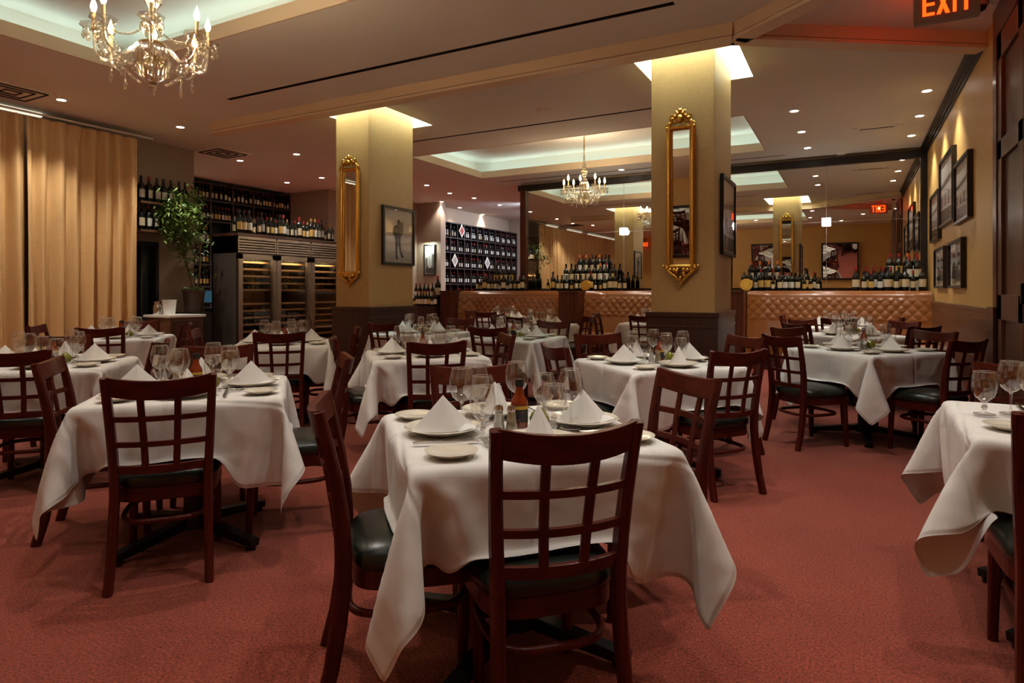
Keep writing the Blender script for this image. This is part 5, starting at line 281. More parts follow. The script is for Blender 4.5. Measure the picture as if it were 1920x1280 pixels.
def m_carpet():
    m, nt, b = newmat('terracotta red carpet'); N = nt.nodes; L = nt.links
    tc = N.new('ShaderNodeTexCoord')
    n1 = N.new('ShaderNodeTexNoise'); n1.inputs['Scale'].default_value = 110; n1.inputs['Detail'].default_value = 4
    n2 = N.new('ShaderNodeTexNoise'); n2.inputs['Scale'].default_value = 1.6; n2.inputs['Detail'].default_value = 5
    L.new(tc.outputs['Object'], n1.inputs[0]); L.new(tc.outputs['Object'], n2.inputs[0])
    r = N.new('ShaderNodeValToRGB'); r.color_ramp.elements[0].position = .28; r.color_ramp.elements[1].position = .72
    r.color_ramp.elements[0].color = (.080,.013,.008,1); r.color_ramp.elements[1].color = (.465,.086,.048,1)
    L.new(n1.outputs[0], r.inputs[0])
    mx = N.new('ShaderNodeMix'); mx.data_type = 'RGBA'; mx.blend_type = 'MULTIPLY'; mx.inputs[0].default_value = .5
    r2 = N.new('ShaderNodeValToRGB'); r2.color_ramp.elements[0].position = .3; r2.color_ramp.elements[0].color = (.62,.6,.6,1); r2.color_ramp.elements[1].position = .65
    L.new(n2.outputs[0], r2.inputs[0]); L.new(r.outputs[0], mx.inputs[6]); L.new(r2.outputs[0], mx.inputs[7])
    L.new(mx.outputs[2], b.inputs['Base Color']); b.inputs['Roughness'].default_value = .95; b.inputs['Sheen Weight'].default_value = .25
    b.inputs['Specular IOR Level'].default_value = .1
    bp = N.new('ShaderNodeBump'); bp.inputs['Strength'].default_value = .6; bp.inputs['Distance'].default_value = .006
    L.new(n1.outputs[0], bp.inputs['Height']); L.new(bp.outputs[0], b.inputs['Normal']); return m
M['carpet'] = m_carpet()
def m_weave(n, c, amt):
    m, nt, b = newmat(n); N = nt.nodes; L = nt.links
    tc = N.new('ShaderNodeTexCoord'); outs = []
    for st in ((260,260,10),(12,12,300)):
        mp = N.new('ShaderNodeMapping'); mp.inputs['Scale'].default_value = st; L.new(tc.outputs['Object'], mp.inputs[0])
        no = N.new('ShaderNodeTexNoise'); no.inputs['Scale'].default_value = 1; no.inputs['Detail'].default_value = 3; L.new(mp.outputs[0], no.inputs[0]); outs.append(no)
    ad = N.new('ShaderNodeMath'); ad.operation = 'ADD'; L.new(outs[0].outputs[0], ad.inputs[0]); L.new(outs[1].outputs[0], ad.inputs[1])
    mr = N.new('ShaderNodeMapRange'); mr.inputs[1].default_value = .65; mr.inputs[2].default_value = 1.35; L.new(ad.outputs[0], mr.inputs[0])
    mx = N.new('ShaderNodeMix'); mx.data_type = 'RGBA'; L.new(mr.outputs[0], mx.inputs[0])
    mx.inputs[6].default_value = (*[x*(1-amt) for x in c], 1); mx.inputs[7].default_value = (*[x*(1+amt) for x in c], 1)
    L.new(mx.outputs[2], b.inputs['Base Color']); b.inputs['Roughness'].default_value = .48; b.inputs['Specular IOR Level'].default_value = .45
    bp = N.new('ShaderNodeBump'); bp.inputs['Strength'].default_value = .12; bp.inputs['Distance'].default_value = .003
    L.new(ad.outputs[0], bp.inputs['Height']); L.new(bp.outputs[0], b.inputs['Normal']); return m
M['gold_wall'] = m_weave('gold woven wall covering', (.66,.40,.125), .12)
M['pillar_wall'] = m_weave('olive gold woven covering', (.52,.325,.125), .16)
M['curtain'] = m_weave('tan curtain cloth', (.64,.40,.175), .12)
M['bcurtain'] = m_weave('brown curtain cloth', (.20,.105,.06), .12)
def m_cloth():
    m, nt, b = newmat('white tablecloth cotton'); N = nt.nodes; L = nt.links
    uv = N.new('ShaderNodeUVMap'); sp = N.new('ShaderNodeSeparateXYZ'); L.new(uv.outputs[0], sp.inputs[0])
    prev = None
    for ax in (0, 1):
        mu = N.new('ShaderNodeMath'); mu.operation = 'MULTIPLY'; mu.inputs[1].default_value = 4; L.new(sp.outputs[ax], mu.inputs[0])
        pp = N.new('ShaderNodeMath'); pp.operation = 'PINGPONG'; pp.inputs[1].default_value = .5; L.new(mu.outputs[0], pp.inputs[0])
        sm = N.new('ShaderNodeMapRange'); sm.interpolation_type = 'SMOOTHSTEP'; sm.inputs[1].default_value = 0; sm.inputs[2].default_value = .05
        L.new(pp.outputs[0], sm.inputs[0])
        if prev is None: prev = sm
        else:
            mn = N.new('ShaderNodeMath'); mn.operation = 'ADD'; L.new(prev.outputs[0], mn.inputs[0]); L.new(sm.outputs[0], mn.inputs[1]); prev = mn
    no = N.new('ShaderNodeTexNoise'); no.inputs['Scale'].default_value = 7; no.inputs['Detail'].default_value = 2; L.new(uv.outputs[0], no.inputs[0])
    ad = N.new('ShaderNodeMath'); ad.operation = 'MULTIPLY_ADD'; ad.inputs[1].default_value = 5.0; L.new(no.outputs[0], ad.inputs[0]); L.new(prev.outputs[0], ad.inputs[2])
    bp = N.new('ShaderNodeBump'); bp.inputs['Strength'].default_value = .8; bp.inputs['Distance'].default_value = .005
    L.new(ad.outputs[0], bp.inputs['Height']); L.new(bp.outputs[0], b.inputs['Normal'])
    b.inputs['Base Color'].default_value = (.72,.69,.665,1); b.inputs['Roughness'].default_value = .85; b.inputs['Sheen Weight'].default_value = .15; b.inputs['Specular IOR Level'].default_value = .25
    return m
M['cloth'] = m_cloth()
# ------------------------------------------------------------------ mesh builder
class MB:
    def __init__(s): s.v = []; s.f = []; s.mi = []; s.cur = 0
    def add(s, vs, fs):
        o = len(s.v); s.v += [tuple(v) for v in vs]
        for f in fs: s.f.append(tuple(i+o for i in f)); s.mi.append(s.cur)
        return s
    def box(s, a, b, mtx=None):
        x0,y0,z0 = a; x1,y1,z1 = b
        vs = [Vector(p) for p in ((x0,y0,z0),(x1,y0,z0),(x1,y1,z0),(x0,y1,z0),(x0,y0,z1),(x1,y0,z1),(x1,y1,z1),(x0,y1,z1))]
        if mtx: vs = [mtx@v for v in vs]
        return s.add(vs, [(0,3,2,1),(4,5,6,7),(0,1,5,4),(1,2,6,5),(2,3,7,6),(3,0,4,7)])
    def bar(s, p, q, w, h, up=(0,0,1), w2=None, h2=None):
        p = Vector(p); q = Vector(q); d = (q-p).normalized(); up = Vector(up)
        x = d.cross(up).normalized(); y = x.cross(d); vs = []
        for c, ww, hh in ((p, w, h), (q, w2 or w, h2 or h)):
            for a, b in ((-1,-1),(1,-1),(1,1),(-1,1)): vs.append(c+x*a*ww/2+y*b*hh/2)
        return s.add(vs, [(0,1,2,3),(7,6,5,4),(0,4,5,1),(1,5,6,2),(2,6,7,3),(3,7,4,0)])
    def sweep(s, pts, w, h, xdir=(1,0,0)):
        # rectangular section along a path; w along xdir, h across it
        pts = [Vector(p) for p in pts]; n = len(pts); vs = []; X = Vector(xdir)
        for i, p in enumerate(pts):
            t = (pts[min(i+1,n-1)]-pts[max(i-1,0)]).normalized(); y = t.cross(X).normalized()
            x = y.cross(t)
            ww = w[i] if isinstance(w, (list,tuple)) else w; hh = h[i] if isinstance(h, (list,tuple)) else h
            c = .22*min(ww,hh)
            for a, b in ((-ww/2+c,-hh/2),(ww/2-c,-hh/2),(ww/2,-hh/2+c),(ww/2,hh/2-c),(ww/2-c,hh/2),(-ww/2+c,hh/2),(-ww/2,hh/2-c),(-ww/2,-hh/2+c)): vs.append(p+x*a+y*b)
        fs = [tuple(range(7,-1,-1)), tuple(range((n-1)*8, n*8))]
        for i in range(n-1):
            for k in range(8): fs.append((i*8+k, i*8+(k+1)%8, (i+1)*8+(k+1)%8, (i+1)*8+k))
        return s.add(vs, fs)
    def tube(s, pts, r, seg=8, closed=False):
        pts = [Vector(p) for p in pts]; n = len(pts); vs = []
        prev = Vector((0,0,1))
        for i, p in enumerate(pts):
            a = pts[(i+1)%n] if closed else pts[min(i+1,n-1)]; b = pts[(i-1)%n] if closed else pts[max(i-1,0)]
            t = (a-b).normalized()
            x = prev-t*prev.dot(t)
            if x.length < 1e-3: x = Vector((1,0,0))-t*t.x
            x.normalize(); prev = x; y = t.cross(x); rr = r[i] if isinstance(r, (list,tuple)) else r
            for k in range(seg): a_ = 2*PI*k/seg; vs.append(p+x*rr*math.cos(a_)+y*rr*math.sin(a_))
        fs = []
        for i in range(n if closed else n-1):
            j = (i+1)%n
            for k in range(seg): fs.append((i*seg+k, i*seg+(k+1)%seg, j*seg+(k+1)%seg, j*seg+k))
        if not closed: fs += [tuple(range(seg-1,-1,-1)), tuple(range((n-1)*seg, n*seg))]
        return s.add(vs, fs)
    def lathe(s, prof, seg=16, c=(0,0,0), a0=0, a1=2*PI, rib=0, nr=0):
        full = abs(a1-a0-2*PI) < 1e-6; n = seg if full else seg+1; vs = []
        for r, z in prof:
            for k in range(n):
                a = a0+(a1-a0)*k/seg; rr = r*(1+rib*math.cos(nr*a)) if rib else r
                vs.append((c[0]+rr*math.cos(a), c[1]+rr*math.sin(a), c[2]+z))
        fs = []
        for i in range(len(prof)-1):
            for k in range(seg): k2 = (k+1)%n; fs.append((i*n+k, i*n+k2, (i+1)*n+k2, (i+1)*n+k))
        return s.add(vs, fs)
    def ball(s, c, r, seg=8, rings=5, sz=1):
        return s.lathe([(max(1e-5, r*math.sin(PI*i/rings)), -r*sz*math.cos(PI*i/rings)) for i in range(rings+1)], seg, c)
    def prism(s, poly, t0, t1, fn):
        n = len(poly); vs = [fn(a,b,t0) for a,b in poly]+[fn(a,b,t1) for a,b in poly]
        return s.add(vs, [tuple(range(n-1,-1,-1)), tuple(range(n,2*n))]+[(i,(i+1)%n,n+(i+1)%n,n+i) for i in range(n)])
    def grid(s, fn, nu, nv):
        vs = [fn(i/nu, j/nv) for i in range(nu+1) for j in range(nv+1)]
        return s.add(vs, [(i*(nv+1)+j, (i+1)*(nv+1)+j, (i+1)*(nv+1)+j+1, i*(nv+1)+j+1) for i in range(nu) for j in range(nv)])
    def mesh(s, name, mats, smooth=None, bevel=0, fixn=True):
        me = bpy.data.meshes.new(name); bm = bmesh.new()
        vs = [bm.verts.new(v) for v in s.v]
        for f, mi in zip(s.f, s.mi):
            try: fc = bm.faces.new([vs[i] for i in f]); fc.material_index = mi
            except ValueError: pass
        if fixn: bmesh.ops.recalc_face_normals(bm, faces=bm.faces[:])
        if bevel: bmesh.ops.bevel(bm, geom=bm.edges[:], offset=bevel, segments=2, affect='EDGES', profile=.6)
        bm.to_mesh(me); bm.free()
        for m in (mats if isinstance(mats, (list,tuple)) else [mats]): me.materials.append(M[m])
        if smooth is not None:
            me.shade_smooth()
            if smooth < 180: me.set_sharp_from_angle(angle=math.radians(smooth))
        return me
def ob(name, me, parent=None, loc=(0,0,0), rz=0, rot=None, label=None, cat=None, group=None, kind=None, mats=None):
    o = bpy.data.objects.new(name, me); COL.objects.link(o)
    o.location = loc; o.rotation_euler = rot or (0,0,rz)
    if parent: o.parent = parent
    if label: o['label'] = label
    if cat: o['category'] = cat
    if group: o['group'] = group
    if kind: o['kind'] = kind
    if mats:
        for i, m in enumerate(mats): o.material_slots[i].link = 'OBJECT'; o.material_slots[i].material = M[m]
    return o
def struct(name, me, label=None, loc=(0,0,0), parent=None):
    return ob(name, me, parent, loc, label=label, kind='structure')
def boxes(name, mats, *bs, bevel=0):
    b = MB()
    for a, c in bs: b.box(a, c)
    return b.mesh(name, mats, bevel=bevel)
def light(kind, loc, energy, color=(1,.945,.85), size=.1, rot=(0,0,0), **kw):
    l = bpy.data.lights.new(kind.lower()+' light', kind); l.energy = energy; l.color = color
    if kind == 'AREA': l.shape = 'RECTANGLE'; l.size = kw.get('sx', .1); l.size_y = kw.get('sy', .1)
    else: l.shadow_soft_size = size
    if kind == 'SPOT': l.spot_size = kw.get('ang', 1.9); l.spot_blend = kw.get('blend', .6)
    o = bpy.data.objects.new(l.name, l); COL.objects.link(o); o.location = loc; o.rotation_euler = rot
    return o
# ------------------------------------------------------------------ room shell
ZC = 3.55
struct('floor', boxes('floor', 'carpet', ((-12.6,-3.4,-.1),(1.9,19,0))), 'terracotta red carpet floor')
COFF = [(-6.7,1.35,-1.25,3.78), (-6.65,8.72,-1.25,11.04)]
PIL = [(-5.88,6.1,-5.33,7.0), (-1.735,6.1,-1.131,7.0)]
holes = COFF+[(a-.2,b-.22,c+.2,d+.18) for a,b,c,d in PIL]
SLOT = [(-6.6,-1.25,5.05,.03), (-6.6,-2.0,7.83,.025), (-6.6,-1.0,11.6,.022), (.12,.66,6.9,.03), (.10,.52,10.3,.022)]
holes += [(x0, y-w, x1, y+w) for x0,x1,y,w in SLOT]
def plane_with_holes(x0,y0,x1,y1,hs):
    xs = sorted({x0,x1,*[h[0] for h in hs],*[h[2] for h in hs]}); ys = sorted({y0,y1,*[h[1] for h in hs],*[h[3] for h in hs]})
    b = MB(); idx = {}
    for i, x in enumerate(xs):
        for j, y in enumerate(ys): idx[i,j] = len(b.v); b.v.append((x,y,0))
    for i in range(len(xs)-1):
        for j in range(len(ys)-1):
            cx = (xs[i]+xs[i+1])/2; cy = (ys[j]+ys[j+1])/2
            if not any(h[0]<cx<h[2] and h[1]<cy<h[3] for h in hs): b.f.append((idx[i,j],idx[i,j+1],idx[i+1,j+1],idx[i+1,j])); b.mi.append(0)
    return b
cb = plane_with_holes(-12.6,-3.4,1.9,19,holes)
struct('ceiling', cb.mesh('ceiling','ceil',fixn=False), 'taupe painted ceiling', (0,0,ZC))
top = MB().box((-12.6,-3.4,4.25),(1.9,19,4.3)); struct('ceiling_slab', top.mesh('slab','ceil'))
n = 0
for x0,y0,x1,y1 in COFF:
    n += 1; b = MB()
    for a, c in (((x0-.02,y0-.02,ZC-.003),(x1+.02,y0,ZC+.13)),((x0-.02,y1,ZC-.003),(x1+.02,y1+.02,ZC+.13)),((x0-.02,y0,ZC-.003),(x0,y1,ZC+.13)),((x1,y0,ZC-.003),(x1+.02,y1,ZC+.13))): b.box(a,c)
    struct('trim_%d'%n, b.mesh('coffer lip','tray'), 'cream lip around a lit ceiling coffer')
    b = MB(); e = .3; zt = 3.92
    b.add([(x0-e,y0-e,zt),(x1+e,y0-e,zt),(x1+e,y1+e,zt),(x0-e,y1+e,zt)], [(0,1,2,3)])
    b.add([(x0-e,y0-e,ZC+.01),(x1+e,y0-e,ZC+.01),(x1+e,y1+e,ZC+.01),(x0-e,y1+e,ZC+.01),(x0-e,y0-e,zt),(x1+e,y0-e,zt),(x1+e,y1+e,zt),(x0-e,y1+e,zt)], [(0,1,5,4),(1,2,6,5),(2,3,7,6),(3,0,4,7)])
    struct('ceiling_coffer', b.mesh('coffer','ceil'), 'recessed coffer ceiling with cool cove light')
    cx, cy = (x0+x1)/2, (y0+y1)/2; zl = ZC+.07; CW = (.74,1,.95)
    for (lx,ly,sx,sy,rot) in ((cx,y0-.16,x1-x0,.04,(PI-.0,0,0)),(cx,y1+.16,x1-x0,.04,(PI,0,0)),(x0-.16,cy,.04,y1-y0,(PI,0,0)),(x1+.16,cy,.04,y1-y0,(PI,0,0))):
        light('AREA', (lx,ly,zl), 1.4*(max(sx,sy)/3), CW, rot=rot, sx=sx, sy=sy)
for k, (x0,y0,x1,y1) in enumerate(holes[2:4]):
    zt = 4.1; b = MB()
    b.add([(x0,y0,ZC),(x1,y0,ZC),(x1,y1,ZC),(x0,y1,ZC),(x0,y0,zt),(x1,y0,zt),(x1,y1,zt),(x0,y1,zt)], [(0,1,5,4),(1,2,6,5),(2,3,7,6),(3,0,4,7),(4,5,6,7)])
    struct('ceiling_shaft', b.mesh('shaft','white'), 'white lit recess around a pillar head')
    cx, cy = (x0+x1)/2, (y0+y1)/2; c = (.74,.97,.93)
    for lx,ly,sx,sy in ((cx,y0+.1,x1-x0-.1,.07),(cx,y1-.09,x1-x0-.1,.07),(x0+.1,cy,.07,y1-y0-.1),(x1-.1,cy,.07,y1-y0-.1)):
        light('AREA', (lx,ly,zt-.05), 9, c, rot=(0,0,0), sx=sx, sy=sy)
for x0,x1,y,w in SLOT:
    b = MB(); b.add([(x0,y-w,ZC),(x1,y-w,ZC),(x1,y+w,ZC),(x0,y+w,ZC),(x0,y-w,ZC+.1),(x1,y-w,ZC+.1),(x1,y+w,ZC+.1),(x0,y+w,ZC+.1)], [(0,1,5,4),(1,2,6,5),(2,3,7,6),(3,0,4,7),(4,5,6,7)])
    n += 1; struct('trim_%d'%n, b.mesh('slot','dark'), 'black linear air slot in the ceiling')
# pale end brackets of the two short diffusers
for (x0,x1,y,w), s in ((SLOT[3],.16),(SLOT[4],.14)):
    b = MB()
    for x in (x0-.06, x1+.06): b.box((x-.035,y-s,ZC-.012),(x+.035,y+.03,ZC-.001))
    n += 1; struct('trim_%d'%n, b.mesh('diffuser ends','white'), 'pale end plates of a ceiling air diffuser')
# walls
def wallbox(name, m, *bs, label=None): return struct(name, boxes(name, m, *bs), label)
XR = 1.06
wallbox('wall_right','gold_wall',((XR,6.5,0),(XR+.15,12.2,ZC)), label='gold wall covering right wall')
wallbox('wall_right_recess','gold_wall',((1.6,-.9,0),(1.75,4.6,ZC)),((XR+.07,4.55,0),(1.75,4.7,ZC)))
wallbox('wall_back','gold_wall',((-4,-.95,0),(1.75,-.8,ZC)), label='gold wall behind the diners')
wallbox('wall_back_return','gold_wall',((-4.1,-3.2,0),(-3.95,-.8,ZC)))
wallbox('wall_back_left','gold_wall',((-9.7,-3.35,0),(-3.95,-3.2,ZC)))
wy0,wy1,wz0,wz1 = 5.5,6.0,.8,2.0
wallbox('wall_left','taupe',((-9.65,-3.3,0),(-9.5,wy0,ZC)),((-9.65,wy0,0),(-9.5,wy1,wz0)),((-9.65,wy0,wz1),(-9.5,wy1,ZC)),((-9.65,wy1,0),(-9.5,6.62,ZC)), label='taupe wall behind the tan curtains')
wallbox('wall_left_return','taupe',((-12.2,6.5,0),(-9.62,6.62,ZC)))
wallbox('wall_left_far','taupe',((-12.2,6.62,0),(-12.05,10.62,ZC)))
wallbox('wall_left_column','taupe',((-12.2,10.6,0),(-10.45,11.7,ZC)), label='taupe column wall beyond the wine cooler')
wallbox('wall_left_link','taupe',((-10.3,11.7,0),(-10.15,13.5,ZC)))
wallbox('wall_picture_column','taupe',((-10.4,13.5,0),(-9.38,13.72,ZC)), label='taupe column with the lit picture')
wallbox('wall_far_left','taupe',((-10,13.72,0),(-9.85,18.2,ZC)))
wallbox('wall_far','taupe',((-10,18.05,0),(-6.1,18.2,ZC)))
wallbox('wall_partition','taupe',((-6.28,12.06,0),(XR+.15,12.2,ZC)),((-6.28,12.2,0),(-6.15,18.2,ZC)))
w = struct('window_1', boxes('window frame','black',((-9.66,wy0,wz0),(-9.46,wy0+.05,wz1)),((-9.66,wy1-.05,wz0),(-9.46,wy1,wz1)),((-9.66,wy0,wz0),(-9.46,wy1,wz0+.05)),((-9.66,wy0,wz1-.05),(-9.46,wy1,wz1)),((-9.6,wy0+.24,wz0),(-9.5,wy0+.27,wz1))), 'dark night window left of the ficus')
ob('pane', boxes('pane','pane',((-9.6,wy0+.05,wz0+.05),(-9.59,wy1-.05,wz1-.05))), w)
struct('wall_street', boxes('street','night',((-11.4,5.2,0),(-11.3,6.5,ZC)),((-11.4,5.1,0),(-9.65,5.2,ZC))), 'dark building across the street')
for k,(y,z,a,c) in enumerate(((5.95,1.55,.5,.05),(6.05,1.25,.35,.12),(5.8,1.72,.25,.04))):
    ob('lit_shop_window', boxes('lit','street',((-11.3,y-a/2,z-c/2),(-11.29,y+a/2,z+c/2))), label='faint blue lit shop window seen through dark window, '+('middle','lowest','topmost')[k]+' one', cat='window')
# pillars
for k,(x0,y0,x1,y1) in enumerate(PIL):
    nm = ('left pillar','right pillar')[k]
    p = struct('pillar', boxes('pillar','pillar_wall',((x0,y0,0),(x1,y1,4.1)), bevel=.006), 'olive gold fabric covered '+nm)
    b = MB(); e = .035
    b.box((x0-e,y0-e,0),(x1+e,y1+e,1.0)); b.box((x0-e-.012,y0-e-.012,1.0),(x1+e+.012,y1+e+.012,1.045)); b.box((x0-e-.008,y0-e-.008,0),(x1+e+.008,y1+e+.008,.14))
    b.box((x0-e-.008,y0-e-.008,.90),(x1+e+.008,y1+e+.008,.915))
    ob('wainscot', b.mesh('pillar wainscot','dwood',bevel=.003), p, label='dark wood wainscot')
# right wall trim
b = MB(); b.box((XR-.03,6.62,0),(XR,11.4,1.06)); b.box((XR-.045,6.62,1.06),(XR,11.4,1.1)); b.box((XR-.036,6.62,.985),(XR,11.4,1.0)); b.box((XR-.036,6.62,.62),(XR,11.4,.63))
n += 1; struct('trim_%d'%n, b.mesh('right wainscot','bwood',bevel=.003), 'brown wood wainscot on the right wall')
b = MB(); b.box((XR-.05,6.36,0),(XR,6.62,1.115)); n += 1; struct('trim_%d'%n, b.mesh('wainscot end','dwood'), 'dark end block of the wainscot')
b = MB()
for d,h in ((.09,.03),(.065,.05),(.045,.075),(.02,.11)): b.box((XR-d,7.02,ZC-h),(XR,12,ZC))
n += 1; struct('trim_%d'%n, b.mesh('crown','black'), 'black stepped crown moulding on the right wall')
# wooden doors at far right
d = struct('door_1', boxes('door leaf','doorwood',((XR+.005,4.7,0),(XR+.06,6.36,3.3))), 'dark wood panelled door at the right edge')
b = MB()
for z0,z1 in ((0,.25),(1.02,1.22),(2.3,2.45),(3.1,3.3)): b.box((XR-.02,4.7,z0),(XR+.01,6.36,z1))
for y in (4.7,5.35,5.5,6.22): b.box((XR-.02,y,0),(XR+.01,y+.14,3.3))
ob('door_panel_frame', b.mesh('stiles','doorwood',bevel=.003), d)
ob('door_handle', boxes('door handle','iron',((XR-.05,5.40,1.16),(XR-.03,5.43,1.30)),((XR-.04,5.40,1.17),(XR,5.43,1.19)),((XR-.04,5.40,1.27),(XR,5.43,1.29))), d, label='black bar handle')
b = MB(); b.box((XR-.03,6.36,0),(XR+.1,6.5,ZC)); n += 1; struct('trim_%d'%n, b.mesh('casing','rwood',bevel=.004), 'dark wood door casing')
b = MB(); b.box((XR-.03,4.6,3.3),(XR+.08,6.36,ZC)); n += 1; struct('trim_%d'%n, b.mesh('door head','dwood'), 'dark wood door head')
# folding partition tracks
def track(p, q):
    global n
    b = MB(); p = Vector(p); q = Vector(q)
    b.bar(p+Vector((0,0,ZC-.06)), q+Vector((0,0,ZC-.06)), .13, .12)
    b.bar(p+Vector((0,0,ZC-.135)), q+Vector((0,0,ZC-.135)), .16, .03)
    b.cur = 1
    b.bar(p+Vector((0,0,ZC-.1165)), q+Vector((0,0,ZC-.1165)), .145, .008)
    n += 1; struct('trim_%d'%n, b.mesh('track',['track','dwood']), 'tan partition track under the ceiling')
J = (-.90,5.70,0)
track((-7.75,5.70,0), J); track(J, (XR-.03,6.98,0)); track((-.86,5.71,0), (.9,4.35,0))
# mirror wall, post and beam
YM = 12.0
mr = ob('wall_mirror', boxes('mirror glass','mirror',((-6.12,YM,1.30),(XR-.07,YM+.03,3.40))), label='large mirror wall above the booths', cat='mirror')
b = MB()
for x in (-3.96,-.38): b.box((x-.002,YM-.0025,1.3),(x+.002,YM+.001,3.4))
b.box((-6.12,YM-.0025,2.42),(XR-.07,YM+.001,2.424))
ob('pane_joint', b.mesh('joints','lab_grey'), mr)
b = MB(); b.box((-6.30,YM-.06,3.38),(XR,YM+.05,3.50)); n += 1; struct('trim_%d'%n, b.mesh('beam','black',bevel=.004), 'dark wood beam over the mirror wall')
b = MB(); b.box((-6.24,YM-.07,1.25),(-6.11,YM+.06,3.38)); n += 1; struct('trim_%d'%n, b.mesh('post','rwood',bevel=.004), 'dark red wood post left of the mirror')
b = MB(); b.box((XR-.09,YM-.07,1.25),(XR,YM+.05,3.40)); n += 1; struct('trim_%d'%n, b.mesh('post2','black',bevel=.004), 'black post right of the mirror')
for x, w_ in ((-3.96,'left'),(-.38,'right')):
    s = ob('mirror_sconce', boxes('sconce plate','brass',((-.05,.02,-.05),(.05,.034,.05))), loc=(x,YM-.034,2.42), label='small square crystal light on the '+w_+' mirror joint', cat='wall light', group='mirror lights')
    b = MB()
    for i in range(3):
        for j in range(3): b.box((-.07+i*.048,-.04,-.07+j*.048),(-.026+i*.048,.018,-.026+j*.048))
    ob('crystal_block', b.mesh('sconce blocks','sconce',bevel=.008), s)
    light('POINT', (x,YM-.16,2.42), 2, (1,.93,.86), .06)
# ------------------------------------------------------------------ booths
LZ = 1.25
def booth(x0, x1, lab):
    t = ob('booth_bench', None, loc=((x0+x1)/2,11,0), label=lab, cat='booth', group='leather booths')
    w = x1-x0; h = w/2
    def back(u, v):
        x = -h+w*u; z = .47+(LZ-.47)*v; y = .12+.20*v
        wing = max(0, (abs(x)-(h-.34))/.34); y -= .30*wing*wing*(.55+.45*v)
        if v > .9: y += .10*((v-.9)/.1)**2
        # diamond tufting
        zz = (z-.80)/.34
        if -.12 < zz < 1.02:
            px, pz = .14, .16
            a = x/px; c = (z-.80)/pz
            k = math.sqrt(abs(math.sin(PI*(a+c)/1)*math.sin(PI*(a-c)))); wgt = min(1, (zz+.12)/.15, (1.02-zz)/.15)
            y -= .016*k*max(0,wgt)
        return (x, y, z)
    b = MB(); b.grid(back, int(w/.0117), 70)
    def topf(u, v):
        p = back(u, 1); return (p[0], p[1]+.03*v, LZ-.012*v)
    b.grid(topf, 30, 4)
    ob('backrest', b.mesh('tufted back','leather',smooth=180), t)
    b = MB(); btn = []
    for j in range(5):
        for i in range(-int(h/.07), int(h/.07)+1):
            if (i+j)%2: continue
            x = i*.07; z = .80+j*.08
            if abs(x) > h-.36 or not .78 < z < 1.14: continue
            btn.append((x,z))
    for x, z in btn:
        v = (z-.47)/(LZ-.47); b.ball((x,.12+.20*v-.004,z), .011, 6, 4)
    if btn: ob('tufting_buttons', b.mesh('buttons','leather',smooth=180), t)
    b = MB()
    def seat(u, v):
        y = -.36+.52*u; a = 2*abs(v-.5); z = .47+.02*math.sin(PI*u)
        if u < .12: z -= .06*(1-u/.12)**2
        return (-h+.02+(w-.04)*v, y, z)
    b.grid(seat, 16, 30); b.box((-h+.02,-.345,.24),(h-.02,.1,.42))
    ob('seat', b.mesh('booth seat','leather',smooth=40), t)
    ob('plinth', boxes('booth plinth','dwood',((-h+.01,-.31,0),(h-.01,.12,.24))), t)
    return t
booth(-7.2,-4.78,'caramel tufted leather booth bench left of the wooden dividers')
booth(-4.40,-1.76,'caramel tufted leather booth bench in the middle, partly behind the right pillar')
booth(-1.52,XR-.03,'caramel tufted leather booth bench by the right wall')
for x0,x1,l in ((-7.42,-7.21,'dark wood end panel left of the left booth'),(-4.77,-4.41,'red brown wood divider between left and middle booths'),(-1.75,-1.53,'red brown wood divider between middle and right booths')):
    ob('booth_divider', boxes('divider','rwood',((x0,10.66,0),(x1,11.455,LZ)),((x0-.012,10.645,LZ-.03),(x1+.012,11.455,LZ)), bevel=.004), label=l, cat='divider', group='booth dividers')
ob('booth_ledge', boxes('ledge','dwood',((-7.42,11.46,0),(XR-.01,11.98,LZ-.004))), label='long dark wood ledge behind the booths carrying wine bottles', cat='ledge')
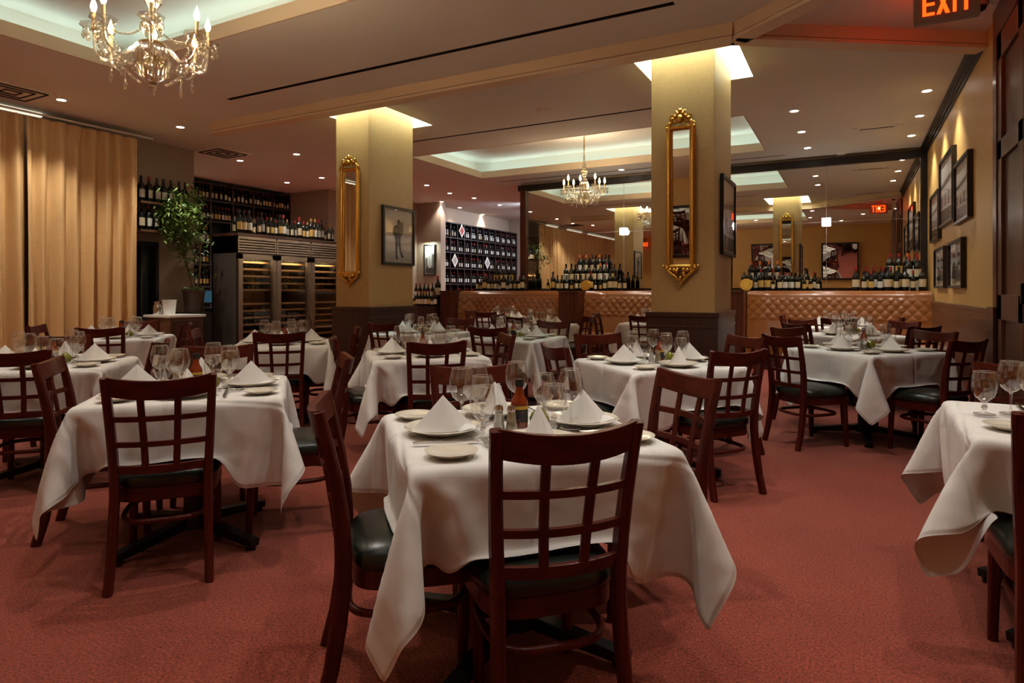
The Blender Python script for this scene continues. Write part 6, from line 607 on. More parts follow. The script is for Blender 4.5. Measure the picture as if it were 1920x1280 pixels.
# ------------------------------------------------------------------ chair
def yb(z):   # side profile of the back posts
    for (z0,y0),(z1,y1) in zip(PROF, PROF[1:]):
        if z <= z1: t = (z-z0)/(z1-z0); return y0+(y1-y0)*t
    return PROF[-1][1]
PROF = [(0,-.275),(.12,-.243),(.25,-.222),(.38,-.21),(.46,-.208),(.56,-.213),(.68,-.230),(.78,-.250),(.893,-.277)]
def xb(z): return .176+.024*max(0,(z-.42)/.46)+.012*max(0,(.42-z)/.42)
def chair_meshes():
    P = {}
    for s, nm in ((-1,'l'),(1,'r')):
        P['rear'+nm] = MB().sweep([(s*xb(z), yb(z), z) for z,_ in PROF], .034, [.042,.046,.05,.052,.052,.048,.042,.036,.030]).mesh('rear leg','wood')
        P['front'+nm] = MB().sweep([(s*.186,.205,0),(s*.183,.198,.2),(s*.180,.190,.39)], [.030,.036,.040], [.030,.036,.040]).mesh('front leg','wood')
    def arcrail(z, h, th, bow, dz=0, ztop=None):
        b = MB(); n = 12; vs = []
        for i in range(n+1):
            t = -1+2*i/n; x = t*xb(z); y = yb(z)-bow*(1-t*t); zz = z+dz*t*t
            for dy,dzz in ((-th/2,-h/2),(th/2,-h/2),(th/2,h/2),(-th/2,h/2)):
                vs.append((x, y+dy+ (yb(z+dzz)-yb(z)), zz+dzz))
        fs = [(0,1,2,3),(n*4+3,n*4+2,n*4+1,n*4)]
        for i in range(n):
            for k in range(4): fs.append((i*4+k,(i+1)*4+k,(i+1)*4+(k+1)%4,i*4+(k+1)%4))
        return b.add(vs, fs)
    BOW = .040
    P['top'] = arcrail(.836,.082,.026,BOW,.020).mesh('top rail','woodh',bevel=.004)
    P['r1'] = arcrail(.715,.023,.018,BOW).mesh('rail','woodh'); P['r2'] = arcrail(.605,.023,.018,BOW*.9).mesh('rail','woodh')
    P['r3'] = arcrail(.493,.036,.020,BOW*.7,.004).mesh('low rail','woodh',bevel=.003)
    for s, nm in ((-1,'l'),(1,'r')):
        pts = []
        for z in (.50,.60,.70,.81):
            x = s*(.058+.012*(z-.5)/.3); t = x/xb(z); pts.append((x, yb(z)-BOW*(.75+.25*(z-.5)/.3)*(1-t*t), z))
        P['s'+nm] = MB().sweep(pts, .027, .016).mesh('slat','wood')
    # seat frame
    def outline(sc, rx=.212, rf=.225, n=40):
        pts = []
        for i in range(n):
            a = 2*PI*i/n; c, s_ = math.cos(a), math.sin(a)
            x = rx*math.copysign(abs(c)**.45, c); y = (rf if s_ > 0 else .205)*math.copysign(abs(s_)**.45, s_)
            x *= 1+.10*(y/.2)*.5
            pts.append((x*sc, y*sc+.012))
        return pts
    P['frame'] = MB().prism(outline(.97), .345, .404, lambda a,b,t: (a,b,t)).mesh('seat frame','woodh',bevel=.004)
    b = MB(); n = 40; vs = []; o = outline(1)
    rings = [(.95,.400),(1.0,.410),(1.018,.428),(1.005,.448),(.94,.464),(.75,.478),(.5,.486),(.25,.489)]
    for sc, z in rings: vs += [(x*sc, (y-.012)*sc+.012, z) for x,y in o]
    vs.append((0,.012,.490)); fs = [tuple(range(n-1,-1,-1))]
    for i in range(len(rings)-1):
        for k in range(n): fs.append((i*n+k, i*n+(k+1)%n, (i+1)*n+(k+1)%n, (i+1)*n+k))
    L = (len(rings)-1)*n
    for k in range(n): fs.append((L+k, L+(k+1)%n, len(vs)-1))
    P['cush'] = b.add(vs, fs).mesh('cushion','vinyl',smooth=60)
    P['ring'] = MB().tube([((.172*math.copysign(abs(math.cos(a))**.6, math.cos(a))), .185*math.copysign(abs(math.sin(a))**.6, math.sin(a))-.012, .262) for a in [2*PI*i/36 for i in range(36)]], .0125, 8, True).mesh('hoop','wood',smooth=60)
    return P
CP = chair_meshes()
def chair(x, y, rz, label, group):
    t = ob('dining_chair', None, loc=(x,y,0), rz=rz, label=label, cat='chair', group=group)
    for k, nm in (('frame','seat_frame'),('cush','seat_cushion'),('rearl','leg'),('rearr','leg'),('frontl','leg'),('frontr','leg'),('top','top_rail'),('r1','cross_rail'),('r2','cross_rail'),('r3','cross_rail'),('sl','back_slat'),('sr','back_slat'),('ring','stretcher_hoop')):
        o = ob(nm, CP[k], t)
        if k == 'cush': o['label'] = 'dark green black vinyl seat pad'
    return t
# ------------------------------------------------------------------ table
def cloth_mesh(i):
    N = 49; d = np.array(CLOTH[i]).reshape(3,N,N)
    q = d.copy(); q[:,:,0] = np.cumsum(d[:,:,0],1); q = np.cumsum(q,2); c = q/500.
    me = bpy.data.meshes.new('tablecloth')
    me.from_pydata([(c[0,a,b],c[1,a,b],max(c[2,a,b],-.7)) for a in range(N) for b in range(N)], [], [(a*N+b,(a+1)*N+b,(a+1)*N+b+1,a*N+b+1) for a in range(N-1) for b in range(N-1)])
    uv = me.uv_layers.new(name='UVMap')
    for l in me.loops: v = l.vertex_index; uv.data[l.index].uv = ((v//N)/(N-1), (v%N)/(N-1))
    me.materials.append(M['cloth']); me.shade_smooth(); return me
CM = [cloth_mesh(i) for i in range(len(CLOTH))]
TTOP = boxes('table top','bwood',((-.418,-.418,.70),(.418,.418,.733)), bevel=.006)
TCOL = MB().lathe([(.0001,.10),(.055,.10),(.055,.69),(.10,.704),(.0001,.704)],16).mesh('table column','iron',smooth=40)
b = MB()
for a in (45,135,225,315):
    a = math.radians(a); c, s = math.cos(a), math.sin(a)
    b.bar((c*.03,s*.03,.085), (c*.43,s*.43,.035), .06,.05,(0,0,1),.05,.035); b.bar((c*.40,s*.40,.0),(c*.40,s*.40,.036),.045,.045,(1,0,0))
b.lathe([(.0001,.05),(.08,.05),(.075,.11),(.0001,.11)],16)
TBASE = b.mesh('cross base','iron',bevel=.003)
ZT = .757
# tableware meshes
G = {}
def lat(nm, mt, prof, seg=24, smooth=50): G[nm] = MB().lathe(prof, seg).mesh(nm, mt, smooth=smooth); return G[nm]
lat('plate','plate',[(.0001,.004),(.075,.004),(.080,.0),(.085,.004),(.105,.010),(.132,.020),(.134,.022),(.131,.024),(.104,.014),(.085,.010),(.0001,.009)],40)
lat('bread','plate',[(.0001,.003),(.048,.003),(.052,.0),(.056,.004),(.080,.013),(.081,.015),(.078,.016),(.056,.008),(.0001,.007)],32)
lat('gob','glass',[(.0001,.001),(.036,.001),(.037,.003),(.020,.007),(.008,.012),(.007,.022),(.012,.030),(.008,.037),(.009,.050),(.016,.057),(.030,.070),(.040,.090),(.0435,.112),(.043,.135),(.040,.155),(.0365,.172)],24,180)
lat('gobin','glass',[(.0001,.062),(.016,.064),(.028,.074),(.037,.092),(.040,.112)],20,180)
lat('wine','glass',[(.0001,.001),(.037,.001),(.038,.003),(.018,.006),(.0055,.011),(.0045,.03),(.0045,.075),(.007,.088),(.020,.095),(.034,.108),(.043,.130),(.046,.150),(.044,.175),(.039,.197),(.035,.212)],24,180)
def stem(nm, rim, zr, foot, nodes):
    b = MB(); me = G[nm]; b.v = [tuple(v.co) for v in me.vertices]; b.f = [tuple(p.vertices) for p in me.polygons]; b.mi = [0]*len(b.f); b.cur = 1
    for r, z, t in ((rim,zr,.0011),(foot,.003,.0012)): b.tube([(r*math.cos(2*PI*i/24),r*math.sin(2*PI*i/24),z) for i in range(24)],t,6,True)
    for z, r in nodes: b.ball((0,0,z),r,10,6)
    G[nm] = b.mesh(nm,['glass','rim'],smooth=180)
stem('gob',.0365,.172,.037,((.030,.0105),(.056,.011)))
stem('wine',.035,.212,.038,((.088,.0065),))
b = MB()   # dinner knife along +y
b.sweep([(0,-.105,.004),(0,-.06,.005),(0,-.01,.005)],[.012,.014,.010],[.006,.007,.005]); b.sweep([(0,-.01,.004),(.001,.05,.004),(.002,.10,.003),(.004,.115,.003)],[.010,.018,.015,.003],.0025)
G['knife'] = b.mesh('knife','silver',smooth=40)
b = MB(); b.sweep([(0,-.095,.003),(0,-.04,.004),(0,.02,.006),(0,.04,.005)],[.014,.009,.006,.016],[.003,.004,.004,.003])
for x in (-.0085,-.0028,.0028,.0085): b.sweep([(x*.9,.038,.005),(x,.065,.004),(x,.095,.007)],.0036,.002)
G['fork'] = b.mesh('fork','silver',smooth=40)
def napkin():
    b = MB(); W_ = .124; HT = .118
    for sg, dp in ((-1,.062),(1,.050)):
        def f(u, v):
            a = 2*u-1; k = abs(a); x = W_*a*v; y = sg*dp*(1-k**1.7)*(v**.85)*(1+.10*math.cos(3*a+sg))
            z = HT*(1-v)**(1+.16*k) + .004*math.sin(9*a+sg)*v*(1-v)
            return (x, y, max(z,.001))
        b.grid(f, 36, 14)
    def flap(u, v):   # loose corner of the fold lying on the plate
        x = .122-.085*u; y = -.020-.052*v*(1-u*.2); return (x, y, .004+.020*u*(1-v)+.004*math.sin(5*u))
    b.grid(flap, 10, 6)
    return b.mesh('napkin','napkin',smooth=50)
G['nap'] = napkin()
# sauce bottle with parts
G['sauce'] = MB().lathe([(.0001,.0),(.029,.0),(.031,.004),(.031,.088),(.027,.100),(.017,.118),(.0135,.140),(.0135,.150),(.0001,.150)],20).mesh('sauce bottle','amber',smooth=50)
G['scap'] = MB().lathe([(.0001,.148),(.0155,.148),(.0155,.172),(.0145,.174),(.0001,.174)],18).mesh('sauce cap','cap_black',smooth=40)
b = MB(); b.lathe([(.0316,.022),(.0316,.082)],20); b.cur = 1; b.lathe([(.0319,.068),(.0319,.080)],20); b.cur = 2
for a in (-PI/2, PI/6, PI*5/6):
    b.add([(.0320*math.cos(a+t),.0320*math.sin(a+t),z) for t,z in ((-.35,.030),(-.1,.030),(.42,.060),(.18,.060))],[(0,1,2,3)])
G['slab'] = b.mesh('sauce label',['sauce_lab','yellow','redink'],smooth=60)
G['oil'] = MB().lathe([(.0001,0),(.030,.001),(.036,.012),(.037,.030),(.031,.046),(.016,.058),(.010,.066),(.0001,.066)],20).mesh('oil','oil',smooth=60)
G['oilneck'] = MB().lathe([(.010,.064),(.0085,.090),(.013,.104),(.009,.112),(.004,.116),(.004,.128),(.0001,.128)],14).mesh('cruet neck','glass',smooth=60)
for nm, inn in (('pep','pepper'),('sal','salt')):
    G[nm] = MB().lathe([(.0001,.002),(.020,.002),(.016,.040),(.0125,.066),(.0001,.066)],16).mesh(nm,inn,smooth=40)
G['shk'] = MB().lathe([(.0001,0),(.022,0),(.023,.003),(.0145,.068),(.014,.072)],16).mesh('shaker glass','glass',smooth=60)
G['shkcap'] = MB().lathe([(.015,.068),(.0155,.078),(.012,.088),(.0001,.091)],16).mesh('shaker cap','silver',smooth=50)
SIDES = ('near','right','far','left')
def table(x, y, a0, nm, variant=0, crot=0, detail=2, items=(1,1,1,1), dz=0, chairs=(), center=True, cw=4, tiny=False):
    """a0: heading of the near side; nm: how the table is told apart"""
    base = math.radians(a0+90)
    def W(lx, ly): return (x+lx*math.cos(base)-ly*math.sin(base), y+lx*math.sin(base)+ly*math.cos(base))
    t = ob('dining_table', None, loc=(x,y,0), rz=base, label='square dining table under a white cloth, '+nm, cat='table', group='dining tables')
    ob('tabletop', TTOP, t); ob('column', TCOL, t); ob('cross_base', TBASE, t)
    me = CM[variant].copy(); cr = math.radians(90*crot)
    for v in me.vertices:       # the cloth comes to rest on the seats pushed under it
        if v.co.z > -.02: continue
        X = v.co.x*math.cos(cr)-v.co.y*math.sin(cr); Y = v.co.x*math.sin(cr)+v.co.y*math.cos(cr); Z = v.co.z
        for s_, dist, lat_, rj in chairs:
            A = s_*PI/2; ux, uy = math.sin(A), -math.cos(A); dd = X*ux+Y*uy-(dist-.25); ll = X*math.cos(A)+Y*math.sin(A)-lat_
            if abs(ll) > .30 or not -.27 < dd < .30: continue
            k = min(1, (.30-abs(ll))/.08)*min(1, (dd+.27)/.05)
            k = k*k*(3-2*k); zs = .497-.741
            ex = max(0, zs-Z)*k
            if ex > 0:
                out = min(ex*.28, max(0, .155-dd)); X += ux*out; Y += uy*out; Z += ex+.012*math.sin(14*ll)*min(1,ex*8)*.5+.004
        v.co = (X*math.cos(cr)+Y*math.sin(cr), -X*math.sin(cr)+Y*math.cos(cr), Z)
    c = ob('tablecloth', me, loc=(x,y,.741), rz=base+math.radians(90*crot), label='white cotton tablecloth draped over '+nm, cat='tablecloth', group='white tablecloths')
    m = c.modifiers.new('smooth','SUBSURF'); m.levels = 1; m.render_levels = 1
    def put(k, name, lx, ly, rz, label, cat, group, z=ZT, nmz=None):
        X, Y = W(lx, ly); return ob(name, G[k], loc=(X,Y,z), rz=rz, label=label, cat=cat, group=group)
    for s in range(4):
        if not items[s]: continue
        A = s*PI/2; sd = SIDES[s]
        def L(lx, ly): return (lx*math.cos(A)-ly*math.sin(A), lx*math.sin(A)+ly*math.cos(A))
        j = lambda k=.012: R.uniform(-k, k)
        rz = base+A
        px, py = L(j(), -.265+j()); put('plate','dinner_plate',px,py,rz,'cream dinner plate at the %s side of %s'%(sd,nm),'plate','dinner plates')
        put('nap','napkin',px,py,base+(0 if s%2 else PI/2)+R.uniform(-.2,.2),'peaked white napkin at the %s side of %s'%(sd,nm),'napkin','folded napkins',ZT+.010)
        if detail >= 1:
            bx, by = L(-.285+j(), -.315+j()); put('bread','bread_plate',bx,by,rz,'small cream bread plate for the %s seat of %s'%(sd,nm),'plate','bread plates')
        gx, gy = L(.10+j(.02), -.135+j(.02)); g = put('gob','water_goblet',gx,gy,rz,'short stemmed water goblet for the %s seat of %s'%(sd,nm),'glass','water goblets')
        gx, gy = L(.185+j(.02), -.06+j(.02)); put('wine','wine_glass',gx,gy,rz,'tall stemmed wine glass for the %s seat of %s'%(sd,nm),'glass','wine glasses')
        if detail >= 2:
            kx, ky = L(.168+j(.006), -.285+j()); put('knife','dinner_knife',kx,ky,rz+j(.06),'steel knife right of the %s plate on %s'%(sd,nm),'knife','table knives')
            kx, ky = L(-.162+j(.006), -.275+j()); put('fork','dinner_fork',kx,ky,rz+j(.06),'steel fork left of the %s plate on %s'%(sd,nm),'fork','table forks')
    if center:
        sx, sy = (R.uniform(-.02,.02), R.uniform(-.02,.02))
        o = put('sauce','sauce_bottle',sx,sy,AZ+j0(),'amber red sauce bottle with black cap on '+nm,'bottle','sauce bottles')
        ob('cap', G['scap'], o); ob('label', G['slab'], o, label='dark label with yellow band')
        o = put('oil','oil_cruet',sx+.075,sy-.005,0,'round green oil cruet with glass neck on '+nm,'cruet','oil cruets'); ob('neck', G['oilneck'], o, label='clear glass neck')
        for k, px, py, l in (('sal',-.085,-.03,'white salt'),('pep',-.045,-.05,'brown pepper')):
            o = put(k,'salt_shaker' if k=='sal' else 'pepper_shaker',sx+px,sy+py,0,'glass shaker filled with %s on %s'%(l,nm),'shaker','salt and pepper shakers')
            ob('shaker_glass', G['shk'], o); ob('shaker_cap', G['shkcap'], o, label='steel cap')
    for s, dist, lat_, rj in chairs:
        A = s*PI/2; dx, dy = math.sin(A), -math.cos(A)      # outward in local frame
        lx = dx*(dist-.25)+math.cos(A)*lat_; ly = dy*(dist-.25)+math.sin(A)*lat_
        X, Y = W(lx, ly)
        chair(X, Y, base+A+math.radians(rj), 'dark lattice-back chair at the %s side of %s'%(SIDES[s], nm), 'lattice back dining chairs')
def j0(): return R.uniform(-.4,.4)
# chairs: (side, distance of the back from the table centre, sideways shift, turn in degrees)
table(-1.075,2.015,-45,'the front centre table',1,3,2,chairs=((0,.60,-.04,0),(1,.82,.19,4),(2,.74,-.03,0),(3,.64,.06,-3)))
table(-2.96,2.07,-43,'the front left table',1,3,2,chairs=((0,.57,-.06,2),(1,.72,.03,0),(2,.95,.0,0),(3,.70,-.29,2)))
table(.80,3.07,-90,'the right picture edge table',1,2,2,items=(1,0,1,0),chairs=((0,.72,-.17,0),(2,.8,.05,0)))
table(-4.85,2.3,-45,'the left picture edge table',1,2,1,chairs=((0,.55,.0,0),(1,.66,0,0),(2,.87,.24,0)))
table(-6.95,3.98,-45,'the curtain side table',0,2,1,chairs=((0,.63,.0,0),(1,.62,0,0),(2,.72,0,0),(3,.75,0,0)))
table(-4.81,4.29,-45,'the wine cooler table',2,1,1,chairs=((0,.60,0,0),(1,.66,0,0),(3,.76,0,0)))
table(-3.0,4.09,-45,'the table before the left pillar',1,3,1,chairs=((0,.56,0,0),(1,.66,0,0),(3,.66,0,0)))
table(-1.2,4.36,-43,'the table before the right pillar',0,0,1,chairs=((0,.66,.13,4),(1,.95,.28,0),(2,.90,0,0),(3,.75,0,0)))
table(.1,6.17,-42,'the right wall table',2,0,1,chairs=((3,.87,0,-2),(2,.85,0,0),(1,.80,0,0),(0,.80,.05,4)))
table(0.0,8.2,-45,'the table behind right wall table',1,1,0,chairs=((3,.75,0,0),(2,.75,0,0),(1,.75,0,0),(0,.85,.05,0)))
table(-.15,10.05,-90,'the right booth table',0,1,0,chairs=((0,.72,0,0),(3,.72,0,0),(1,.72,0,0)))
table(-3.22,6.02,-90,'the table between both pillars',2,3,1,chairs=((0,.62,.05,0),(2,.78,-.1,0)))
table(-4.6,6.2,-90,'the table beside left pillar',0,3,1,items=(1,1,1,1),chairs=((0,.68,0,0),(2,.70,-.1,0)))
table(-4.1,8.5,-90,'the table before left booth',1,0,0,chairs=((0,.70,0,0),(1,.74,0,0),(3,.72,0,0)))
table(-5.5,9.95,-90,'the left booth table',2,0,0,chairs=((0,.68,0,0),(3,.70,0,0)))
table(-2.75,9.8,-90,'the middle booth table',0,2,0,chairs=((0,.72,.05,0),(3,.85,.2,8),(1,.72,0,0)))
for k, nm_, X, Y, l in (('gob','water_goblet',.465,3.10,'short stemmed water goblet at the left rim of the right picture edge table'),('wine','wine_glass',.56,3.16,'tall stemmed wine glass at the left rim of the right picture edge table')):
    ob(nm_, G[k], loc=(X,Y,ZT), label=l, cat='glass', group='water goblets' if k == 'gob' else 'wine glasses')
for o in list(COL.objects):
    if o.get('label') == 'small cream bread plate for the near seat of the right picture edge table': o.location = (.50,2.84,ZT)
    if o.get('label') == 'tall stemmed wine glass for the left seat of the front centre table': o.location = (-1.225,1.995,ZT)
# ------------------------------------------------------------------ wine bottles
def bottle_meshes(h, r):
    B = MB().lathe([(.0001,.0),(r*.94,.0),(r,.006),(r,h*.60),(r*.93,h*.655),(r*.55,h*.72),(r*.37,h*.77),(r*.345,h*.985),(r*.0001,h*.985)],14)
    C = MB().lathe([(r*.365,h*.80),(r*.375,h*.98),(r*.41,h*.982),(r*.41,h*1.0),(.0001,h*1.0)],10)
    Lb = MB().lathe([(r*1.012,h*.16),(r*1.012,h*.47)],12,a0=-PI/2-1.35,a1=-PI/2+1.35)
    one = MB(); one.add(B.v,B.f); one.cur = 1; one.add(Lb.v,Lb.f); one.cur = 2; one.add(C.v,C.f)
    return (B.mesh('bottle','bot',smooth=50), Lb.mesh('bottle label','lab_cream',smooth=60,fixn=False), C.mesh('capsule','cap_red',smooth=50), one.mesh('bottle','bot,lab_cream,cap_red'.split(','),smooth=50,fixn=False))
BK = {'std':bottle_meshes(.315,.039), 'mag':bottle_meshes(.385,.052), 'jer':bottle_meshes(.47,.064), 'half':bottle_meshes(.24,.031)}
LABS = {'white':'lab_white','cream':'lab_cream','tan':'lab_tan','grey':'lab_grey'}
CAPS = {'red':'cap_red','black':'cap_black','orange':'cap_orange','gold':'cap_gold'}
SZ = {'std':'','mag':'big ','jer':'huge ','half':'small '}
def bottle(kind, x, y, z, rz, lc, cc, place, group, parts=True):
    lab = '%s%s-capped bottle, %s label, %s' % (SZ[kind], cc, lc, place)
    bm_ = BK[kind]
    if parts:
        o = ob('wine_bottle', bm_[0], loc=(x,y,z), rz=rz, label=lab, cat='wine bottle', group=group)
        ob('label', bm_[1], o, mats=[LABS[lc]], label=lc+' paper label'); ob('capsule', bm_[2], o, mats=[CAPS[cc]], label=cc+' foil capsule')
    else: o = ob('wine_bottle', bm_[3], loc=(x,y,z), rz=rz, label=lab, cat='wine bottle', group=group, mats=['bot',LABS[lc],CAPS[cc]])
    return o
def row(p0, p1, z, kinds, place, group, n, rz=0, labs=('white','cream','cream','tan'), caps=('black','black','red'), parts=True, skip=(), jit=.012, start=0):
    for i in range(n):
        if i in skip: continue
        t = i/(n-1) if n > 1 else .5
        x = p0[0]+(p1[0]-p0[0])*t+R.uniform(-jit,jit)*(1 if p0[0]!=p1[0] else .6); y = p0[1]+(p1[1]-p0[1])*t+R.uniform(-jit,jit)*(1 if p0[1]!=p1[1] else .6)
        k = kinds if isinstance(kinds,str) else R.choice(kinds)
        bottle(k, x, y, z, rz+R.uniform(-.25,.25), R.choice(labs), R.choice(caps), ORD[i+start]+' from left, '+place, group, parts)
def riser(x0, x1, y0, y1, z, h, label):
    ob('display_riser', boxes('riser','black',((x0,y0,z),(x1,y1,z+h))), label=label, cat='riser', group='bottle display risers')
S3 = ('mag','std','mag','half','std')
# left ledge display
row((-7.10,11.60),(-6.0,11.60),LZ,S3,'left booth ledge front row','left ledge bottles',13,jit=.01)
row((-7.05,11.76),(-6.05,11.76),LZ,'std','left booth ledge back row','left ledge bottles',11,jit=.008)
riser(-6.86,-6.36,11.83,11.96,LZ,.16,'black riser behind the left booth bottles')
row((-6.80,11.895),(-6.42,11.895),LZ+.16,'mag','left booth ledge riser','left ledge bottles',4,jit=.004)
# middle pyramid
row((-5.42,11.60),(-3.80,11.60),LZ,S3,'front row of middle pyramid','middle pyramid bottles',17,jit=.01)
riser(-5.16,-4.06,11.70,11.82,LZ,.16,'low black riser in the middle bottle pyramid')
row((-5.10,11.76),(-4.12,11.76),LZ+.16,'mag','low riser of middle pyramid','middle pyramid bottles',9,caps=('black','red','orange','black'),jit=.005)
riser(-4.94,-4.22,11.83,11.97,LZ,.34,'tall black riser in the middle bottle pyramid')
row((-4.86,11.90),(-4.30,11.90),LZ+.34,'mag','tall riser of middle pyramid','middle pyramid bottles',5,caps=('orange','black','orange'),jit=.005)
# right of the pillar
row((-1.66,11.60),(-.50,11.60),LZ,S3,'front row over right divider','right divider bottles',13,caps=('black','red','black','gold'),jit=.01)
row((-1.60,11.76),(-.56,11.76),LZ,('mag','std'),'middle row over right divider','right divider bottles',9,caps=('black','red','black'),jit=.006)
riser(-1.66,-1.06,11.83,11.97,LZ,.14,'black riser over the right divider')
row((-1.58,11.90),(-1.14,11.90),LZ+.14,'mag','riser over right divider','right divider bottles',4,caps=('orange','orange','black'),jit=.004)
# corner by right wall
row((.06,11.60),(.96,11.60),LZ,S3,'front row beside right wall','right corner bottles',9,caps=('black','red','black'),jit=.008)
row((.22,11.76),(.66,11.76),LZ,'mag','middle row beside right wall','right corner bottles',5,caps=('red','red','black'),jit=.004)
riser(.48,.975,11.83,11.96,LZ,.22,'black riser in the right corner')
row((.55,11.895),(.905,11.895),LZ+.22,'mag','right corner riser','right corner bottles',4,caps=('orange','red','red'),jit=.003)
ob('wooden_crate', boxes('crate','lab_cream',((.74,11.69,LZ),(.975,11.82,LZ+.16)), bevel=.004), label='pale wooden wine crate in the right corner of the ledge', cat='crate')
for i,x in enumerate((.80,.91)): bottle('mag',x,11.755,LZ+.16,R.uniform(-.2,.2),('white','cream')[i],('red','red')[i],('left','right')[i]+' one on the corner crate','right corner bottles')
# round gold plaques
for x,l in ((-4.56,'left'),(-1.60,'right')):
    b = MB(); b.lathe([(.0001,-.01),(.10,-.01),(.108,-.004),(.10,.008),(.07,.008),(.066,.013),(.0001,.013)],32)
    o = ob('round_plaque', b.mesh('plaque','gold',smooth=40), loc=(x,11.475,LZ+.105), rot=(PI/2-.15,0,0), label='round gold plaque leaning on bottles over the %s booth divider'%l, cat='plaque', group='gold plaques')
# sideboard with stacked bottles
ob('sideboard', boxes('sideboard','dwood',((-8.25,10.55,0),(-7.48,11.15,.93)), bevel=.004), label='dark sideboard with wine bottles left of the left booth', cat='sideboard')
row((-8.05,10.63),(-7.52,10.63),.93,('half','std'),'sideboard front row','sideboard bottles',8,caps=('red','red','black'),jit=.005)
riser(-8.22,-7.50,10.72,10.90,.93,.16,'black riser on the sideboard')
row((-8.14,10.81),(-7.72,10.81),1.09,'std','sideboard riser','sideboard bottles',5,jit=.005)
bottle('jer',-7.585,10.81,1.09,.2,'cream','red','rightmost sideboard riser','sideboard bottles')
# ------------------------------------------------------------------ wine cooler
def cooler():
    t = ob('wine_cooler', None, loc=(-8.5,6.67,0), label='stainless steel wine cooler with three glass doors behind the left tables', cat='wine cooler')
    D = .62; Wd = 2.28; Ht = 2.12
    b = MB(); b.box((-D,0,.1),(-D+.03,Wd,Ht)); b.box((-D,0,.1),(-.04,.03,Ht)); b.box((-D,Wd-.03,.1),(-.04,Wd,Ht)); b.box((-D,0,.1),(-.04,Wd,.14)); b.box((-D,0,1.85),(-.04,Wd,Ht))
    for k in (1,2): b.box((-D,k*Wd/3-.02,.1),(-.05,k*Wd/3+.02,1.85))
    ob('cabinet', b.mesh('cooler body','dsteel'), t); ob('plinth', boxes('kick','black',((-D,.02,0),(-.08,Wd-.02,.1))), t)
    ob('wood_top', boxes('cooler top','bwood',((-D-.03,-.03,Ht),(.04,Wd+.03,Ht+.045)), bevel=.004), t, label='brown wood top board')
    for k in range(3):
        y0 = k*Wd/3+.006; y1 = (k+1)*Wd/3-.006; b = MB()
        for i in range(6): z = 1.86+i*.042; b.box((-.03,y0,z),(.004,y1,z+.026))
        b.cur = 1; b.box((-.035,y0,1.85),(-.02,y1,Ht)); b.cur = 0; b.box((-.03,y0,1.85),(.006,y0+.02,Ht)); b.box((-.03,y1-.02,1.85),(.006,y1,Ht)); b.box((-.03,y0,2.095),(.006,y1,Ht))
        ob('vent_grille', b.mesh('grille',['steel','dark'],bevel=.002), t, label='horizontal steel louvres')
        f = .085; b = MB(); b.box((-.04,y0,.12),(.012,y0+f,1.84)); b.box((-.04,y1-f,.12),(.012,y1,1.84)); b.box((-.04,y0,1.84-f),(.012,y1,1.84)); b.box((-.04,y0,.12),(.012,y1,.12+f))
        d = ob('door', b.mesh('door frame','steel',bevel=.003), t)
        ob('glass_pane', boxes('pane','pane',((-.02,y0+f,.12+f),(-.016,y1-f,1.84-f))), d, label='dark glass pane')
        ob('handle', MB().tube([(.05,y1-.04,.75),(.05,y1-.04,1.6)],.011,10).bar((.0,y1-.04,.8),(.05,y1-.04,.8),.014,.014).bar((0,y1-.04,1.55),(.05,y1-.04,1.55),.014,.014).mesh('door handle','steel',smooth=40), d)
        for i in range(14):
            z = .24+i*.112
            if i == 8: continue
            b = MB(); b.box((-.10,y0+.06,z),(-.075,y1-.06,z+.030))
            for q in range(6): yy = y0+.1+q*.095; b.box((-.55,yy,z),(-.1,yy+.02,z+.014))
            if i%2 == 0 or i > 8:
                b.cur = 1
                for q in range(6): b.tube([(-.12,y0+.125+q*.085,z+.055),(-.40,y0+.125+q*.085,z+.055)],.035,8)
            ob('rack', b.mesh('rack',['rack','bot']), t, label='wooden bottle rack shelf')
        light('AREA',(-8.56,6.67+(y0+y1)/2,1.78),3.0,(1,.78,.5),rot=(0,.0,0),sx=.05,sy=.4)
    return t
cooler()
row((-8.58,6.76),(-8.58,8.8),2.165,S3,'front row on wine cooler','cooler top bottles',24,rz=PI/2+.25,labs=('white','cream','tan','grey','cream'),caps=('black','gold','red','black'),jit=.012)
row((-8.78,6.80),(-8.78,7.85),2.165,'std','back row on wine cooler','cooler top bottles',12,rz=PI/2+.25,caps=('red','red','black'),jit=.01)
# ------------------------------------------------------------------ wall wine shelf left
t = ob('wine_shelf', None, loc=(-11.65,7.95,0), label='tall espresso wine shelf behind the ficus and the wine cooler', cat='shelf')
b = MB(); b.box((-.38,0,.1),(-.34,2.65,3.5)); ob('back_panel', b.mesh('shelf back','black'), t)
for y in (0,.53,1.06,1.59,2.12,2.61): ob('upright', boxes('upright','shelf',((-.34,y,0),(0,y+.035,3.5))), t)
ZS = (1.35,1.80,2.25,2.70,3.13)
for z in ZS+(3.47,.9): ob('shelf_board', boxes('board','shelf',((-.34,.035,z-.035),(.012,2.61,z)), bevel=.003), t)
nmz = ('lowest','second','third','fourth','top')
for si, z in enumerate(ZS):
    for ci in range(5):
        if si < 3 and ci > 0: continue
        ya = 7.95+.035+ci*.53+.05; yb_ = ya+.42
        row((-11.72,ya),(-11.72,yb_),z,('std',) if si<4 else ('std','std','half'),'%s bay, %s wall shelf board'%(ORD[ci],nmz[si]),'wall shelf bottles',R.choice((5,6,6)),rz=PI/2+.5,labs=('white','cream','white','tan'),caps=('red','black','black','red') if si!=3 else ('red','red','black'),parts=False,jit=.008)
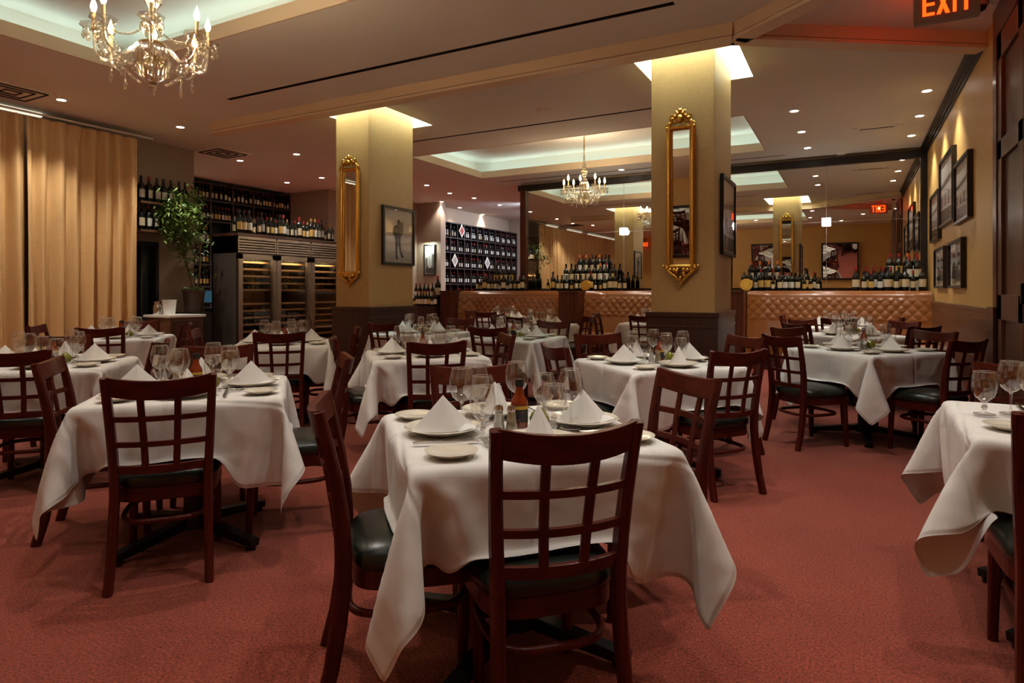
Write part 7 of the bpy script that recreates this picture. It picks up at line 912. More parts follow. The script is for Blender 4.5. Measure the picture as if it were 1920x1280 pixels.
# small wall shelf next to curtain
for z,l in ((2.58,'upper'),(2.16,'lower')):
    ob('wall_shelf', boxes('wall shelf','bwood',((-9.5,5.55,z-.035),(-9.18,6.42,z)), bevel=.003), label=l+' brown wall shelf board right of the curtain', cat='shelf', group='boards beside curtain')
    row((-9.32,5.64),(-9.32,6.34),z,('mag',),'%s board right of curtain'%l,'curtain side bottles',7,rz=PI/2+.5,labs=('white','white','cream'),caps=('black','black','red'),jit=.01)
# far room wine wall
t = ob('wine_wall', None, loc=(-9.5,13.78,0), label='far wall of wine cubbies under cool light left of the post', cat='shelf')
ob('back_panel', boxes('wall back','black',((-.34,0,.3),(-.30,4.2,3.1))), t)
for i in range(13): ob('upright', boxes('upright','shelf',((-.30,i*.346,.3),(0,i*.346+.03,3.1))), t)
ZF = (.58,1.01,1.44,1.87,2.30,2.70)
for z in ZF+(3.1,): ob('shelf_board', boxes('board','shelf',((-.30,0,z-.03),(.01,4.18,z))), t)
cnt = 0; stuff = MB()
for si in range(5,-1,-1):
    z = ZF[si]
    for ci in range(12):
        ya = 13.78+.03+ci*.346; k = 3
        for q in range(k):
            yy = ya+.06+q*.10+R.uniform(-.01,.01)
            if si == 5 and ci == 2 or (si == 3 and ci in (1,6)): continue
            if cnt < 64 and si in (3,4,5) and ci < 8:
                cnt += 1
                bottle('std',-9.58,yy,z,PI/2+.7,R.choice(('white','cream','white')),R.choice(('black','red','black')),'%s in far cubby %s, %s row'%(('left','middle','right')[q],ORD[ci],nmz[min(4,si-1)]),'far wine wall bottles',False)
            else:
                me = BK['std'][3]; o_ = len(stuff.v); rot = Matrix.Translation((-9.58,yy,z))@Matrix.Rotation(PI/2+.7,4,'Z')
                stuff.v += [tuple(rot@v.co) for v in me.vertices]
                for p in me.polygons: stuff.f.append(tuple(i+o_ for i in p.vertices)); stuff.mi.append(p.material_index if p.material_index != 2 or R.random()<.5 else 0)
ob('wine_bottles', stuff.mesh('bottles',['bot','lab_white','cap_red'],smooth=50,fixn=False), label='remaining small wine bottles filling the far wall cubbies', cat='wine bottles', kind='stuff')
for (ci,si),l in (((2,5),'top, reddish edged'),((1,3),'lower left'),((6,3),'lower right')):
    y = 13.78+.03+ci*.346+.16; b = MB(); b.prism([(0,-.19),(.15,0),(0,.19),(-.15,0)],0,.012,lambda a,c,t: (t,a,c)); b.cur = 1
    b.prism([(0,-.12),(.095,0),(0,.12),(-.095,0)],.012,.015,lambda a,c,t: (t,a,c))
    ob('diamond_plaque', b.mesh('diamond',['lab_white','redink' if si==5 else 'lab_grey']), loc=(-9.4899,y,ZF[si]+.2), label='%s diamond plaque on the far wine wall'%l, cat='plaque', group='diamond plaques')
# ------------------------------------------------------------------ service cabinet, ficus, counter
t = ob('service_cabinet', None, loc=(-8.7,5.76,0), label='red brown service cabinet with white top right of the curtain', cat='cabinet')
ob('body', boxes('cabinet body','bwood',((-.28,-.25,0),(.28,.25,.87)), bevel=.004), t); ob('countertop', boxes('cabinet top','stone',((-.31,-.28,.87),(.31,.28,.905)), bevel=.004), t, label='white counter top')
ob('door', boxes('cabinet door','dwood',((.28,-.22,.06),(.296,.22,.82)), bevel=.003), t)
b = MB().lathe([(.0001,0),(.055,0),(.062,.02),(.060,.12),(.045,.16),(.050,.19)],16); b.tube([(.058,0,.03),(.095,0,.06),(.095,0,.12),(.05,0,.15)],.006,6)
ob('water_pitcher', b.mesh('pitcher','silver',smooth=50), loc=(-8.86,5.60,.905), label='polished metal pitcher on the white cabinet top', cat='pitcher')
b = MB().lathe([(.0001,0),(.075,0),(.095,.21),(.1,.215),(.092,.215),(.07,.01)],20)
ob('ice_bucket', b.mesh('bucket','white',smooth=50), loc=(-8.68,5.66,.905), label='white bucket beside the pitcher on the cabinet', cat='bucket')
b = MB().lathe([(.0001,0),(.035,0),(.045,.10),(.04,.10)],14)
ob('votive_cup', b.mesh('cup','silver',smooth=50), loc=(-8.90,5.76,.905), label='small metal cup behind the pitcher', cat='cup')
ob('plant_stand', boxes('plant stand','black',((-9.24,6.12,0),(-8.82,6.46,.92)), bevel=.005), label='black stand below the ficus planter', cat='stand')
t = ob('ficus_tree', None, loc=(-9.03,6.29,.92), label='leafy green ficus in a brown planter left of the wine cooler', cat='plant')
ob('planter', MB().lathe([(.0001,0),(.13,0),(.155,.30),(.168,.31),(.168,.34),(.15,.34),(.14,.30),(.0001,.30)],24).mesh('planter','pot',smooth=45), t, label='brown tapered planter')
ob('soil', MB().lathe([(.0001,.325),(.148,.325)],20).mesh('soil','soil'), t)
b = MB(); R2 = random.Random(4)
tips = []
def branch(p, d, l, r, dep):
    q = [p]; 
    for i in range(4):
        d = (d+Vector((R2.uniform(-.18,.18),R2.uniform(-.18,.18),.05))).normalized(); q.append(q[-1]+d*l/4)
    b.tube(q,[r*(1-.12*i) for i in range(5)],6)
    for k in (2,3,4): tips.append(q[k])
    if dep:
        for k in range(2): branch(q[2+k+0], (d+Vector((R2.uniform(-.75,.75),R2.uniform(-.75,.75),R2.uniform(-.1,.5)))).normalized(), l*.72, r*.6, dep-1)
branch(Vector((0,0,.3)),Vector((.03,.02,1)),.75,.030,3); branch(Vector((.03,.03,.3)),Vector((-.06,-.05,1)),.9,.022,2); branch(Vector((0,0,.95)),Vector((.0,.05,1)),.55,.014,2)
ob('trunk', b.mesh('trunk','bark',smooth=60), t, label='pale thin trunks')
b = MB()
def leaf(c, s):
    d = Vector((R2.uniform(-1,1),R2.uniform(-1,1),R2.uniform(-1.1,.25))).normalized(); sd = d.cross(Vector((R2.uniform(-.4,.4),R2.uniform(-.4,.4),1))).normalized(); nn = sd.cross(d)
    b.add([c, c+d*s*.35+sd*s*.22-nn*s*.05, c+d*s+nn*s*-.08, c+d*s*.35-sd*s*.22-nn*s*.05, c+d*s*.45+nn*s*.03],[(0,1,4),(1,2,4),(2,3,4),(3,0,4)])
for c in tips:
    if c.z < .5: continue
    for k in range(20): leaf(c+Vector((R2.gauss(0,.075),R2.gauss(0,.075),R2.gauss(0,.08))), R2.uniform(.07,.115))
for k in range(90):
    a = R2.uniform(0,2*PI); leaf(Vector((.13*math.cos(a),.13*math.sin(a),.34+R2.uniform(0,.06))), .07)
ob('foliage', b.mesh('leaves','leaf'), t, label='dense green leaves')
ob('back_counter', boxes('back counter','black',((-11.2,7.0,0),(-9.75,7.6,.92)),((-11.25,6.95,.92),(-9.7,7.65,.96))), label='black bar counter behind the ficus', cat='counter')
t = ob('register_screen', None, loc=(-10.05,7.2,.96), rz=1.0, label='dark register screen on the black bar counter', cat='screen')
ob('stand', boxes('screen stand','black',((-.09,-.07,0),(.09,.07,.02)),((-.02,-.01,.02),(.02,.03,.12))), t)
ob('panel', boxes('screen panel','black',((-.19,-.03,.06),(.19,.0,.31)), bevel=.006), t); ob('display', boxes('display','screen',((-.17,-.034,.085),(.17,-.030,.29))), t, label='faint blue display')
ob('receipt_printer', boxes('printer','black',((-.08,-.08,0),(.08,.08,.1)), bevel=.01), loc=(-9.84,7.42,.96), label='black receipt printer beside the register screen', cat='printer')
# ------------------------------------------------------------------ gilt mirrors on pillars
def gilt_mirror(loc, rz, w, h, label):
    """front faces local -Y, origin at lower middle on the wall"""
    t = ob('gilt_mirror', None, loc=loc, rz=rz, label=label, cat='mirror', group='gilt pillar mirrors')
    b = MB(); fw = .05
    def prof(p, q, up):
        b.bar(p, q, fw, .03, up)
    for x in (-w/2+.025, w/2-.025):
        b.tube([(x,-.03,0),(x,-.03,h)],.022,10); b.tube([(x-.016 if x<0 else x+.016,-.02,0),(x-.016 if x<0 else x+.016,-.02,h)],.014,8); b.tube([(x+.024 if x<0 else x-.024,-.018,.0),(x+.024 if x<0 else x-.024,-.018,h)],.009,8)
    for z in (.0, h-.0):
        b.tube([(-w/2,-.028,z),(w/2,-.028,z)],.022,10)
    ob('frame', b.mesh('gilt frame','gold',smooth=50), t)
    ob('mirror_glass', boxes('gilt glass','mirror',((-w/2+.02,-.012,.01),(w/2-.02,-.004,h-.01))), t, label='clear mirror glass')
    b = MB()
    for s in (-1,1):   # scrolls rising to the crown
        pts = []
        for i in range(15):
            k = i/14; a = PI*1.6*k; r = .055*(1-.75*k); pts.append((s*(w/2-.03-.10*k*w*2.1*.5), -.035, h+.01+.11*k+.02*math.sin(a*2)))
        b.tube(pts,[.020-.008*abs(k/14-.4) for k in range(15)],8)
        b.tube([(s*(w*.20+.035*(1-k/16)*math.cos(k*.55)), -.04, h+.06+.035*(1-k/16)*math.sin(k*.55)) for k in range(15)],.012,7)
        b.tube([(s*(w*.42+.022*(1-k/18)*math.cos(k*.6)), -.035, h+.02+.022*(1-k/18)*math.sin(k*.6)) for k in range(13)],.011,7)
        for k in range(3): b.ball((s*(.022+.028*k),-.045,h+.125-.022*k),.022-.003*k,8,6)
    b.ball((0,-.05,h+.075),.034,10,7,1.3); b.ball((0,-.045,h+.15),.026,10,7,1.2)
    for a in (-.7,0,.7): b.tube([(0,-.04,h+.10),(math.sin(a)*.06,-.05,h+.135+.02*math.cos(a)),(math.sin(a)*.085,-.04,h+.135+.03*math.cos(a))],[.012,.013,.004],7)
    ob('crest', b.mesh('gilt crest','gold',smooth=60), t, label='carved gilt crest')
    b = MB()
    for s in (-1,1):
        for k in range(5): b.ball((s*(.03+.034*k),-.036,-.03-.012*math.sin(k)+.006*k),.024-.0015*k,8,6)
        b.tube([(s*w/2*.95,-.03,-.02),(s*w*.36,-.035,-.06),(s*w*.2,-.035,-.09),(s*.02,-.035,-.14)],[.016,.018,.018,.012],8)
    for k in range(6): b.ball((R.uniform(-.05,.05)*(1-k/8),-.042,-.045-.02*k),.024-.002*k,8,6)
    b.ball((0,-.04,-.165),.018,8,6)
    ob('garland', b.mesh('gilt garland','gold',smooth=60), t, label='carved gilt garland below')
    return t
def zpx(py, x, y): D = -.4747*x+.8802*y; return H+(545-py)/F*D
y = 6.1
for k,(xa,xb_,pt,pb) in enumerate(((641,676,318,512),(1251,1305,240,500))):
    X0 = aty(xa,400,y).x; X1 = aty(xb_,400,y).x; xc = (X0+X1)/2
    zb = zpx(pb,xc,y); zt = zpx(pt,xc,y)
    gilt_mirror((xc,y-.002,zb),0,X1-X0,zt-zb,'narrow gilt framed mirror on the %s pillar'%('left','right')[k])
gilt_mirror((-1.42,7.003,1.45),PI,.32,1.55,'gilt mirror on the rear of the right pillar, seen reflected')
# ------------------------------------------------------------------ pictures
def picture(loc, rz, w, h, label, art=0, fw=.03, dep=.035, tilt=0, glassy=False):
    t = ob('framed_picture' if art >= 0 else 'framed_mirror', None, loc=loc, rot=(tilt,0,rz), label=label, cat='picture' if art >= 0 else 'mirror')
    b = MB()
    b.box((-w/2,-dep,-h/2),(-w/2+fw,0,h/2)); b.box((w/2-fw,-dep,-h/2),(w/2,0,h/2)); b.box((-w/2+fw,-dep,h/2-fw),(w/2-fw,0,h/2)); b.box((-w/2+fw,-dep,-h/2),(w/2-fw,0,-h/2+fw))
    ob('frame', b.mesh('picture frame','frame'), t, label='black frame')
    if art < 0:
        ob('mirror_glass', boxes('frame mirror','mirror',((-w/2+fw,-dep*.4,-h/2+fw),(w/2-fw,-dep*.3,h/2-fw))), t); return t
    mt = .05*min(1,w/.5); y = -dep*.45
    ob('passepartout', boxes('passepartout','lab_white',((-w/2+fw,y,-h/2+fw),(w/2-fw,0,h/2-fw))), t, label='white border')
    b = MB(); iw = w/2-fw-mt*.5; ih = h/2-fw-mt*.5
    b.box((-iw,y-.002,-ih),(iw,y,ih)); yy = y-.002
    def shp(poly, mi, lay=1): b.cur = mi; b.prism([(a*iw,c*ih) for a,c in poly], yy-.0012*lay, yy-.0006*lay, lambda a,c,t_: (a,t_,c))
    if art == 0:     # a standing man in a dark suit holding a coat
        shp([(-1,-1),(1,-1),(1,-.62),(.3,-.55),(-1,-.66)],3)
        shp([(-.42,.30),(-.30,.42),(-.05,.46),(.10,.38),(.16,.05),(.12,-.30),(.20,-.62),(.36,-.80),(.38,-.86),(.18,-.84),(.08,-.66),(-.06,-.25),(-.10,-.60),(-.10,-.86),(.0,-.92),(-.22,-.93),(-.24,-.60),(-.28,-.05),(-.36,.02),(-.46,.12)],1,2)
        shp([(-.10,.48),(-.12,.60),(-.04,.68),(.08,.64),(.08,.52),(0,.46)],1,3); shp([(0,.50),(.28,.62),(.36,.48),(.30,.10),(.12,.0),(.02,.2)],2,3)
    elif art == 1:   # tall pale tower shapes
        shp([(-1,-1),(1,-1),(1,-.5),(-1,-.4)],1); shp([(-.35,-.6),(-.3,.6),(.0,.8),(.3,.55),(.4,-.6)],3,2); shp([(-1,.1),(-.5,.2),(-.5,-.6),(-1,-.6)],2,2); shp([(.5,.5),(1,.4),(1,-.6),(.5,-.6)],2,2)
    elif art == 2:   # two people side by side
        for cx in (-.4,.35):
            shp([(cx-.4,-1),(cx-.36,-.1),(cx-.14,.1),(cx+.14,.1),(cx+.36,-.1),(cx+.4,-1)],1 if cx<0 else 2,1); shp([(cx-.16,.12),(cx-.2,.4),(cx,.55),(cx+.2,.4),(cx+.16,.12)],3,2); shp([(cx-.21,.35),(cx-.18,.55),(cx,.64),(cx+.2,.54),(cx+.21,.36),(cx,.48)],1,3)
    else:            # a hall with a crowd
        shp([(-1,-1),(1,-1),(1,-.62),(-1,-.55)],1); shp([(-1,.3),(1,.5),(1,.3),(-1,.15)],2)
        for i in range(7): cx = -.85+i*.28; shp([(cx-.12,-.5),(cx-.08,-.1),(cx+.08,-.05),(cx+.12,-.5)],3 if i%2 else 2,2)
    ob('print', b.mesh('photo print',['print','printd','printm','printl']), t, label='black and white photograph')
    if glassy: ob('glass_pane', boxes('picture glass','pglass',((-w/2+fw,-dep*.75,-h/2+fw),(w/2-fw,-dep*.70,h/2-fw))), t)
    return t
M['pglass'] = thin_glass('picture glass', (.98,.98,.98), .04, .35, .0)
def pic_on_x(X, pxs, pys, rz, label, art, glassy=False, **k):
    ya = atx(pxs[0],400,X).y; yb2 = atx(pxs[1],400,X).y; yc = (ya+yb2)/2
    D = -.4747*X+.8802*yc; zt = H+(545-pys[0])/F*D; zb = H+(545-pys[1])/F*D
    return picture((X,yc,(zt+zb)/2), rz, abs(yb2-ya), zt-zb, label, art, glassy=glassy, **k)
pic_on_x(-5.328,(715,774),(389,497),PI/2,'black and white photograph of a standing man on the left pillar',0,True)
pic_on_x(-1.129,(1350,1374),(336,480),PI/2,'black framed picture seen edge on, on the right pillar side',3,True)
for pxs,pys,a,l in (((1750,1766),(362,452),3,'leftmost of the five pictures on the right wall'),((1768,1794),(290,420),3,'tall picture, middle of the upper row on the right wall'),((1797,1825),(296,415),3,'rightmost upper picture on the right wall'),((1758,1777),(465,540),2,'left one of the two lower pictures on the right wall'),((1786,1812),(450,540),2,'right one of the two lower pictures on the right wall')):
    pic_on_x(XR-.001,pxs,pys,-PI/2,'black framed photograph, '+l,a,True,dep=.05)
p = picture((-9.72,13.498,2.06),0,.36,.80,'tall lit picture on the taupe column',1,glassy=True)
b = MB(); b.tube([(0,-.02,.42),(0,-.10,.48),(0,-.16,.47)],.008,6); b.tube([(-.10,-.16,.46),(.10,-.16,.46)],.02,8)
ob('picture_lamp', b.mesh('picture lamp','brass',smooth=50), p, label='small brass lamp over the picture')
light('AREA',(-9.72,13.33,2.50),4,(.8,1,.9),rot=(.35,0,0),sx=.2,sy=.03)
picture((-.36,-.63,2.28),PI,1.15,1.30,'framed mirror tilted forward on the back wall, right one seen reflected',-1,.05,.05,tilt=.22)
picture((-2.75,-.66,2.45),PI,1.0,1.05,'framed mirror tilted forward on the back wall, left one seen reflected',-1,.05,.05,tilt=.22)
# ------------------------------------------------------------------ curtains
def curtain(nm, X, ya, yb2, z0, z1, m, label, pleat=.17, amp=.068, seed=1, axis='y'):
    r = random.Random(seed); n = int((yb2-ya)/.012); ph = 0; phs = []
    for i in range(n+1): ph += 2*PI*.012/(pleat*r.uniform(.65,1.5)); phs.append(ph)
    b = MB()
    def f(u, v):
        i = int(round(u*n)); z = z0+(z1-z0)*v; k = 1-v; head = max(0,(v-.93)/.07)
        a = amp*(.55+.6*k)*(1-.35*head)
        off = a*math.sin(phs[i]*(1 if v < .93 else 1)+.5*math.sin(3*v+i*.02))+.4*a*math.sin(phs[i]*.37+2.2*v)
        if head > 0: off += .012*math.sin(phs[i]*2.0)*head
        if abs(v-.93) < .012: off -= .010
        y = ya+(yb2-ya)*u+.02*math.sin(phs[i]*.5)*k
        return (off, y, z) if axis == 'y' else (y, off, z)
    b.grid(f, n, 34)
    t = ob(nm, b.mesh('curtain',m,smooth=180,fixn=False), loc=(X,0,0) if axis=='y' else (0,X,0), label=label, cat='curtain', group='curtains')
    return t
curtain('curtain',-9.0,4.0,5.40,.02,3.42,'curtain','tan floor length curtain, right panel next to the wall shelf',seed=3)
curtain('curtain',-9.0,-2.95,4.0,.02,3.42,'curtain','long tan floor length curtain at the left edge',seed=5)
t = ob('curtain_rail', MB().tube([(-9.0,-3.0,3.47),(-9.0,5.62,3.47)],.014,8).mesh('rail','white',smooth=50), label='white curtain rail under the ceiling', cat='rail')
curtain('curtain',1.0,3.62,4.42,.05,3.4,'bcurtain','brown gathered curtain at the far right, seen reflected',pleat=.10,amp=.05,seed=9)
# lit gap above the curtain: light strips in the pocket
for y0_,y1_ in ((-2.8,.4),(1.1,2.5),(3.4,4.3)):
    o = ob('strip_light', boxes('strip','cool',((-9.30,y0_,3.50),(-9.24,y1_,3.549))), label='cool strip light in the curtain pocket, '+{-2.8:'nearest',1.1:'middle',3.4:'farthest'}[y0_]+' one', cat='strip light', group='curtain strip lights')
# ------------------------------------------------------------------ chandeliers
def drop(l): return MB().lathe([(.0005,-l),(.012,-l*.80),(.013,-l*.68),(.006,-l*.36),(.0012,-l*.28),(.006,-l*.20),(.006,-l*.10),(.0005,0)],8).mesh('crystal drop','crystal',smooth=30)
DROP = drop(.085); DROP2 = drop(.13)
def chandelier(loc, ztop, label):
    """origin at the bottom ball"""
    t = ob('chandelier', None, loc=loc, label=label, cat='chandelier', group='crystal chandeliers')
    b = MB(); b.lathe([(.001,.045),(.05,.055),(.085,.11),(.105,.19),(.108,.25),(.095,.275),(.06,.285)],48,rib=.045,nr=16)
    ob('urn', b.mesh('crystal urn','crystal',smooth=180), t, label='ribbed crystal urn')
    b = MB(); b.lathe([(.001,.05),(.010,.06),(.010,.10),(.009,.20),(.012,.29)],12); b.lathe([(.03,.285),(.075,.29),(.078,.30),(.02,.315)],20); b.lathe([(.001,.04),(.022,.046),(.03,.055),(.001,.06)],12)
    b.lathe([(.012,.60),(.05,.605),(.055,.615),(.015,.63)],16); h = ztop-loc[2]; b.tube([(0,0,.30),(0,0,h-.03)],.008,8); b.lathe([(.0001,h-.05),(.05,h-.045),(.065,h-.02),(.065,h-.001),(.0001,h-.001)],20)
    for k in range(int((h-1.02)/.045)):
        z = .98+k*.045; b.tube([(.014*math.cos(a)*(1 if k%2 else .3),.014*math.cos(a)*(.3 if k%2 else 1),z+.026*math.sin(a)) for a in [2*PI*i/10 for i in range(10)]],.0035,5,True)
    ob('stem', b.mesh('brass stem','brass',smooth=50), t, label='brass stem and ceiling cap')
    b = MB(); b.lathe([(.02,.32),(.05,.35),(.062,.41),(.05,.47),(.022,.50),(.03,.53),(.05,.56),(.05,.585),(.015,.60)],36,rib=.05,nr=12); b.lathe([(.02,.63),(.042,.66),(.036,.72),(.014,.78),(.022,.82),(.02,.86),(.008,.90)],24,rib=.05,nr=8)
    ob('column', b.mesh('crystal column','crystal',smooth=180), t, label='crystal baluster column')
    b = MB(); b.ball((0,0,.022),.024,12,8); ob('finial_ball', b.mesh('finial','crystal',smooth=180), t)
    NA = 8
    for i in range(NA):
        a = 2*PI*i/NA+.2; c, s = math.cos(a), math.sin(a); rr = .345 if i%2 == 0 else .315; zz = .30 if i%2 == 0 else .335
        P = lambda r_, z: (c*r_, s*r_, z)
        pts = [P(.03,.30),P(.09,.285),P(.16,.20),P(.225,.155),P(.29,.165),P(rr-.008,.215),P(rr,zz-.01)]
        sm = []
        for j in range(len(pts)-1):
            for q in range(4):
                u = q/4; p0,p1,p2,p3 = [Vector(pts[min(max(j+d,0),len(pts)-1)]) for d in (-1,0,1,2)]
                sm.append(.5*((2*p1)+(p2-p0)*u+(2*p0-5*p1+4*p2-p3)*u*u+(3*p1-p0-3*p2+p3)*u**3))
        sm.append(Vector(pts[-1]))
        ar = ob('arm', MB().tube(sm,.0082,8).mesh('arm','crystal',smooth=180), t)
        b = MB(); b.lathe([(.01,zz-.012),(.042,zz-.005),(.068,zz+.012),(.074,zz+.020)],24,(c*rr,s*rr,0),rib=.07,nr=8)
        ob('bobeche', b.mesh('bobeche','crystal',smooth=180), ar, label='crystal drip dish')
        ob('candle_tube', MB().lathe([(.0001,zz-.005),(.012,zz-.005),(.011,zz+.10),(.0001,zz+.10)],12,(c*rr,s*rr,0)).mesh('candle','lab_cream',smooth=40), ar, label='cream candle sleeve')
        ob('bulb', MB().lathe([(.007,zz+.10),(.015,zz+.118),(.018,zz+.135),(.013,zz+.158),(.005,zz+.18),(.0003,zz+.195)],12,(c*rr,s*rr,0)).mesh('bulb','bulb',smooth=180), ar, label='glowing flame bulb')
        for q in range(7):
            a3 = a+2*PI*q/7; ob('crystal_drop', DROP, ar, loc=(c*rr+.052*math.cos(a3),s*rr+.052*math.sin(a3),zz+.012))
        ob('crystal_drop', DROP2, ar, loc=(c*.225,s*.225,.147))
        b = MB(); a2 = a+2*PI/NA; r2 = .315 if i%2 == 0 else .345; z2 = .335 if i%2 == 0 else .30
        e0 = Vector((c*rr,s*rr,zz)); e1 = Vector((math.cos(a2)*r2,math.sin(a2)*r2,z2)); e2 = Vector((c*.09,s*.09,.06))
        for e in (e1,e2):
            for k in range(1,18):
                u = k/18; p = e0.lerp(e,u); b.ball((p.x,p.y,p.z-.42*u*(1-u)*(.75 if e is e1 else .30)),.0085,6,4)
        ob('bead_swag', b.mesh('bead swag','crystal',smooth=180), ar, label='crystal bead chain')
        light('POINT',(loc[0]+c*rr,loc[1]+s*rr,loc[2]+zz+.145),10.0,(1,.80,.55),.02)
    return t
chandelier((-3.91,2.44,2.52),3.92,'crystal chandelier hanging at the upper left, close to the viewer')
chandelier((-3.95,9.87,2.64),3.92,'smaller looking crystal chandelier hanging in the far coffer')
# ------------------------------------------------------------------ exit signs, camera, ceiling bits
def exit_sign(loc, rz, label):
    t = ob('exit_sign', None, loc=loc, rz=rz, label=label, cat='exit sign', group='exit signs')
    ob('housing', boxes('exit housing','exitbox',((-.20,-.03,-.13),(.20,.03,.13)), bevel=.008), t, label='beige housing')
    b = MB()
    for sgn in (-1,1):
        def q(poly):
            b.prism([(p[0]*sgn if sgn > 0 else -p[0], p[1]) for p in poly], .0305*(-sgn), .0325*(-sgn), lambda a,c,t_: (a,t_,c))
        h = .082; sx = lambda x: x*sgn
        def bx(x0,z0,x1,z1): q([(x0,z0),(x1,z0),(x1,z1),(x0,z1)])
        w_ = .021
        bx(-.145,-h,-.145+w_,h)
        for z in (-h,-w_/2,h-w_): bx(-.145+w_,z,-.072,z+w_)
        q([(-.06,-h),(-.035,-h),(.020,h),(-.005,h)]); q([(.020,-h),(-.005,-h),(-.060,h),(-.035,h)])
        bx(.038,-h,.038+w_,h); bx(.105,-h,.105+w_,h-w_); bx(.076,h-w_,.155,h)
    ob('letters', b.mesh('exit letters','exit'), t, label='glowing orange red letters reading EXIT')
    ob('canopy', boxes('exit canopy','exitbox',((-.08,-.03,.13),(.08,.03,ZC-loc[2]))), t)
    light('POINT',(loc[0]-math.sin(rz)*.30,loc[1]+math.cos(rz)*.30,loc[2]-.02),.5,(1,.06,.02),.03)
    return t
exit_sign((.60,5.50,3.33),0,'orange lit EXIT sign at the upper right corner')
exit_sign((-8.0,-3.12,3.28),PI,'orange lit EXIT sign on the back wall, seen reflected')
t = ob('dome_camera', None, loc=(.89,6.12,ZC), label='small dark dome camera beside the exit sign', cat='camera')
ob('mount', MB().lathe([(.0001,-.06),(.055,-.06),(.06,-.05),(.06,0),(.0001,0)],20).mesh('mount','exitbox',smooth=40), t); ob('dome', MB().ball((0,0,-.06),.045,16,10).mesh('dome','dome',smooth=180), t, label='black dome')
def ceil_disc(px, py, r, label, nm, m='ceil'):
    p = atz(px,py,ZC); b = MB().lathe([(.0001,-.022),(r*.55,-.022),(r*.62,-.008),(r*.9,-.010),(r,0),(.0001,0)],28)
    ob(nm, b.mesh(nm,m,smooth=40), loc=(p.x,p.y,ZC-.0005), label=label, cat='ceiling vent' if 'vent' in nm else 'speaker')
ceil_disc(1537,75,.14,'round ceiling speaker right of the right pillar','ceiling_speaker')
ceil_disc(1020,205,.11,'round ceiling speaker between the pillars','ceiling_speaker')
ceil_disc(515,262,.10,'round ceiling speaker left of the left pillar','ceiling_speaker')
ceil_disc(1578,287,.11,'round ceiling speaker near the black beam','ceiling_speaker')
for px,py,l in ((418,286,'square ceiling vent above the wine cooler'),(20,170,'square ceiling vent above the curtain')):
    p = atz(px,py,ZC); b = MB(); b.box((-.32,-.32,-.012),(.32,.32,0)); b.cur = 1
    for i in range(3): k = .26-.09*i; b.tube([(-k,-k,-.013),(k,-k,-.013),(k,k,-.013),(-k,k,-.013)],.012,4,True)
    ob('ceiling_vent', b.mesh('vent',['ceil','dark']), loc=(p.x,p.y,ZC-.0005), label=l, cat='ceiling vent')
# downlights
DT = MB().lathe([(.048,-.004),(.075,-.006),(.078,-.001),(.048,-.001)],24).mesh('downlight trim','white',smooth=40)
DL = MB().lathe([(.0001,-.003),(.048,-.003)],20).mesh('downlight lamp','lamp')
zones = [('the ceiling at the left, before the left pillar',[(115,187),(338,238),(450,301),(556,289),(294,317),(603,333),(538,342)]),
 ('the ceiling between the pillars',[(800,347),(843,362),(889,371),(862,389),(937,384),(990,392),(905,402),(828,378),(1165,318),(1196,330),(1215,342)]),
 ('the ceiling at the right',[(1738,170),(1489,208),(1724,217),(1503,247),(1709,254),(1514,277)])]
def downlight(x, y, label, group, e=36, ang=1.75):
    t = ob('downlight', DT, loc=(x,y,ZC-.0003), label=label, cat='downlight', group=group); ob('lamp', DL, t, label='glowing lamp')
    light('SPOT',(x,y,ZC-.02),e,(1,.945,.85),.05,ang=ang,blend=.7)
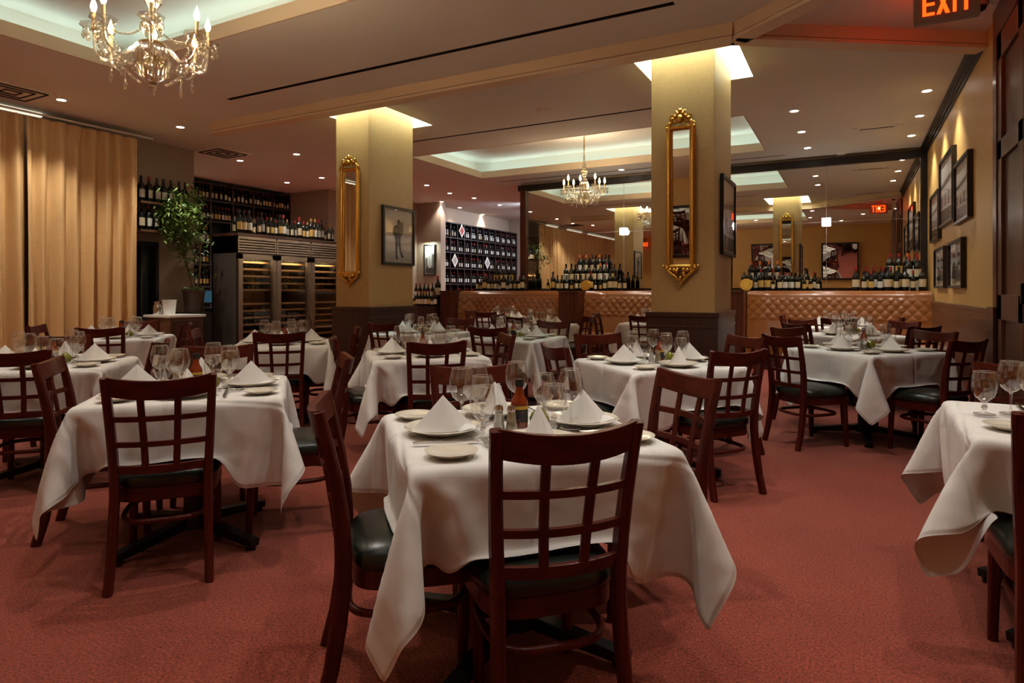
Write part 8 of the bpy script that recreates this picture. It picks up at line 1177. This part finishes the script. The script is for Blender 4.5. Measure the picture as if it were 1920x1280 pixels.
for zn, pts in zones:
    pts = sorted(pts)
    for i,(px,py) in enumerate(pts):
        p = atz(px,py,ZC)
        if p.y > 11.9 and p.x > -6.2: continue
        downlight(p.x,p.y,'small round downlight, %s from left in %s'%(ORD[i],zn),'downlights in '+zn, (78 if py > 293 else 46) if 'left pillar' in zn else 30 if 'at the right' in zn else 40)
extra = [(-8.0,-1.6),(-5.6,-1.9),(-7.6,.6),(-5.6,.4),(.3,2.4),(-1.15,2.1),(-2.75,2.15),(1.1,3.4),(-.2,4.6),(-8.0,3.2),(-7.6,1.9),(-1.9,5.0),(-3.9,4.55),(-5.8,4.55),(-3.0,7.4),(-4.5,7.4),(-.6,8.3),(-.6,9.9),(.5,7.6),(-5.8,8.1),(-1.0,3.95),(-4.6,2.3),(-2.7,4.4)]  # unseen downlights added to brighten tables, carpet and curtain
for x, y, l in ((-2.1,.4,'left'),(-.3,.7,'right')):  # unseen weak lamps added to lift the hanging front cloths
    downlight(x,y,'added dim round downlight in the ceiling behind the viewer, %s one'%l,'added downlights outside the picture',15)
for i,(x,y) in enumerate(extra):
    q = proj(x,y,ZC)
    if -.4747*x+.8802*y > 0 and 0 < q[0] < 1920 and q[1] > -10: continue
    downlight(x,y,'added unseen round downlight in the ceiling outside the picture','added downlights outside the picture',27)
light('SPOT',(-7.2,14.8,3.45),75,(.78,.86,1),.1,rot=(0,.85,0),ang=2.2)   # cool hall lamp on the wine wall
light('SPOT',(-7.2,16.6,3.45),75,(.78,.86,1),.1,rot=(0,.85,0),ang=2.2)
# ------------------------------------------------------------------ world and view
w = bpy.data.worlds.new('room air'); SC.world = w; w.use_nodes = True
w.node_tree.nodes['Background'].inputs[0].default_value = (.05,.04,.03,1); w.node_tree.nodes['Background'].inputs[1].default_value = .3
vs = SC.view_settings; vs.view_transform = 'Standard'; vs.look = 'None'; vs.gamma = 1; vs.use_curve_mapping = False; vs.exposure = 1.45
cy = SC.cycles; cy.max_bounces = 7; cy.diffuse_bounces = 4; cy.glossy_bounces = 4; cy.transmission_bounces = 4; cy.transparent_max_bounces = 20
cy.use_adaptive_sampling = True; cy.adaptive_threshold = .07; cy.adaptive_min_samples = 16
cy.caustics_reflective = False; cy.caustics_refractive = False; cy.sample_clamp_indirect = 4; cy.use_denoising = True
